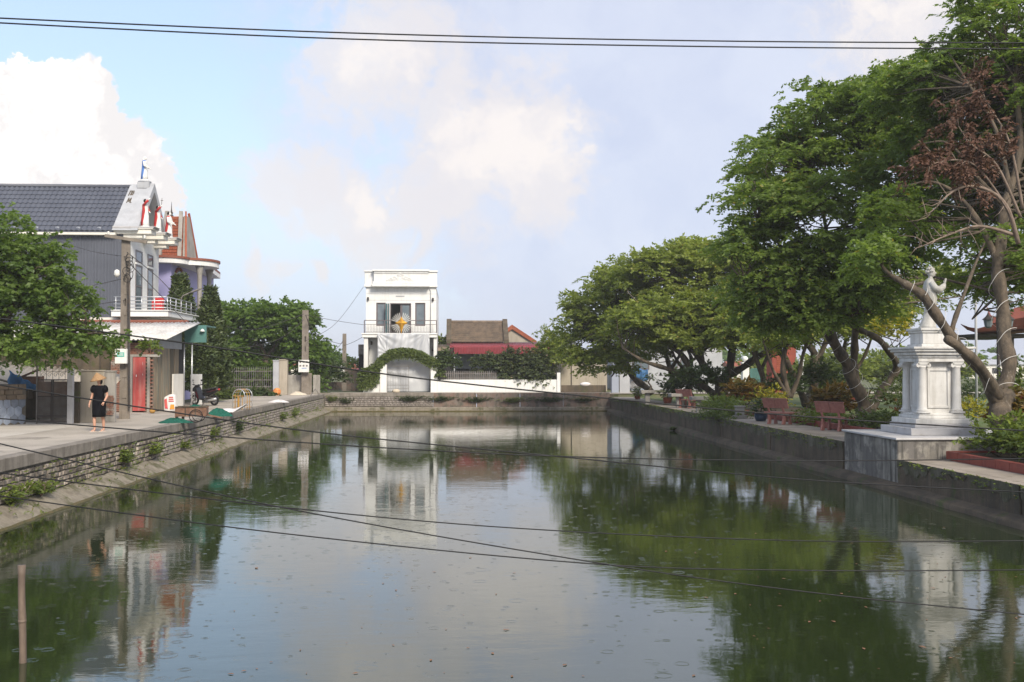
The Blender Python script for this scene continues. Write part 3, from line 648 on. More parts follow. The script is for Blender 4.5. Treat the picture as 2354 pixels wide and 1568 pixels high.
# gable front: broad pediment strip whose top shows as a pale slope
pd = MB()
x0, x1 = HX - .45, -15.15
pd.prism([(x0, HY0 - .35, HZ - .02), (x0, HYM, HR + .12), (x0, HY1 + .35, HZ - .02), (x0, HY1 + .05, HZ - .02), (x0, HYM, HR - .16), (x0, HY0 - .05, HZ - .02)], (x1 - x0 - .32, 0, 0)); build('pediment', pd, 'dirtywhite', gh)
pd = MB(); xa = x1 - .31; e = .03
pd.prism([(xa, HY0 - .35 - e, HZ - .02), (xa, HYM, HR + .17), (xa, HY1 + .35 + e, HZ - .02), (xa, HY1 - .02, HZ - .02), (xa, HYM, HR - .26), (xa, HY0 + .02, HZ - .02)], (.31, 0, 0)); build('pediment_rim', pd, 'dirtywhite', gh)
pd = MB(); pd.prism([(HX - .05, HY0, HZ - .03), (HX - .05, HY1, HZ - .03), (HX - .05, HYM, HR - .2)], (.08, 0, 0)); build('tympanum', pd, 'cream', gh)
mk = MB(); rr = random.Random(5)           # the raised lettering on the slope, mostly weathered away
def onslope(a, b): return Vector((x0 + a * .46, HY0 - .35, HZ - .02)) + Vector((0, HYM - HY0 + .35, HR + .14 - HZ)) * b + snrm * .012
for (cx, cb, strokes) in ((.45, .80, [(-.22, .04, .0, .05), (-.12, .05, -.18, -.06), (0, .05, .12, -.05), (.12, .05, .0, -.05), (.24, .05, .24, -.05), (.14, .0, .36, .0)]), (.55, .64, [(-.1, .05, -.16, -.06), (-.1, .05, .02, -.04), (.02, -.04, .14, .05), (.14, .05, .18, -.06), (.28, -.05, .30, -.06)])):
    for (a, b, c, d) in strokes: mk.bar(onslope(cx + a, cb + b), onslope(cx + c, cb + d), .045, .015)
build('worn_lettering', mk, 'conc_dark', gh)
# corbelled cornice slabs carrying the statues
for i, yc in enumerate((51.95, 54.1, 56.2)):
    mb = MB(); mb.box(-16.35, -14.55, yc - .12, yc + .75, 8.28, 8.5); mb.box(-16.35, -14.45, yc - .18, yc + .8, 8.5, 8.56); sb = build('cornice_slab', mb, 'cream', gh, mods=.02)
    mb = MB(); mb.prism([(-16.35, yc - .2, 8.56), (-14.42, yc - .2, 8.56), (-14.42, yc + .83, 8.56), (-16.35, yc + .83, 8.56)], (0, 0, .07)); mb.prism([(-14.42, yc - .2, 8.63), (-14.25, yc + .3, 8.58), (-14.42, yc + .83, 8.63)], (0, 0, .03)); build('slab_coping', mb, 'marble_grey', sb)
    mb = MB(); mb.box(-15.9, -15.0, yc + .0, yc + .6, 8.1, 8.28); build('corbel', mb, 'cream', sb, mods=.02)
mb = MB(); mb.box(HX - .01, -15.62, HY0 + .02, HY1, 4.3, 8.28); build('front_wall', mb, 'white', gh)
def facade_window(y0, y1, z0, z1, split):
    f = MB(); X = -15.62
    for (a, b, c, d) in ((y0, y0 + .07, z0, z1), (y1 - .07, y1, z0, z1), (y0 + .07, y1 - .07, z1 - .07, z1), (y0 + .07, y1 - .07, z0, z0 + .07)): f.box(X - .02, X + .03, a, b, c, d)
    if split: f.box(X - .02, X + .028, y0 + .07, y1 - .07, split, split + .06)
    w_ = build('window', f, 'frame', gh); g_ = MB(); g_.box(X + .002, X + .010, y0 + .07, y1 - .07, z0 + .07, z1 - .07); build('pane', g_, 'glass', w_)
for (ya, yb) in ((53.0, 54.1), (55.05, 56.0)):
    facade_window(ya, yb, 7.05, 7.65, None); facade_window(ya, yb, 4.62, 6.92, 5.85)
    mb = MB(); mb.box(-15.60, -15.56, ya - .06, yb + .06, 6.94, 7.03); build('window_band', mb, 'white', gh)
# balcony
mb = MB(); mb.box(-16.2, -13.55, 51.2, 57.0, 4.28, 4.55); mb.box(-16.2, -13.48, 51.13, 57.05, 4.55, 4.60); bal = build('balcony', mb, 'white', gh, mods=.02)
for zr in (4.72, 4.88, 5.04, 5.22):
    mb = MB(); mb.tube([(-16.1, 51.25, zr), (-13.65, 51.25, zr), (-13.6, 51.32, zr), (-13.6, 56.9, zr)], .022, 6); build('rail', mb, 'silver', bal, True)
for (x, yy) in [(-16.0 + i * .6, 51.25) for i in range(5)] + [(-13.6, 51.8 + i * 1.0) for i in range(6)]:
    mb = MB(); mb.tube([(x, yy, 4.6), (x, yy, 5.22)], .025, 6); build('post', mb, 'silver', bal, True)
mb = MB(); mb.obox((-14.3, 52.2, 4.86), (.5, .4, .5)); mb.obox((-14.3, 52.38, 5.1), (.5, .06, .3)); tag(build('plastic_chair', mb, 'red', None, mods=.05), 'red plastic chair on the balcony of the grey house', 'chair')
# --- statues
def figure(name, label, p, h, face, robe, cloak, arm_up, group=None, staff=True, veil=None, cat='statue', plinth=True):
    """robed standing figure; face = direction it looks along (unit vector in plan)"""
    t = thing(name, label, cat, p, group); p = Vector(p); fx = Vector((face[0], face[1], 0)).normalized(); sx = Vector((fx.y, -fx.x, 0)); Up = Vector((0, 0, 1))
    def W(a, b, c): return p + sx * (a * h) + fx * (b * h) + Up * (c * h)
    def ring_lathe(prof, n=14):
        m_ = MB(); vs = []
        for (ra, rb, c, off) in prof:
            for k in range(n): 
                an = 2 * math.pi * k / n; fold = 1 + .07 * math.sin(an * 6 + c * 9) * (1 if c < .5 else .3)
                vs.append(W(ra * math.cos(an) * fold, rb * math.sin(an) * fold + off, c))
        m_.add(vs, [(i * n + k, i * n + (k + 1) % n, (i + 1) * n + (k + 1) % n, (i + 1) * n + k) for i in range(len(prof) - 1) for k in range(n)] + [tuple(range(n - 1, -1, -1)), tuple((len(prof) - 1) * n + k for k in range(n))]); return m_
    if plinth:
        m_ = ring_lathe([(.17, .17, 0, 0), (.17, .17, .03, 0), (.15, .15, .05, 0)], 10); build('plinth', m_, 'plaster', t)
    build('robe', ring_lathe([(.135, .13, .04, 0), (.12, .115, .2, 0), (.10, .10, .4, .01), (.085, .08, .58, .01), (.105, .085, .70, 0), (.115, .08, .80, -.005), (.05, .05, .845, 0)]), robe, t, True)
    build('cloak', ring_lathe([(.125, .10, .06, -.055), (.12, .10, .25, -.05), (.115, .09, .5, -.035), (.118, .085, .68, -.022), (.128, .088, .80, -.018), (.08, .06, .848, -.012)]), cloak, t, True)
    hd = MB(); n_ = 12; hd.tube([W(0, 0, .83), W(0, .008, .875)], [.04 * h, .038 * h], 8); c = W(0, .012, .925)
    vs = MB(); rot = Matrix((sx, fx, Up)).transposed(); hd.ell(c, (.055 * h, .063 * h, .075 * h), 12, 9, rot); hd.ell(W(0, .078, .918), (.010 * h, .016 * h, .018 * h), 6, 5, rot)
    build('head', hd, 'plaster', t, True)
    hr = MB(); hr.ell(W(0, -.012, .94), ((.068 if not veil else .075) * h, .066 * h, .075 * h), 12, 8, rot)
    if veil: hr.ell(W(0, -.045, .87), (.085 * h, .05 * h, .12 * h), 10, 7, rot)
    build('veil' if veil else 'hair', hr, veil or 'hair', t, True)
    for s in (-1, 1):
        a_ = MB(); hn = MB(); sh = W(s * .105, 0, .785)
        if arm_up and s == 1: el = W(.16, .10, .86); ha = W(.10, .20, .99)
        elif arm_up: el = W(-.15, .02, .63); ha = W(-.10, .10, .55)
        else: el = W(s * .14, .03, .62); ha = W(s * .13, .17, .53)
        a_.tube([sh, sh.lerp(el, .5), el, el.lerp(ha, .6)], [.045 * h, .043 * h, .042 * h, .05 * h], 8); build('sleeve', a_, cloak if arm_up else robe, t, True)
        hn.tube([el.lerp(ha, .5), ha, ha + (ha - el).normalized() * .05 * h], [.02 * h, .02 * h, .012 * h], 7); build('hand', hn, 'plaster', t, True)
    if staff:
        s_ = MB(); tp = W(.10, .21, 1.26); s_.tube([W(.10, .19, .93), tp], .012 * h, 6); s_.bar(tp - sx * .05 * h - Up * .08 * h, tp + sx * .05 * h - Up * .08 * h, .014 * h); s_.bar(tp - fx * .05 * h - Up * .08 * h, tp + fx * .05 * h - Up * .08 * h, .014 * h); build('cross_staff', s_, 'ironlight', t, True)
    return t
mb = MB(); mb.box(-15.95, -15.35, HYM - .3, HYM + .3, HR - .12, HR + .2); mb.lathe([(.32, .2), (.34, .26), (.26, .3)], (-15.65, HYM, HR), 14); build('statue_base', mb, 'dirtywhite', gh, mods=.02)
figure('robed_statue', 'veiled statue in blue and white robes on the roof ridge of the grey house', (-15.65, HYM, HR + .30), 1.22, (1, -.12), 'plaster', 'bluerobe', False, staff=False, veil='plaster')
for i, (yc, lb) in enumerate(((52.3, 'red cloaked statue raising an arm on the cornice, nearest of three'), (54.45, 'red cloaked statue lifting a cross on the cornice, middle of three'), (56.55, 'red cloaked statue on the cornice, farthest of three, before the orange tower'))):
    figure('robed_statue', lb, (-14.95, yc, 8.64), 1.38, (1, -.25), 'plaster', 'red', i < 2, 'red cloaked statues on the cornice', staff=i == 1)
# --- lilac house behind
lh = thing('lilac_house', 'lilac house with a round-cornered canopy on columns, behind the grey house', 'house', (-17, 64, 0))
pw = at(357, 700, 60); xw = at(392, 700, 60).x
mb = MB(); mb.prism([(-24, 60, 0), (xw, 60, 0), (at(424, 700, 62.6).x, 62.6, 0), (at(424, 700, 62.6).x, 70, 0), (-24, 70, 0)], (0, 0, 7.95)); build('wall', mb, 'lilac', lh)
cpz = at(430, 604, 61).z
def canopy_outline(gr):
    pts = [(-24, 59.2 - gr), (-16.2, 59.2 - gr)]
    for k in range(9): a = -math.pi / 2 + k * math.pi / 16; pts.append((-16.2 + (1.3 + gr) * math.cos(a) * 1.0, 60.5 + (1.3 + gr) * math.sin(a)))
    for k in range(13): a = -math.pi / 2 + .35 + k * (math.pi - .5) / 13; pts.append((-15.0 + (1.35 + gr) * math.cos(a), 62.3 + (1.7 + gr) * math.sin(a)))
    return pts + [(-15.2, 70), (-24, 70)]
mb = MB(); mb.prism([(x, y_, cpz - .16) for x, y_ in canopy_outline(0)], (0, 0, .27)); cn = build('canopy', mb, 'white', lh)
mb = MB(); mb.prism([(x, y_, cpz + .11) for x, y_ in canopy_outline(.07)], (0, 0, .13)); build('canopy_rim', mb, 'trim_red', cn)
for (u, Y) in ((459, 61.2), (481, 63.6)):
    q = at(u, 620, Y); mb = MB(); mb.lathe([(.17, 0), (.15, .2), (.135, .3), (.13, cpz - .75), (.15, cpz - .6), (.20, cpz - .35), (.26, cpz - .165)], (q.x, q.y, 0), 14); build('column', mb, 'concrete', lh, True)
# arched window on the angled face
A, B_ = Vector((xw, 60, 0)), Vector((at(424, 700, 62.6).x, 62.6, 0)); fd = (B_ - A).normalized(); fn = Vector((fd.y, -fd.x, 0)); cw = A.lerp(B_, .55)
def fp(s, z, d): return cw + fd * s + fn * d + Vector((0, 0, z))
z0, zs, rw = 4.3, 6.55, .86
arc = [(rw * math.cos(a), zs + rw * math.sin(a)) for a in [math.pi * k / 14 for k in range(15)]]
mb = MB(); mb.prism([fp(s, z, .01) for s, z in [(rw, z0)] + arc + [(-rw, z0)]], fn * .03); wn = build('window', mb, 'frame', lh)
mb = MB(); mb.prism([fp(s * .88, z if z < zs + .01 else zs + (z - zs) * .88, .041) for s, z in [(rw, z0 + .1)] + arc + [(-rw, z0 + .1)]], fn * .006); build('pane', mb, 'glass', wn)
mb = MB()
for k in range(14):
    (s0, q0), (s1, q1) = arc[k], arc[k + 1]; f0 = 1.17
    mb.add([fp(s0, q0, .09), fp(s1, q1, .09), fp(s1 * f0, zs + (q1 - zs) * f0, .09), fp(s0 * f0, zs + (q0 - zs) * f0, .09), fp(s0, q0, 0), fp(s1, q1, 0), fp(s1 * f0, zs + (q1 - zs) * f0, 0), fp(s0 * f0, zs + (q0 - zs) * f0, 0)], [(0, 1, 2, 3), (2, 3, 7, 6), (0, 1, 5, 4)])
build('arch_trim', mb, 'trim_red', wn)
for (a0, a1, b0, b1) in ((-rw, rw, zs - .16, zs), (-.05, .05, z0, zs - .16)):
    mb = MB(); mb.prism([fp(a0, b0, .047), fp(a1, b0, .047), fp(a1, b1, .047), fp(a0, b1, .047)], fn * .06); build('window_bar', mb, 'lilac', wn)
# steep tiled tower roof above
tw_ = thing('tower_roof', 'steep orange tiled tower with pale gable ribs and a spire behind the statues', 'tower', (-17, 65, cpz + .1))
bz = cpz + .2; tz = at(400, 492, 65).z - .15
u0, u1 = at(376, 585, 65).x, at(436, 585, 65).x; c0, c1 = at(386, 500, 65).x, at(428, 500, 65).x
mb = MB(); mb.add([(u0, 64, bz), (u1 - .2, 64, bz), (u1 - .2, 67, bz), (u0, 67, bz), (c0, 65, tz), (c1 - .2, 65, tz), (c1 - .2, 66, tz), (c0, 66, tz)], [(0, 1, 5, 4), (1, 2, 6, 5), (2, 3, 7, 6), (3, 0, 4, 7), (4, 5, 6, 7)]); tb = build('roof_slope', mb, 'terracotta', tw_)
tm = MB()
for j in range(16):
    k = j / 16; zz = bz + (tz - bz) * k; y_ = 64 + k - .02; xa, xb = u0 + (c0 - u0) * k + .05, u1 - .2 + (c1 - u1) * k - .05; n_ = 8
    for i in range(n_):
        xs = xa + (xb - xa) * i / n_ + (.06 if j % 2 else 0); xe = xs + (xb - xa) / n_ * .92; tm.obox(((xs + xe) / 2, y_ - .02, zz + .05), (xe - xs, .05, .15))
build('tiles', tm, 'terracotta', tw_, kind='stuff')
for (a, b_, c_, d_) in ((u0 - .05, c0 - .02, 64, 65), (u1 - .35, c1 - .3, 63.95, 65)):
    mb = MB(); mb.bar((a, c_ - .05, bz - .1), (b_, d_ - .05, tz + .28), .22, .2); build('rib', mb, 'concrete', tw_)
mb = MB(); xg = u1 - .15; mb.prism([(xg, 63.9, bz - .1), (xg, 67.2, bz - .1), (xg - .25, 65.9, tz + .05), (xg - .25, 65.1, tz + .05)], (.18, 0, 0)); gbl = build('gable_end', mb, 'concrete', tw_)
mb = MB(); mb.bar((xg + .2, 67.2, bz - .1), (xg - .12, 65.8, tz + .3), .10, .14); mb.bar((xg + .2, 63.9, bz - .1), (xg - .12, 65.1, tz + .3), .10, .14); build('gable_trim', mb, 'terracotta', gbl)
q = at(394, 500, 65.3); mb = MB(); mb.lathe([(.12, 0), (.13, .1), (.06, .18), (.10, .26), (.05, .36), (.03, .5), (.008, .95)], (q.x, q.y, tz - .02), 8); build('spire', mb, 'iron', tw_, True)
# --- brick shed with fibre-cement roof
SX, SY0, SY1 = -12.75, 45.6, 51.2
sh = thing('shed', 'ramshackle brick and plank shed with a white corrugated roof beside the road', 'shed', (-15, 48, 0))
mb = MB(); mb.box(-20, SX - .05, SY0 + .08, SY1, 0, 3.0); build('core', mb, 'dark', sh)
bm_ = bpy.data.materials.new('shed_bricks'); bm_.use_nodes = True; t = bm_.node_tree; b = t.nodes['Principled BSDF']; b.inputs['Roughness'].default_value = .9
M['shedbrick'] = mat('shed_brick', (.27, .125, .085), (.20, .15, .12), 4, .9, .4, 25, patch=((.36, .31, .27), 2, .58), rand=.5, fine=.3)
bk = MB(); r2 = random.Random(3)
xs0 = -19.9; rowh = .078
def in_door(x, z): return Z2(1262, 700, SY0).x < x < Z2(1440, 700, SY0).x and z < Z2(1300, 432, SY0).z
rows_b = int(2.95 / rowh)
for r_ in range(rows_b):
    x = xs0 + (.11 if r_ % 2 else 0); z = .03 + r_ * rowh
    while x < SX - .08:
        l = .205
        if x > -16.2 and not in_door(x + .1, z): bk.obox((x + l / 2, SY0 + .06 + r2.uniform(-.008, .008), z + rowh / 2), (l, .11, rowh * .82))
        x += l + .018
build('bricks', bk, 'shedbrick', sh, kind='stuff')
mb = MB(); mb.box(-20, -16.2, SY0 + .02, SY0 + .1, 0, 2.95); mb.box(-16.2, SX - .06, SY0 + .045, SY0 + .10, 0, 2.95); build('mortar_wall', mb, 'conc_dark', sh)
a = Z2(1303, 985, SY0); b2 = Z2(1435, 440, SY0); mb = MB(); mb.obox(((a.x + b2.x) / 2, SY0 - .12, (b2.z) / 2 + .03), (b2.x - a.x, .04, b2.z - .06), Matrix.Rotation(R(-9), 3, 'Z')); dr = build('door', mb, 'redpaint', sh)
for (zx, zy, s1, s2) in ((1413, 500, .05, .14), (1412, 608, .06, .07), (1345, 620, .03, .10)):
    q = Z2(zx, zy, SY0); mb = MB(); mb.obox((q.x, SY0 - .16, q.z), (s1, .012, s2)); build('paper_slip', mb, 'sack', dr)
mb = MB(); mb.box(a.x - .12, a.x - .03, SY0 - .06, SY0 + .05, 0, b2.z + .1); mb.box(b2.x + .03, b2.x + .14, SY0 - .05, SY0 + .05, 0, b2.z); mb.box(a.x - .2, b2.x + .55, SY0 - .07, SY0 + .05, b2.z + .02, b2.z + .12); build('door_frame', mb, 'concrete', sh)
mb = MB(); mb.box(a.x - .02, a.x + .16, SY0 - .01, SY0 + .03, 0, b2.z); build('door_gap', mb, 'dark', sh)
# planks on the road side
ys_ = SY0 + .15
for i, (wd, zt, col) in enumerate(((.72, 2.75, 'plank'), (.62, 2.75, 'plank'), (.8, 2.72, 'plank'), (.66, 2.75, 'plank'), (.7, 2.7, 'plank'), (.7, 2.72, 'plank'))):
    mb = MB(); mb.box(SX - .04, SX + .01 + .012 * (i % 3), ys_ + .012, ys_ + wd - .012, .02, zt); build('plank', mb, col, sh, mods=.008); ys_ += wd
mb = MB(); mb.prism([(SX - .02, SY0 + .1, 2.72), (SX - .02, SY1 - .7, 2.72), (SX - .02, SY1 - .7, 3.72), (SX - .02, SY0 + .1, 2.98)], (.05, 0, 0)); build('gable_sheet', mb, 'greymetal', sh)
# roof sheets, sloping to the viewer
def rz(y): return 3.02 + (y - (SY0 - .5)) * (3.98 - 3.02) / (SY1 - SY0 + .5)
xb = -20.2
for i in range(8):
    xe = xb + 1.02; mb = MB(); d = random.uniform(-.01, .02)
    corr(mb, (xb, SY0 - .5 - random.uniform(0, .12), rz(SY0 - .5) + d + (.012 if i % 2 else 0)), (xe - xb + .06, 0, 0), (0, SY1 - SY0 + .5, 3.98 - 3.02), 6, .032, (0, -.17, 1), 6, 3)
    build('roof_sheet', mb, 'asbestos', sh, True, mods='solid'); xb = xe
    if xb > SX + .3: break
mb = MB(); mb.box(-18, SX + .1, SY1 - .1, SY1 + .35, 3.95, 4.12); build('ridge_cap', mb, 'trim_red', sh, mods=.05)
mb = MB(); q0, q1 = Z2(1810, 190, SY1), Z2(1955, 190, SY1); mb.box(SX + .1, SX + 1.1, SY1 - .5, SY1 - .4, 3.05, 3.8); mb.box(SX + .1, SX + 1.1, SY1 - .5, SY1 + 1.5, 3.8, 3.86); build('fascia', mb, 'greenpaint', sh)
for x in (SX + .06, SX + .42):
    mb = MB(); mb.tube([(x, SY1 - .38, 0), (x, SY1 - .38, 3.1)], .035, 8); build('awning_post', mb, 'silver', sh, True)
mb = MB(); q = Z2(1980, 183, SY1 - .6); mb.lathe([(.03, .1), (.12, 0), (.10, -.03)], (q.x, q.y, q.z), 10); build('floodlight', mb, 'white', sh, True)
mb = MB(); mb.box(SX + .05, SX + .12, 48.7, 50.5, .0, 1.58); tag(build('white_board', mb, 'cream', None, mods=.01), 'weathered cream board leaning on the plank wall of the shed', 'board')
p0, p1 = Z2(1865, 605, 55.0), Z2(1975, 605, 55.0); mb = MB(); mb.box(p0.x, p1.x, 55, 55.08, 0, p0.z); tag(build('white_board', mb, 'white', None, mods=.01), 'clean white board standing behind the motorbike', 'board')
# red strip roof and cream block behind the shed
mb = MB(); mb.box(-19.6, -14.7, 51.9, 56.5, 0, 4.27); o = build('ground_floor_wall', mb, 'cream', gh)
# --- yard wall with hexagonal stones
P0, P1 = Vector((-16.6, 31.0, 0)), Vector((-14.2, 36.2, 0)); wd_ = (P1 - P0).normalized(); wn_ = Vector((wd_.y, -wd_.x, 0)); WLn = (P1 - P0).length
yw = thing('yard_wall', 'low yard wall of blue-grey hexagonal stones under earthen blocks at the left edge', 'wall', P1)
def wp(s, z, d): return P1 - wd_ * s + wn_ * d + Vector((0, 0, z))
mb = MB(); mb.prism([wp(0, 0, -.2), wp(WLn, 0, -.2), wp(WLn, 0, .0), wp(0, 0, .0)], (0, 0, 1.33)); build('backing', mb, 'mortar', yw)
hexes = []
for k in range(4):
    r_ = random.Random(k); mb = MB(); n = 6; pts = [(math.cos(R(60 * i + 30)) * .5 * r_.uniform(.9, 1.04), math.sin(R(60 * i + 30)) * .56 * r_.uniform(.9, 1.04)) for i in range(n)]
    def hp(s, z, d): return wd_ * s + wn_ * d + Vector((0, 0, z))
    vs = [hp(s, z, 0) for s, z in pts] + [hp(s * .94, z * .94, .03) for s, z in pts] + [hp(s * .55, z * .55, .06) for s, z in pts]
    mb.add(vs, [(i, (i + 1) % 6, 6 + (i + 1) % 6, 6 + i) for i in range(6)] + [(6 + i, 6 + (i + 1) % 6, 12 + (i + 1) % 6, 12 + i) for i in range(6)] + [tuple(range(12, 18))])
    me = bpy.data.meshes.new('hexagon_stone'); me.from_pydata([tuple(v) for v in mb.v], [], mb.f); me.materials.append(M['bluestone']); hexes.append(me)
hs_ = .34
for r_ in range(3):
    for c in range(14):
        s = .16 + c * hs_ * .9 + (hs_ * .45 if r_ % 2 else 0)
        if s > WLn: continue
        o = bpy.data.objects.new('hexagon_stone', random.choice(hexes)); COL.objects.link(o); o.parent = yw; o.location = wp(s, .17 + r_ * .27, 0) - wloc(yw); o.scale = (hs_, hs_, hs_)
bl_ = None
for r_ in range(3):
    s = (.15 if r_ % 2 else 0)
    while s < WLn - .1:
        l = random.uniform(.34, .44); mb = MB(); mb.prism([wp(s + .01, .82 + r_ * .17, -.1), wp(s + l - .01, .82 + r_ * .17, -.1), wp(s + l - .01, .82 + r_ * .17, .03 + random.uniform(-.01, .015)), wp(s + .01, .82 + r_ * .17, .03)], (0, 0, .155)); build('block', mb, 'block', yw, mods=.015); s += l
# gate with posts
GY = 36.35; gx0, gx1 = Z2(362, 700, GY).x, Z2(668, 700, GY).x
gt = thing('yard_gate', 'dark barred iron double gate with scrolled top between yard wall and grey post', 'gate', ((gx0 + gx1) / 2, GY, 0))
zt = Z2(500, 660, GY).z; ztt = Z2(500, 515, GY).z
for (a, b_) in ((gx0, (gx0 + gx1) / 2 - .01), ((gx0 + gx1) / 2 + .01, gx1)):
    lf = MB()
    for z in (.06, .26, zt * .62, zt): lf.bar((a, GY, z), (b_, GY, z), .035)
    lf.bar((a + .018, GY, .04), (a + .018, GY, zt), .04); lf.bar((b_ - .018, GY, .04), (b_ - .018, GY, zt), .04); leaf_ = build('leaf', lf, 'iron', gt)
    n = 13
    for i in range(1, n): 
        x = a + (b_ - a) * i / n; mb = MB(); mb.bar((x, GY, .06), (x, GY, zt), .014); build('bar', mb, 'ironlight', leaf_)
    mb = MB(); mb.box(a + .04, b_ - .04, GY + .02, GY + .03, zt * .62, zt * .96); build('sheet', mb, 'rust', leaf_)
mb = MB(); mb.bar((gx0, GY, 0), (gx0, GY, ztt + .1), .045); mb.bar((gx0, GY, ztt), (gx1, GY, ztt - .02), .02); mb.bar((gx0, GY, ztt * .9), (gx1, GY, ztt * .88), .016)
for i in range(5): x = gx0 + (i + .5) * (gx1 - gx0) / 5; mb.bar((x, GY, zt), (x, GY, ztt), .012)
for i in range(4):
    x = gx0 + (i + 1) * (gx1 - gx0) / 5; c_ = (zt + ztt) / 2 - .08; mb.tube([(x + .09 * math.cos(k * .7) * (1 - k / 14), GY, c_ + .09 * math.sin(k * .7) * (1 - k / 14)) for k in range(12)], .008, 4)
build('overthrow', mb, 'ironlight', gt)
px = Z2(692, 700, GY).x
mb = MB(); mb.box(px - .09, px + .09, GY - .09, GY + .09, 0, Z2(690, 550, GY).z); mb.box(px - .03, px + .0, GY - .02, GY + .02, 0, Z2(690, 440, GY).z); tag(build('gate_post', mb, 'marble_grey', None, mods=.015), 'pale grey gate post right of the barred iron gate', 'post')
# rubble and lean-to roof in the yard behind the wall
mb = MB(); a, b_ = at(10, 838, 38), at(215, 868, 39.5)
corr(mb, (a.x - 1.5, 37.2, a.z - .55), (5.2, 0, -.55), (-.3, 3.2, .75), 26, .03, (0, -.2, 1), 5, 1); tag(build('lean_to_roof', mb, 'fruit', None, True, mods='solid'), 'sagging pale sheet roof of a low lean-to behind the yard wall', 'roof')
mb = MB(); mb.box(-22, -13.2, 40.4, 40.6, 0, 2.6); mb.box(-22, -21.8, 34, 40.4, 0, 2.6); tag(build('back_wall', mb, 'conc_dark', None), 'dark stained wall at the back of the yard under the tree', 'wall')
mb = MB(); a = at(38, 870, 36.9); mb.grid(lambda s, t_: (a.x - .25 + s * .95 + .05 * math.sin(t_ * 9), 36.9 - .25 * math.sin(s * 14) * .25 + t_ * .2 * s, 1.1 + (1 - s * .8) * (1 - t_) * .68 + .03 * math.sin(s * 22)), 14, 6)
tag(build('tarpaulin', mb, 'bluetarp', None, True, mods='solid'), 'crumpled blue tarpaulin on the rubble behind the yard wall', 'tarpaulin')
for i, (u, v, Y, l, an, lb) in enumerate(((25, 880, 37.2, 1.3, .3, 'grey plank lying on the rubble at the left picture edge'), (60, 862, 37.6, 1.0, -.4, 'rusty sheet on the rubble above the blue tarpaulin'), (190, 900, 38.5, .9, .1, 'broken board behind the gate post'))):
    q = at(u, v, Y); mb = MB(); mb.obox(q, (l, .3, .03), Matrix.Rotation(an, 3, 'Y')); mb.obox(q + Vector((.1, .1, -.3)), (l * .8, .4, .5)); tag(build('scrap_board', mb, 'rust' if i == 1 else 'conc_dark', None), lb, 'board')
# patched wall panels between gate post and pole
for i, (u0, u1, Yp, zt_, m_, lb) in enumerate(((170, 183, 36.6, 1.35, 'conc_dark', 'dark stub of wall right of the grey gate post'), (184, 240, 37.0, 1.74, 'beige', 'tall stained concrete wall panel behind the person in black'), (241, 266, 37.3, 1.72, 'concrete', 'pale weathered wall panel beside the utility pole'))):
    x, x2 = at(u0, 900, Yp).x, at(u1, 900, Yp).x; mb = MB(); mb.box(x, x2 - .015, Yp, Yp + .14, 0, zt_); mb.box(x - .02, x2, Yp - .03, Yp + .17, zt_, zt_ + .05); tag(build('wall_panel', mb, m_, None, mods=.02), lb, 'wall', 'patched wall panels'); x = x2
mb = MB(); rr = random.Random(9)
for r_ in range(9):
    for c in range(2): mb.obox((x - .25 + c * .12 + (.03 if r_ % 2 else 0), 37.28 + rr.uniform(-.01, .01), .28 + r_ * .075), (.11, .06, .062))
build('exposed_bricks', mb, 'shedbrick', bpy.data.objects['wall_panel.002'], kind='stuff')
mb = MB(); mb.box(-20, -12.98, 40.9, 41.05, 0, 2.75); tag(build('back_wall', mb, 'conc_dark', None), 'grey rendered wall behind the pole, left of the red door', 'wall')
# --- utility poles
def pole(label, u, vb, vt, wd, cross, n_holes=8):
    b = gnd(u, vb); H = at(u, vt, b.y).z; t = thing('utility_pole', label, 'pole', b, 'concrete utility poles along the lane'); t1 = wd * .62
    mb = MB()
    for s in (-1, 1): mb.bar(b + Vector((s * wd * .36, 0, 0)), b + Vector((s * t1 * .36, 0, H)), wd * .3, wd * .8)
    k = .0
    while k < .96:
        k2 = k + .045; ww = wd + (t1 - wd) * k; c = b + Vector((0, 0, H * (k + k2) / 2)); mb.obox(c, (ww * .72, ww * .5, H * .05)); k += .115 if k < .7 else .07
    build('shaft', mb, 'pole', t, mods=.012)
    mb = MB(); mb.obox(b + Vector((0, 0, H * .86)), (t1 * .72, t1 * .55, H * .28)); build('solid_top', mb, 'pole', t)
    if cross:
        mb = MB(); c = b + Vector((0, 0, H - .05)); mb.bar(c + Vector((-.72, -.12, .13)), c + Vector((.78, -.12, -.10)), .11); ar = build('crossarm', mb, 'pole', t)
        for s, dz in ((-.6, .16), (.7, .02)):
            mb = MB(); mb.lathe([(.02, 0), (.05, .03), (.03, .06), (.055, .09), (.02, .13)], c + Vector((s, -.12, dz)), 8); build('insulator', mb, 'plaster', ar, True)
    return t, b, H
p1, pb, pH = pole('concrete utility pole with wooden crossarm in front of the grey house', 286, 963, 548, .25, True)
mb = MB()
for i in range(7):
    c = pb + Vector((.12 + random.uniform(-.05, .1), -.16, pH - .75 - .12 * i)); mb.tube([c + Vector((.13 * math.cos(k * .6 + i), -.05 * math.sin(k), .16 * math.sin(k * .6 + i))) for k in range(12)], .012, 4)
build('cable_bundle', mb, 'wire', p1)
mb = MB(); mb.tube([pb + Vector((.13, -.15, pH - 1.5)), pb + Vector((.17, -.16, pH * .5)), pb + Vector((.22, -.17, .4))], .045, 6); build('cable_conduit', mb, 'iron', p1)
mb = MB(); mb.lathe([(.03, .14), (.09, .1), (.11, -.05), (.05, -.13)], pb + Vector((-.28, -.12, pH - 1.3)), 10); build('lamp', mb, 'plaster', p1, True)
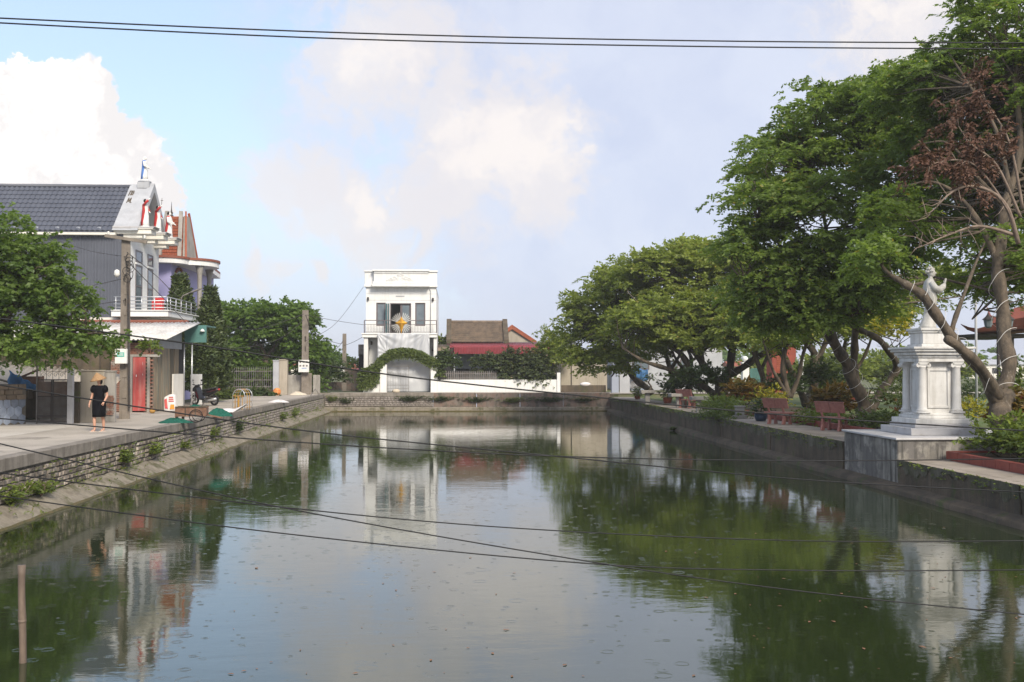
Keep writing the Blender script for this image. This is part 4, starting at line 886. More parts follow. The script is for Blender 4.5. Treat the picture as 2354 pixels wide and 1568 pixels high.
q = Z2(1192, 430, pb.y - .2); mb = MB(); mb.box(q.x - .21, q.x + .21, pb.y - .34, pb.y - .16, q.z - .27, q.z + .27); mbx = build('meter_box', mb, 'plaster', p1, mods=.02)
mb = MB(); mb.box(q.x - .13, q.x + .13, pb.y - .346, pb.y - .341, q.z - .02, q.z + .14); build('sticker', mb, 'green', mbx)
for k in range(3): mb = MB(); mb.box(q.x - .10, q.x + .10, pb.y - .350, pb.y - .347, q.z + .02 + k * .035, q.z + .035 + k * .035); build('sticker_line', mb, 'plaster', mbx)
p2, b2_, H2 = pole('slotted concrete pole carrying a white meter cabinet near the far corner', 701, 907, 713, .34, False)
q = Z3(1387, 932, b2_.y - .3); mb = MB(); mb.box(q.x - .36, q.x + .36, b2_.y - .45, b2_.y - .22, q.z - .43, q.z + .42); mc = build('meter_cabinet', mb, 'plaster', p2, mods=.02)
for r_, zz in enumerate((.28, .02)):
    for c in (-.22, 0, .22): mb = MB(); mb.box(q.x + c - .065, q.x + c + .065, b2_.y - .458, b2_.y - .452, q.z + zz - .06, q.z + zz + .06); build('meter_window', mb, 'ironlight', mc)
for c in range(7): mb = MB(); mb.box(q.x - .13 + c * .05, q.x - .10 + c * .05, b2_.y - .458, b2_.y - .452, q.z - .19, q.z - .12); build('blue_letter', mb, 'bluemark', mc)
p3, b3_, H3 = pole('slim pole with a small white box left of the white house', 791, 899, 767, .24, False)
q = Z3(1812, 970, b3_.y - .3); mb = MB(); mb.box(q.x - .16, q.x + .12, b3_.y - .4, b3_.y - .2, q.z - .3, q.z + .35); build('meter_box', mb, 'plaster', p3, mods=.02)
# street lamp by the conifers
q = ZB(1100, 1160, 54); q2 = ZB(1385, 1048, 54); sl2 = thing('street_lamp', 'curved street lamp reaching out above the conifers', 'lamp', (q.x - .15, 54, 0))
mb = MB(); mb.tube([(q.x - .15, 54, 0), (q.x - .15, 54, q.z - .4), (q.x - .1, 54, q.z - .1), tuple(q), tuple(q.lerp(q2, .3))], .035, 6); build('post', mb, 'ironlight', sl2, True)
mb = MB(); mb.ell(q.lerp(q2, .65), (.42, .09, .05), 10, 6, Matrix.Rotation(R(-20), 3, 'Y')); build('lamp_head', mb, 'ironlight', sl2, True)
# --- iron fence, gate columns and yard walls beyond the bike
FY = 74.5; fx0, fx1 = at(484, 890, FY).x, at(627, 890, FY).x
fc = thing('iron_fence', 'pale rusty iron fence with pointed bars on a low wall beyond the motorbike', 'fence', ((fx0 + fx1) / 2, FY, 0))
mb = MB(); mb.box(fx0 - 1, fx1, FY - .06, FY + .1, 0, .45); build('low_wall', mb, 'conc_dark', fc)
for z in (.55, 1.02, 1.62): mb = MB(); mb.bar((fx0, FY, z), (fx1, FY, z), .05); build('rail', mb, 'ironlight', fc)
n = 30
for i in range(n):
    x = fx0 + (fx1 - fx0) * i / (n - 1); mb = MB(); mb.bar((x, FY, .45), (x, FY, 1.75), .03); mb.lathe([(.035, 1.75), (.004, 1.95)], (x, FY, 0), 5); build('bar', mb, 'ironlight', fc)
for (u0, u1, vt, m_, lb) in ((628, 642, 830, 'dirtywhite', 'grey rendered gate column at the end of the iron fence'), (642, 661, 828, 'beige', 'broad beige concrete gate column left of the slotted pole')):
    a, b_ = at(u0, 907, 74.3), at(u1, 907, 74.3); zt = at(u0, vt, 74.3).z; mb = MB(); mb.box(a.x, b_.x - .01, 74.1, 74.6, 0, zt); mb.box(a.x - .02, b_.x + .0, 74.06, 74.64, zt, zt + .06); tag(build('gate_column', mb, m_, None, mods=.02), lb, 'column')
a, b_ = at(661, 907, 75.4), at(698, 907, 75.4); mb = MB(); mb.box(a.x, b_.x, 75.3, 75.5, 0, at(670, 862, 75.4).z); build_ = build('wall_panel', mb, 'concrete', None); tag(build_, 'rough concrete wall right of the beige gate column', 'wall')
for (u0, u1, vt, Y, m_, lb) in ((709, 716, 858, 75, 'pole', 'thin concrete post right of the slotted pole'), (719, 735, 862, 76.8, 'concrete', 'low grey wall end right of the thin concrete post'), (795, 836, 850, 86, 'brickwall', 'stained brick wall left of the white house'), (735, 795, 878, 90, 'brickwall', 'low brick wall behind the bushes at the lane end')):
    a, b_ = at(u0, 900, Y), at(u1, 900, Y); mb = MB(); mb.box(a.x, b_.x, Y, Y + .2, 0, at(u0, vt, Y).z); tag(build('wall_stub', mb, m_, None, mods=.02), lb, 'wall')
# ================================================================== far end
def far_window(par, a, b_, Y, bars=(), gl='glass', fw=.11, proud=.02, nm='window'):
    """framed window between two corners on a wall that faces the pond"""
    x0, x1, z0, z1 = min(a.x, b_.x), max(a.x, b_.x), min(a.z, b_.z), max(a.z, b_.z); mb = MB()
    for (p, q, r, s) in ((x0, x0 + fw, z0, z1), (x1 - fw, x1, z0, z1), (x0 + fw, x1 - fw, z1 - fw, z1), (x0 + fw, x1 - fw, z0, z0 + fw)): mb.box(p, q, Y - proud, Y + .05, r, s)
    for k in bars: xx = x0 + (x1 - x0) * k; mb.box(xx - .04, xx + .04, Y - proud + .003, Y + .05, z0 + fw, z1 - fw)
    w_ = build(nm, mb, 'frame', par); mb = MB(); mb.box(x0 + fw, x1 - fw, Y - .005, Y + .02, z0 + fw, z1 - fw); build('pane', mb, gl, w_); return w_
WY = 83.3
wh = thing('white_house', 'narrow two-storey white house with moulded parapet and balcony at the far end', 'house', (-4.2, WY, 0))
xl, xr = Z4(113, 500, WY).x, Z4(787, 500, WY).x; zt = Z4(300, 133, WY).z; zp = Z4(300, 290, WY).z; zb = Z4(300, 735, WY).z
dxl, dxr = Z4(350, 500, WY).x, Z4(546, 500, WY).x; dzt = Z4(400, 437, WY).z
wl_, wr_, wz0, wz1 = Z4(220, 500, WY).x, Z4(308, 500, WY).x, Z4(260, 650, WY).z, Z4(260, 433, WY).z
vl_, vr_ = Z4(583, 500, WY).x, Z4(678, 500, WY).x
ol = Z4(313, 500, WY).x
mb = MB()                                 # front wall built round its openings
mb.box(xl + .1, wl_, WY, WY + .22, zb, zp); mb.box(wl_, wr_, WY, WY + .22, zb, wz0); mb.box(wl_, wr_, WY, WY + .22, wz1, zp); mb.box(wr_, dxl, WY, WY + .22, zb, zp)
mb.box(dxl, dxr, WY, WY + .22, dzt, zp); mb.box(dxr, vl_, WY, WY + .22, zb, zp); mb.box(vl_, vr_, WY, WY + .22, zb, wz0); mb.box(vl_, vr_, WY, WY + .22, wz1, zp); mb.box(vr_, xr - .06, WY, WY + .22, zb, zp)
build('front_wall', mb, 'white', wh)
mb = MB(); mb.box(xl + .1, xl + .3, WY + .22, WY + 12, 0, zp); mb.box(xr - .26, xr - .06, WY + .22, WY + 12, 0, zp); mb.box(xl + .3, xr - .26, WY + 11.8, WY + 12, 0, zp); mb.box(xl + .1, xr - .06, WY + .22, WY + 12, zp - .15, zp - .02); mb.box(xl + .3, xr - .26, WY + .22, WY + 11.8, zb - .1, zb + .02); build('side_walls', mb, 'white', wh)
mb = MB(); mb.box(xl + .3, xr - .26, WY + 3.0, WY + 3.1, zb + .03, zp - .16); build('room_wall', mb, 'room', wh)
far_window(wh, Vector((wl_, WY, wz0)), Vector((wr_, WY, wz1)), WY + .1); far_window(wh, Vector((vl_, WY, wz0)), Vector((vr_, WY, wz1)), WY + .1)
far_window(wh, Vector((dxl + (dxr - dxl) * .48, WY, zb + .02)), Vector((dxr, WY, dzt)), WY + .12, nm='door_leaf', fw=.16)
mb = MB(); mb.box(dxl, dxl + .07, WY - .01, WY + .2, zb, dzt); mb.box(dxl, dxr, WY - .012, WY + .2, dzt - .07, dzt); mb.box(dxr - .06, dxr, WY - .012, WY + .1, zb, dzt - .07); build('door_frame', mb, 'frame', wh)
for (xa, xb) in ((ol, (ol + dxl) / 2 - .01), ((ol + dxl) / 2 + .01, dxl - .02)):   # folded-out teal door leaf
    mb = MB(); mb.box(xa, xb, WY - .55, WY - .50, zb + .05, dzt - .06); dl = build('open_door_leaf', mb, 'glass_teal', wh)
    mb = MB(); mb.box(xb - .05, xb, WY - .57, WY - .552, zb + .05, dzt - .06); build('stile', mb, 'frame', dl)
# parapet with recessed ends, cornice beads and a raised scroll relief
px0, px1 = Z4(187, 200, WY).x, Z4(712, 200, WY).x
mb = MB(); mb.box(xl, xr, WY - .12, WY + .3, zp, zt - .12); par = build('parapet', mb, 'white', wh, mods=.02)
mb = MB(); mb.box(px0 + .12, px1 - .05, WY - .5, WY - .12, zp + .42, zt - .1); build('parapet_panel', mb, 'white', par, mods=.03)
mb = MB(); mb.box(px0 - .02, px1 + .06, WY - .62, WY - .12, zp + .02, zp + .24); build('parapet_ledge', mb, 'white', par, mods=.03)
mb = MB(); mb.box(px0 + .03, px1 + .0, WY - .56, WY - .12, zp + .24, zp + .42); build('parapet_moulding', mb, 'white', par, mods=.05)
mb = MB(); mb.box(px0 + .02, px1 + .04, WY - .64, WY - .12, zt - .1, zt + .03); mb.box(xl - .05, xr + .05, WY - .22, WY + .35, zt - .12, zt - .0); build('parapet_cap', mb, 'white', par, mods=.02)
mb = MB(); mb.box(xl - .03, xr + .03, WY - .2, WY - .1, zp + .02, zp + .2); build('end_ledge', mb, 'white', par, mods=.02)
n = 44
for i in range(n): mb = MB(); x = px0 + .16 + i * (px1 - px0 - .2) / n; mb.obox((x + .05, WY - .53, zt - .19), (.06, .08, .13)); build('dentil', mb, 'white', par)
rl = MB(); xc = Z4(447, 220, WY).x; zc0 = zp + .45; Yr = WY - .505; rr = random.Random(2)
def scroll(x, z, r, s, turns=1.6): rl.tube([(x + s * r * (1 - k / 22) * math.cos(k * turns * 6.28 / 18), Yr, z + r * (1 - k / 22) * math.sin(k * turns * 6.28 / 18)) for k in range(18)], .028, 5)
for i, (dx, dz, r) in enumerate(((.12, .42, .12), (.16, .15, .15), (.42, .26, .13), (.45, .07, .13), (.68, .15, .12), (.86, .05, .11), (.98, .03, .07))):
    for s in (-1, 1): scroll(xc + s * dx, zc0 + dz, r, s)
rl.ell((xc, Yr, zc0 + .62), (.11, .04, .13), 10, 6); rl.tube([(xc - 1.05, Yr, zc0), (xc + 1.05, Yr, zc0)], .03, 5); build('scroll_relief', rl, 'white', par, True)
mb = MB(); q = Z4(443, 373, WY); mb.box(q.x - .34, q.x + .34, WY - .02, WY, q.z - .05, q.z + .05); build('plaque', mb, 'dirtywhite', wh)
# joints, drain pipe, lamps
for zz in (410, 350): mb = MB(); z = Z4(300, zz, WY).z; mb.box(xl + .12, xr - .08, WY - .006, WY, z - .012, z + .012); build('wall_joint', mb, 'dirtywhite', wh)
mb = MB(); q = Z4(728, 330, WY).x; mb.tube([(q - .12, WY - .05, zp - .02), (q, WY - .05, zp - .3), (q, WY - .05, zb)], .03, 6); build('drain_pipe', mb, 'dirtywhite', wh, True)
for (zx, zy) in ((145, 398), (749, 405), (145, 865), (747, 868), (172, 808)):
    q = Z4(zx, zy, WY); mb = MB(); mb.lathe([(.05, -.14), (.075, -.1), (.075, .1), (.05, .14)], (q.x, WY - .1 if zy < 700 else WY + .35, q.z), 8); build('wall_lamp', mb, 'iron', wh, True)
# balcony slab and rail
zs0, zs1 = Z4(300, 760, WY).z, Z4(300, 720, WY).z
mb = MB(); mb.box(xl - .12, xr + .02, WY - .9, WY + .2, zs0, zs1 - .1); mb.box(xl - .18, xr + .06, WY - .96, WY + .19, zs1 - .1, zs1); bs = build('balcony', mb, 'white', wh, mods=.02)
zr = Z4(300, 598, WY - .85).z
mb = MB(); mb.bar((xl + .05, WY - .85, zr), (xr - .02, WY - .85, zr), .06); mb.bar((xl + .05, WY - .85, zr - .3), (xr - .02, WY - .85, zr - .3), .035); mb.bar((xl + .05, WY - .85, zs1 + .08), (xr - .02, WY - .85, zs1 + .08), .04); rl_ = build('railing', mb, 'frame', bs)
for x in (xl + .05, xr - .03, (xl + xr) / 2 - 1.2): mb = MB(); mb.bar((x, WY - .85, zs1), (x, WY - .85, zr), .07); build('rail_post', mb, 'frame', rl_)
n = 46
for i in range(n): mb = MB(); x = xl + .15 + i * (xr - xl - .25) / n; mb.bar((x, WY - .85, zs1 + .08), (x, WY - .85, zr - .3), .022); build('baluster', mb, 'ironlight', rl_)
# ground floor: recess and piers
mb = MB(); mb.box(xl, xl + .32, WY - .75, WY + .2, 0, zs0); mb.box(xr - .25, xr - .0, WY - .75, WY + .2, 0, zs0); build('pier', mb, 'white', wh, mods=.02)
mb = MB(); mb.box(xl + .32, xr - .25, WY + .45, WY + .6, 0, zs0); build('recess_wall', mb, 'white', wh)
for (zx, zy, dz) in ((90, 875, .5), (95, 1000, .85)):
    q = Z4(zx, zy, WY + 3); mb = MB(); mb.box(q.x - .28, q.x + .45, WY + 2.6, WY + 3.2, q.z - dz, q.z + dz * .9); tag(build('air_conditioner' if zx == 90 else 'tall_shutter', mb, 'ironlight' if zx == 90 else 'dark', None, mods=.02), 'grey air conditioner box on the left side of the white house' if zx == 90 else 'dark shutter on the left side of the white house', 'air conditioner' if zx == 90 else 'shutter')
# star with rays on the rail
sc = Z4(455, 622, WY - 1.0); st = thing('star_ornament', 'golden four-pointed star with white rays on the balcony rail of the white house', 'ornament', sc)
mb = MB(); pts = []
for k in range(8):
    a = math.pi / 2 + k * math.pi / 4; r = (.50 if k == 0 else .86 if k == 4 else .48) if k % 2 == 0 else .25; pts.append(Vector((math.cos(a) * r, 0, math.sin(a) * r)))
vs = [sc + p for p in pts] + [sc + Vector((0, -.16, 0)), sc + Vector((0, .05, 0))]
mb.add(vs, [(k, (k + 1) % 8, 8) for k in range(8)] + [((k + 1) % 8, k, 9) for k in range(8)]); build('star', mb, 'gold', st)
for k in range(30):
    a = (k + .5) * 2 * math.pi / 30
    if abs(math.cos(a)) > .985 or abs(math.sin(a)) > .99: continue
    mb = MB(); mb.bar(sc + Vector((math.cos(a) * .30, .03, math.sin(a) * .30)), sc + Vector((math.cos(a) * .80, .03, math.sin(a) * .80)), .035); build('ray', mb, 'plaster', st)
# tarpaulin hung from the balcony
ta, tb_ = Z4(235, 722, WY - 1.0), Z4(718, 722, WY - 1.0); tz0 = .02
def tarpf(a, b_):
    x = ta.x + (tb_.x - ta.x) * a; z = ta.z - (ta.z - tz0) * b_; f = 0
    f += .022 * math.sin(a * 46 + 3 * math.sin(b_ * 3)) * (1 - b_) ** .6 + .04 * math.sin(a * 13 - b_ * 4)
    for (ca, cb, r, k) in ((.0, .0, .9, 30), (.95, .0, .8, 34), (.2, .35, .7, 24)): dd = math.hypot((a - ca), (b_ - cb) * 1.3); f += .022 * math.sin(math.atan2(b_ - cb + .02, a - ca + .02) * k * .55) * max(0, 1 - dd / r)
    f += .06 * math.sin((b_ - .55 + .5 * (a - .5) ** 2) * 34) * math.exp(-((b_ - .6) / .2) ** 2) * math.exp(-((a - .4) / .35) ** 2)
    return (x, WY - 1.02 - .05 + f * 1.5 - .25 * b_, z)
mb = MB(); mb.grid(tarpf, 110, 70); tag(build('tarpaulin', mb, 'tarp', None, True, mods='solid'), 'large wrinkled grey tarpaulin hanging from the balcony of the white house', 'tarpaulin')
# boundary wall, pillars, gate, arch with vine
BY = 81.2
bw = thing('boundary_wall', 'low white boundary wall with square gate pillars before the white house', 'wall', (0, BY, 0))
ztop = Z4(1200, 1150, BY).z
mb = MB(); mb.box(Z4(100, 1200, BY).x, Z4(254, 1200, BY).x, BY, BY + .16, -.02, ztop); build('wall_length', mb, 'white', bw, mods=.01)
mb = MB(); mb.box(Z4(792, 1200, BY).x, Z4(1905, 1200, BY).x, BY, BY + .16, -.02, ztop); build('wall_length', mb, 'white', bw, mods=.01)
for (a, b_, zy) in ((256, 318, 1010), (728, 791, 1012), (1905, 1936, 1085)):
    mb = MB(); mb.box(Z4(a, 1200, BY).x, Z4(b_, 1200, BY).x, BY - .1, BY + .26, -.02, Z4(a, zy, BY).z); build('pillar', mb, 'white', bw, mods=.01)
gx0, gx1 = Z4(322, 1200, BY).x, Z4(523, 1200, BY).x; gz = Z4(400, 1028, BY).z
wg = thing('wire_gate', 'thin dark barred gate leaf left ajar in front of the grey tarpaulin', 'gate', ((gx0 + gx1) / 2, BY, 0)); mb = MB()
for z in (.25, .52, gz - .22, gz): mb.bar((gx0, BY, z + .02), (gx1, BY, z + .02), .03)
mb.bar((gx0, BY, 0), (gx0, BY, gz), .035); mb.bar((gx1, BY, 0), (gx1, BY, gz), .035); build('frame', mb, 'ironlight', wg)
for i in range(1, 13): mb = MB(); x = gx0 + (gx1 - gx0) * i / 13; mb.bar((x, BY, .05), (x, BY, gz - .2 - .25 * abs(math.sin(i))), .014); build('bar', mb, 'ironlight', wg)
mb = MB(); q = Z4(405, 1255, BY - 1); mb.ell((q.x, q.y, .12), (.3, .2, .16), 8, 6); tag(build('sack', mb, 'fruit', None, True), 'small tan sack on the far wall before the barred gate', 'sack')
# vine-covered arch
arch_pts = [Z4(x, y_, BY + .1) for x, y_ in ((95, 1100), (170, 1075), (235, 1010), (290, 950), (360, 905), (450, 890), (540, 895), (620, 915), (690, 955), (760, 985), (830, 1000))]
va = thing('vine_arch', 'green creeper arching over the gate in front of the grey tarpaulin', 'vine', arch_pts[0]); mb = MB(); mb.tube(smooth_path(arch_pts, 4), .05, 6); build('arch_frame', mb, 'iron', va)
P = []; D = []
ap_ = [Vector(p) for p in smooth_path(arch_pts, 12)]
for i, p in enumerate(ap_):
    k = i / len(ap_); th = .34 if k > .15 else .5
    for _ in range(46):
        d = unit(rng.normal(0, 1, 3)); P.append(np.array(p) + d * np.array([.22, .3, th * .78]) * rng.uniform(.3, 1)); D.append(d + np.array([0, -.5, -.2]))
    if k < .16:
        for _ in range(40): d = rng.uniform(-1, 1, 3); P.append(np.array(p) + np.array([d[0] * .35, d[1] * .3 - .1, -.5 + d[2] * .55])); D.append(d + np.array([0, -.6, -.2]))
    if 30 < i and i % 2 == 0: P.append(np.array(p) + np.array([0, -.25, -.36])); D.append([rng.uniform(-.3, .3), -.1, -1])
leaf_mesh('foliage', np.array(P), np.array(D), 'leaf_vine', va, 6, .16, .12, .05, .5, up=.25)
# red-roofed house beyond the wall
RY = 90.0
rh = thing('farmhouse', 'low house with mossy tiled roof and long dark red sheet awning behind the white wall', 'house', (3, RY, 0))
rx0, rx1, rzt, rzb = Z4(880, 700, RY).x, Z4(1425, 700, RY).x, Z4(1100, 615, RY + 2.4).z, Z4(1100, 800, RY).z
mb = MB(); mb.box(rx0, rx1 + 6, RY + .1, RY + 5, 0, rzb); build('wall', mb, 'room', rh)
mb = MB(); corr(mb, (rx0 + .1, RY - .3, rzb), (rx1 - rx0 - .2, 0, 0), (0, 2.9, rzt - rzb), 42, .05, (0, -.5, 1), 5, 14); rt = build('tiled_roof', mb, 'oldtile', rh, True)
tm = MB()
for j in range(10):
    zz = rzb + (rzt - rzb) * j / 10; yy = RY - .36 + 2.9 * j / 10
    for i in range(42): x = rx0 + .12 + (rx1 - rx0 - .2) * (i + .5) / 42; tm.obox((x, yy, zz + .09 + random.uniform(-.01, .01)), (.13, .06, .05))
build('tile_edges', tm, 'oldtile', rt, kind='stuff')
mb = MB(); mb.prism([(rx0 + .1, RY + 2.6, rzb), (rx0 + .1, RY + 5.4, rzb), (rx0 + .1, RY + 2.6, rzt)], (rx1 - rx0 - .2, 0, 0)); build('rear_slope', mb, 'oldtile', rh)
for x in (rx0 - .05, rx1 - .15): mb = MB(); mb.prism([(x, RY - .45, rzb - .15), (x, RY + 2.6, rzt + .02), (x, RY + 2.6, rzt + .3), (x, RY - .45, rzb + .2)], (.42, 0, 0)); build('verge', mb, 'conc_dark', rh)
mb = MB(); mb.tube([(rx0, RY + 2.6, rzt + .05), (rx1, RY + 2.6, rzt + .05)], .12, 8); build('ridge', mb, 'oldtile', rh, True)
ax0, ax1 = Z4(905, 830, 87.5).x, Z4(1850, 830, 87.5).x; az1, az0 = Z4(1100, 803, RY).z, Z4(1100, 850, 87.5).z; azf = Z4(1100, 910, 87.5).z
mb = MB(); corr(mb, (ax0, 87.5, az0), (ax1 - ax0, 0, 0), (0, 2.5, az1 - az0), 60, .03, (0, -.3, 1), 4, 1); aw = build('awning', mb, 'redroof', rh, True, mods='solid')
mb = MB(); xq = Z4(945, 850, 87.5).x; corr(mb, (xq, 87.48, azf), (ax1 - xq, 0, 0), (0, 0, az0 - azf), 62, .025, (0, -1, 0), 4, 1); build('awning_fascia', mb, 'redroof', aw, True)
mb = MB(); mb.prism([(ax0 - .3, 89.8, az1), (xq, 87.45, az0 + .03), (xq, 87.45, azf), (ax0 + .1, 89.8, azf)], (0, .03, 0)); build('awning_end', mb, 'redroof', aw)
mb = MB(); x = Z4(948, 1000, 87.4).x; mb.tube([(x, 87.6, 0), (x, 87.6, azf + .3)], .06, 8); build('awning_post', mb, 'dirtywhite', rh, True)
mb = MB(); a, b_ = Z4(985, 1100, RY), Z4(1085, 970, RY); mb.box(a.x, b_.x, RY + .04, RY + .12, 0, b_.z); build('door', mb, 'dark', rh)
a = Z4(940, 950, RY + .05); b_ = Z4(1140, 915, RY + .05); mb = MB(); mb.box(a.x, b_.x + 2, RY + .03, RY + .098, b_.z - 1.2, b_.z + .3); build('wall_band', mb, 'bluegrey', rh)
# small annex roof left, gable house behind with orange verge
mb = MB(); a, b_ = Z4(790, 820, 86), Z4(880, 880, 86); corr(mb, (a.x, 85.6, b_.z), (b_.x - a.x + .2, 0, 0), (0, 2, a.z - b_.z), 10, .04, (0, -.4, 1), 4, 1); an = tag(build('annex_roof', mb, 'oldtile', None, True, mods='solid'), 'small mossy sheet roof between the white house and the tiled roof', 'roof')
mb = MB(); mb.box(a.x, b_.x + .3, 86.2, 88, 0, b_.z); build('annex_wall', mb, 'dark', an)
GY_ = 98; g2 = thing('gable_house', 'grey gable house with orange-red roof edge behind the tiled roof', 'house', (9, GY_, 0))
pl, pa, pr = Z4(1330, 800, GY_), Z4(1485, 680, GY_), Z4(1680, 805, GY_)
mb = MB(); mb.prism([(pl.x, GY_, 0), (pr.x, GY_, 0), (pr.x, GY_, pr.z), (pa.x, GY_, pa.z), (pl.x, GY_, pl.z)], (0, 8, 0)); build('gable_wall', mb, 'beige', g2)
for q in (pl, pr): mb = MB(); dv = (q - pa).normalized(); mb.bar((pa.x, GY_ + 3.9, pa.z + .1), (q.x + dv.x * .3, GY_ + 3.9, q.z + dv.z * .3 + .1), 8.2, .32) if False else mb.prism([(pa.x, GY_ - .2, pa.z), (pa.x, GY_ - .2, pa.z + .42), (q.x + dv.x * .4, GY_ - .2, q.z + dv.z * .4 + .38), (q.x + dv.x * .4, GY_ - .2, q.z + dv.z * .4)], (0, 8.4, 0)); build('roof_slope', mb, 'terracotta', g2)
# picket rail on the white wall
pk = thing('picket_fence', 'short grey-brown picket fence on the white wall before the red awning', 'fence', (2, BY, ztop)); x0, x1 = Z4(826, 1100, BY).x, Z4(1345, 1100, BY).x; zk = Z4(1000, 1078, BY).z
mb = MB(); mb.bar((x0, BY + .08, zk - .12), (x1, BY + .08, zk - .12), .05); mb.bar((x0, BY + .08, ztop + .12), (x1, BY + .08, ztop + .12), .05); build('rail', mb, 'ironlight', pk)
n = 27
for i in range(n): mb = MB(); x = x0 + (x1 - x0) * (i + .5) / n; mb.prism([(x - .035, BY + .05, ztop), (x + .035, BY + .05, ztop), (x + .035, BY + .05, zk), (x, BY + .05, zk + .1), (x - .035, BY + .05, zk)], (0, .03, 0)); build('picket', mb, 'ironlight', pk)
# hedge and shrubs over the wall
hd_ = thing('flowering_hedge', 'dark flowering hedge spilling over the white wall before the red awning', 'hedge', Z4(1500, 1150, BY + .5))
P = []; D = []
for (zx, zy, r, n) in ((1190, 1000, .55, 60), (1280, 980, .6, 80), (1390, 1010, .8, 120), (1480, 955, .9, 150), (1600, 1000, 1.0, 160), (1700, 985, 1.0, 160), (1560, 1090, .9, 130), (1690, 1100, .9, 130), (1800, 1100, 1.0, 130), (1430, 1090, .6, 70), (1140, 975, .3, 16)):
    c = np.array(Z4(zx, zy, BY + .5)); d = unit(rng.normal(0, 1, (n, 3))); P.append(c + d * r * np.array([1, .7, 1]) * rng.uniform(.4, 1, (n, 1))); D.append(d + np.array([0, -.2, .3]))
leaf_mesh('foliage', np.concatenate(P), np.concatenate(D), 'leaf_rose', hd_, 9, .35, .2, .07, .3)
mb = MB()
for zx in (1250, 1400, 1520, 1640, 1760): q = Z4(zx, 1000, BY + .5); mb.tube([(q.x, q.y, .0), (q.x + .1, q.y, .8), tuple(q)], [.04, .03, .015], 5)
build('stems', mb, 'bark_dark', hd_)
shrub('wall_shrub', 'leafy green bush hanging over the right gate pillar of the white house', Z4(865, 1000, BY + .2), (.95, .5, .95), 'leaf_dark', 200, slen=.3, ll=.2, lw=.07)
shrub('wall_shrub', 'small bush low on the white wall beside the right gate pillar', Z4(815, 1110, BY), (.35, .3, .45), 'leaf_vine', 60, slen=.2, ll=.16, lw=.06)
shrub('small_tree_top', 'bright leaf tuft showing between white house and tiled roof', Z4(825, 800, 92), (.9, .6, .6), 'leaf_lime', 90, slen=.3, ll=.25, lw=.09)
shrub('tall_shrub', 'yellow-green bush at the right end of the white wall', Z4(1860, 905, BY + 1.5), (1.3, 1.1, 2.1), 'leaf_mid', 560, slen=.4, ll=.2, lw=.07, stems=10)
# beige building, posts and white buildings right of the wall
bb = thing('beige_building', 'plain beige rendered building right of the white wall', 'building', (9.5, 84, 0))
a, b_ = at(1289, 890, 84), at(1395, 890, 84); mb = MB(); mb.box(a.x, b_.x, 84, 92, 0, at(1300, 815, 84).z + .2); build('wall', mb, 'beige', bb)
mb = MB(); mb.box(a.x - .1, b_.x + .1, 83.9, 92.1, at(1300, 815, 84).z + .2, at(1300, 815, 84).z + .35); build('roof_slab', mb, 'concrete', bb)
mb = MB(); x = at(1313, 880, 84).x; mb.box(x - .03, x + .03, 83.93, 84, 0, 2.9); build('drain_pipe', mb, 'iron', bb)
mb = MB(); mb.box(at(1290, 890, 80).x, at(1392, 890, 80).x, 79.9, 80.1, 0, .55); tag(build('low_wall', mb, 'conc_dark', None, mods=.03), 'stained low wall in front of the beige building', 'wall')
mb = MB(); mb.ell((at(1345, 890, 80).x, 80, .62), (.42, .2, .16), 10, 6); tag(build('sack', mb, 'sack', None, True), 'white sack on the stained low wall before the beige building', 'sack')
a = at(1405, 900, 79); b_ = at(1421, 900, 79); mb = MB(); mb.box(a.x, b_.x, 78.8, 79.3, 0, at(1405, 838, 79).z); mb.box(a.x - .06, b_.x + .06, 78.74, 79.36, at(1405, 838, 79).z, at(1405, 838, 79).z + .12); tag(build('gate_column', mb, 'bluegrey', None, mods=.02), 'blue-grey square gate column at the far right corner of the pond', 'column')
a = at(1424, 900, 79); mb = MB(); mb.box(a.x, a.x + .75, 79.0, 79.1, 0, 1.7); tag(build('sheet_gate', mb, 'dirtywhite', None), 'pale gate panel right of the blue-grey column', 'gate')
wb = thing('white_building', 'white building with dark windows and grey railings behind the far right trees', 'building', (17, 88, 0))
a, b_ = at(1428, 880, 88), at(1660, 880, 88); zt_ = at(1500, 790, 88).z
mb = MB(); mb.box(a.x, b_.x, 88, 97, 0, zt_); build('wall', mb, 'dirtywhite', wb)
mb = MB(); mb.box(a.x - .3, b_.x + .3, 87.6, 97.3, zt_, zt_ + .25); build('roof_slab', mb, 'dirtywhite', wb)
for (zx0, zy0, zx1, zy1) in ((700, 380, 865, 560), (1060, 470, 1150, 545), (1165, 460, 1245, 560), (870, 330, 990, 390)): far_window(wb, Z5(zx0, zy0, 88), Z5(zx1, zy1, 88), 87.98, (.5,), gl='glass')
a, b_ = Z5(700, 550, 87.6), Z5(850, 660, 87.6); mb = MB(); mb.grid(lambda s, t_: (a.x + (b_.x - a.x) * s, 87.5 + .06 * math.sin(s * 17), a.z + (b_.z - a.z) * t_ + .12 * math.sin(s * 6)), 16, 4); tag(build('tarpaulin', mb, 'bluetarp', None, True, mods='solid'), 'blue tarpaulin hung on the white building behind the trees', 'tarpaulin')
a, b_ = Z5(690, 680, 87.4), Z5(850, 740, 87.4); rl_ = MB(); rl_.bar((a.x, 87.4, a.z), (b_.x, 87.4, a.z), .07); rl_.bar((a.x, 87.4, b_.z), (b_.x, 87.4, b_.z), .07)
for i in range(14): x = a.x + (b_.x - a.x) * i / 13; rl_.bar((x, 87.4, b_.z), (x, 87.4, a.z), .04)
build('railing', rl_, 'ironlight', wb); mb = MB(); mb.box(a.x, b_.x, 87.3, 87.99, b_.z - .9, b_.z - .04); build('balcony_front', mb, 'bluegrey', wb)
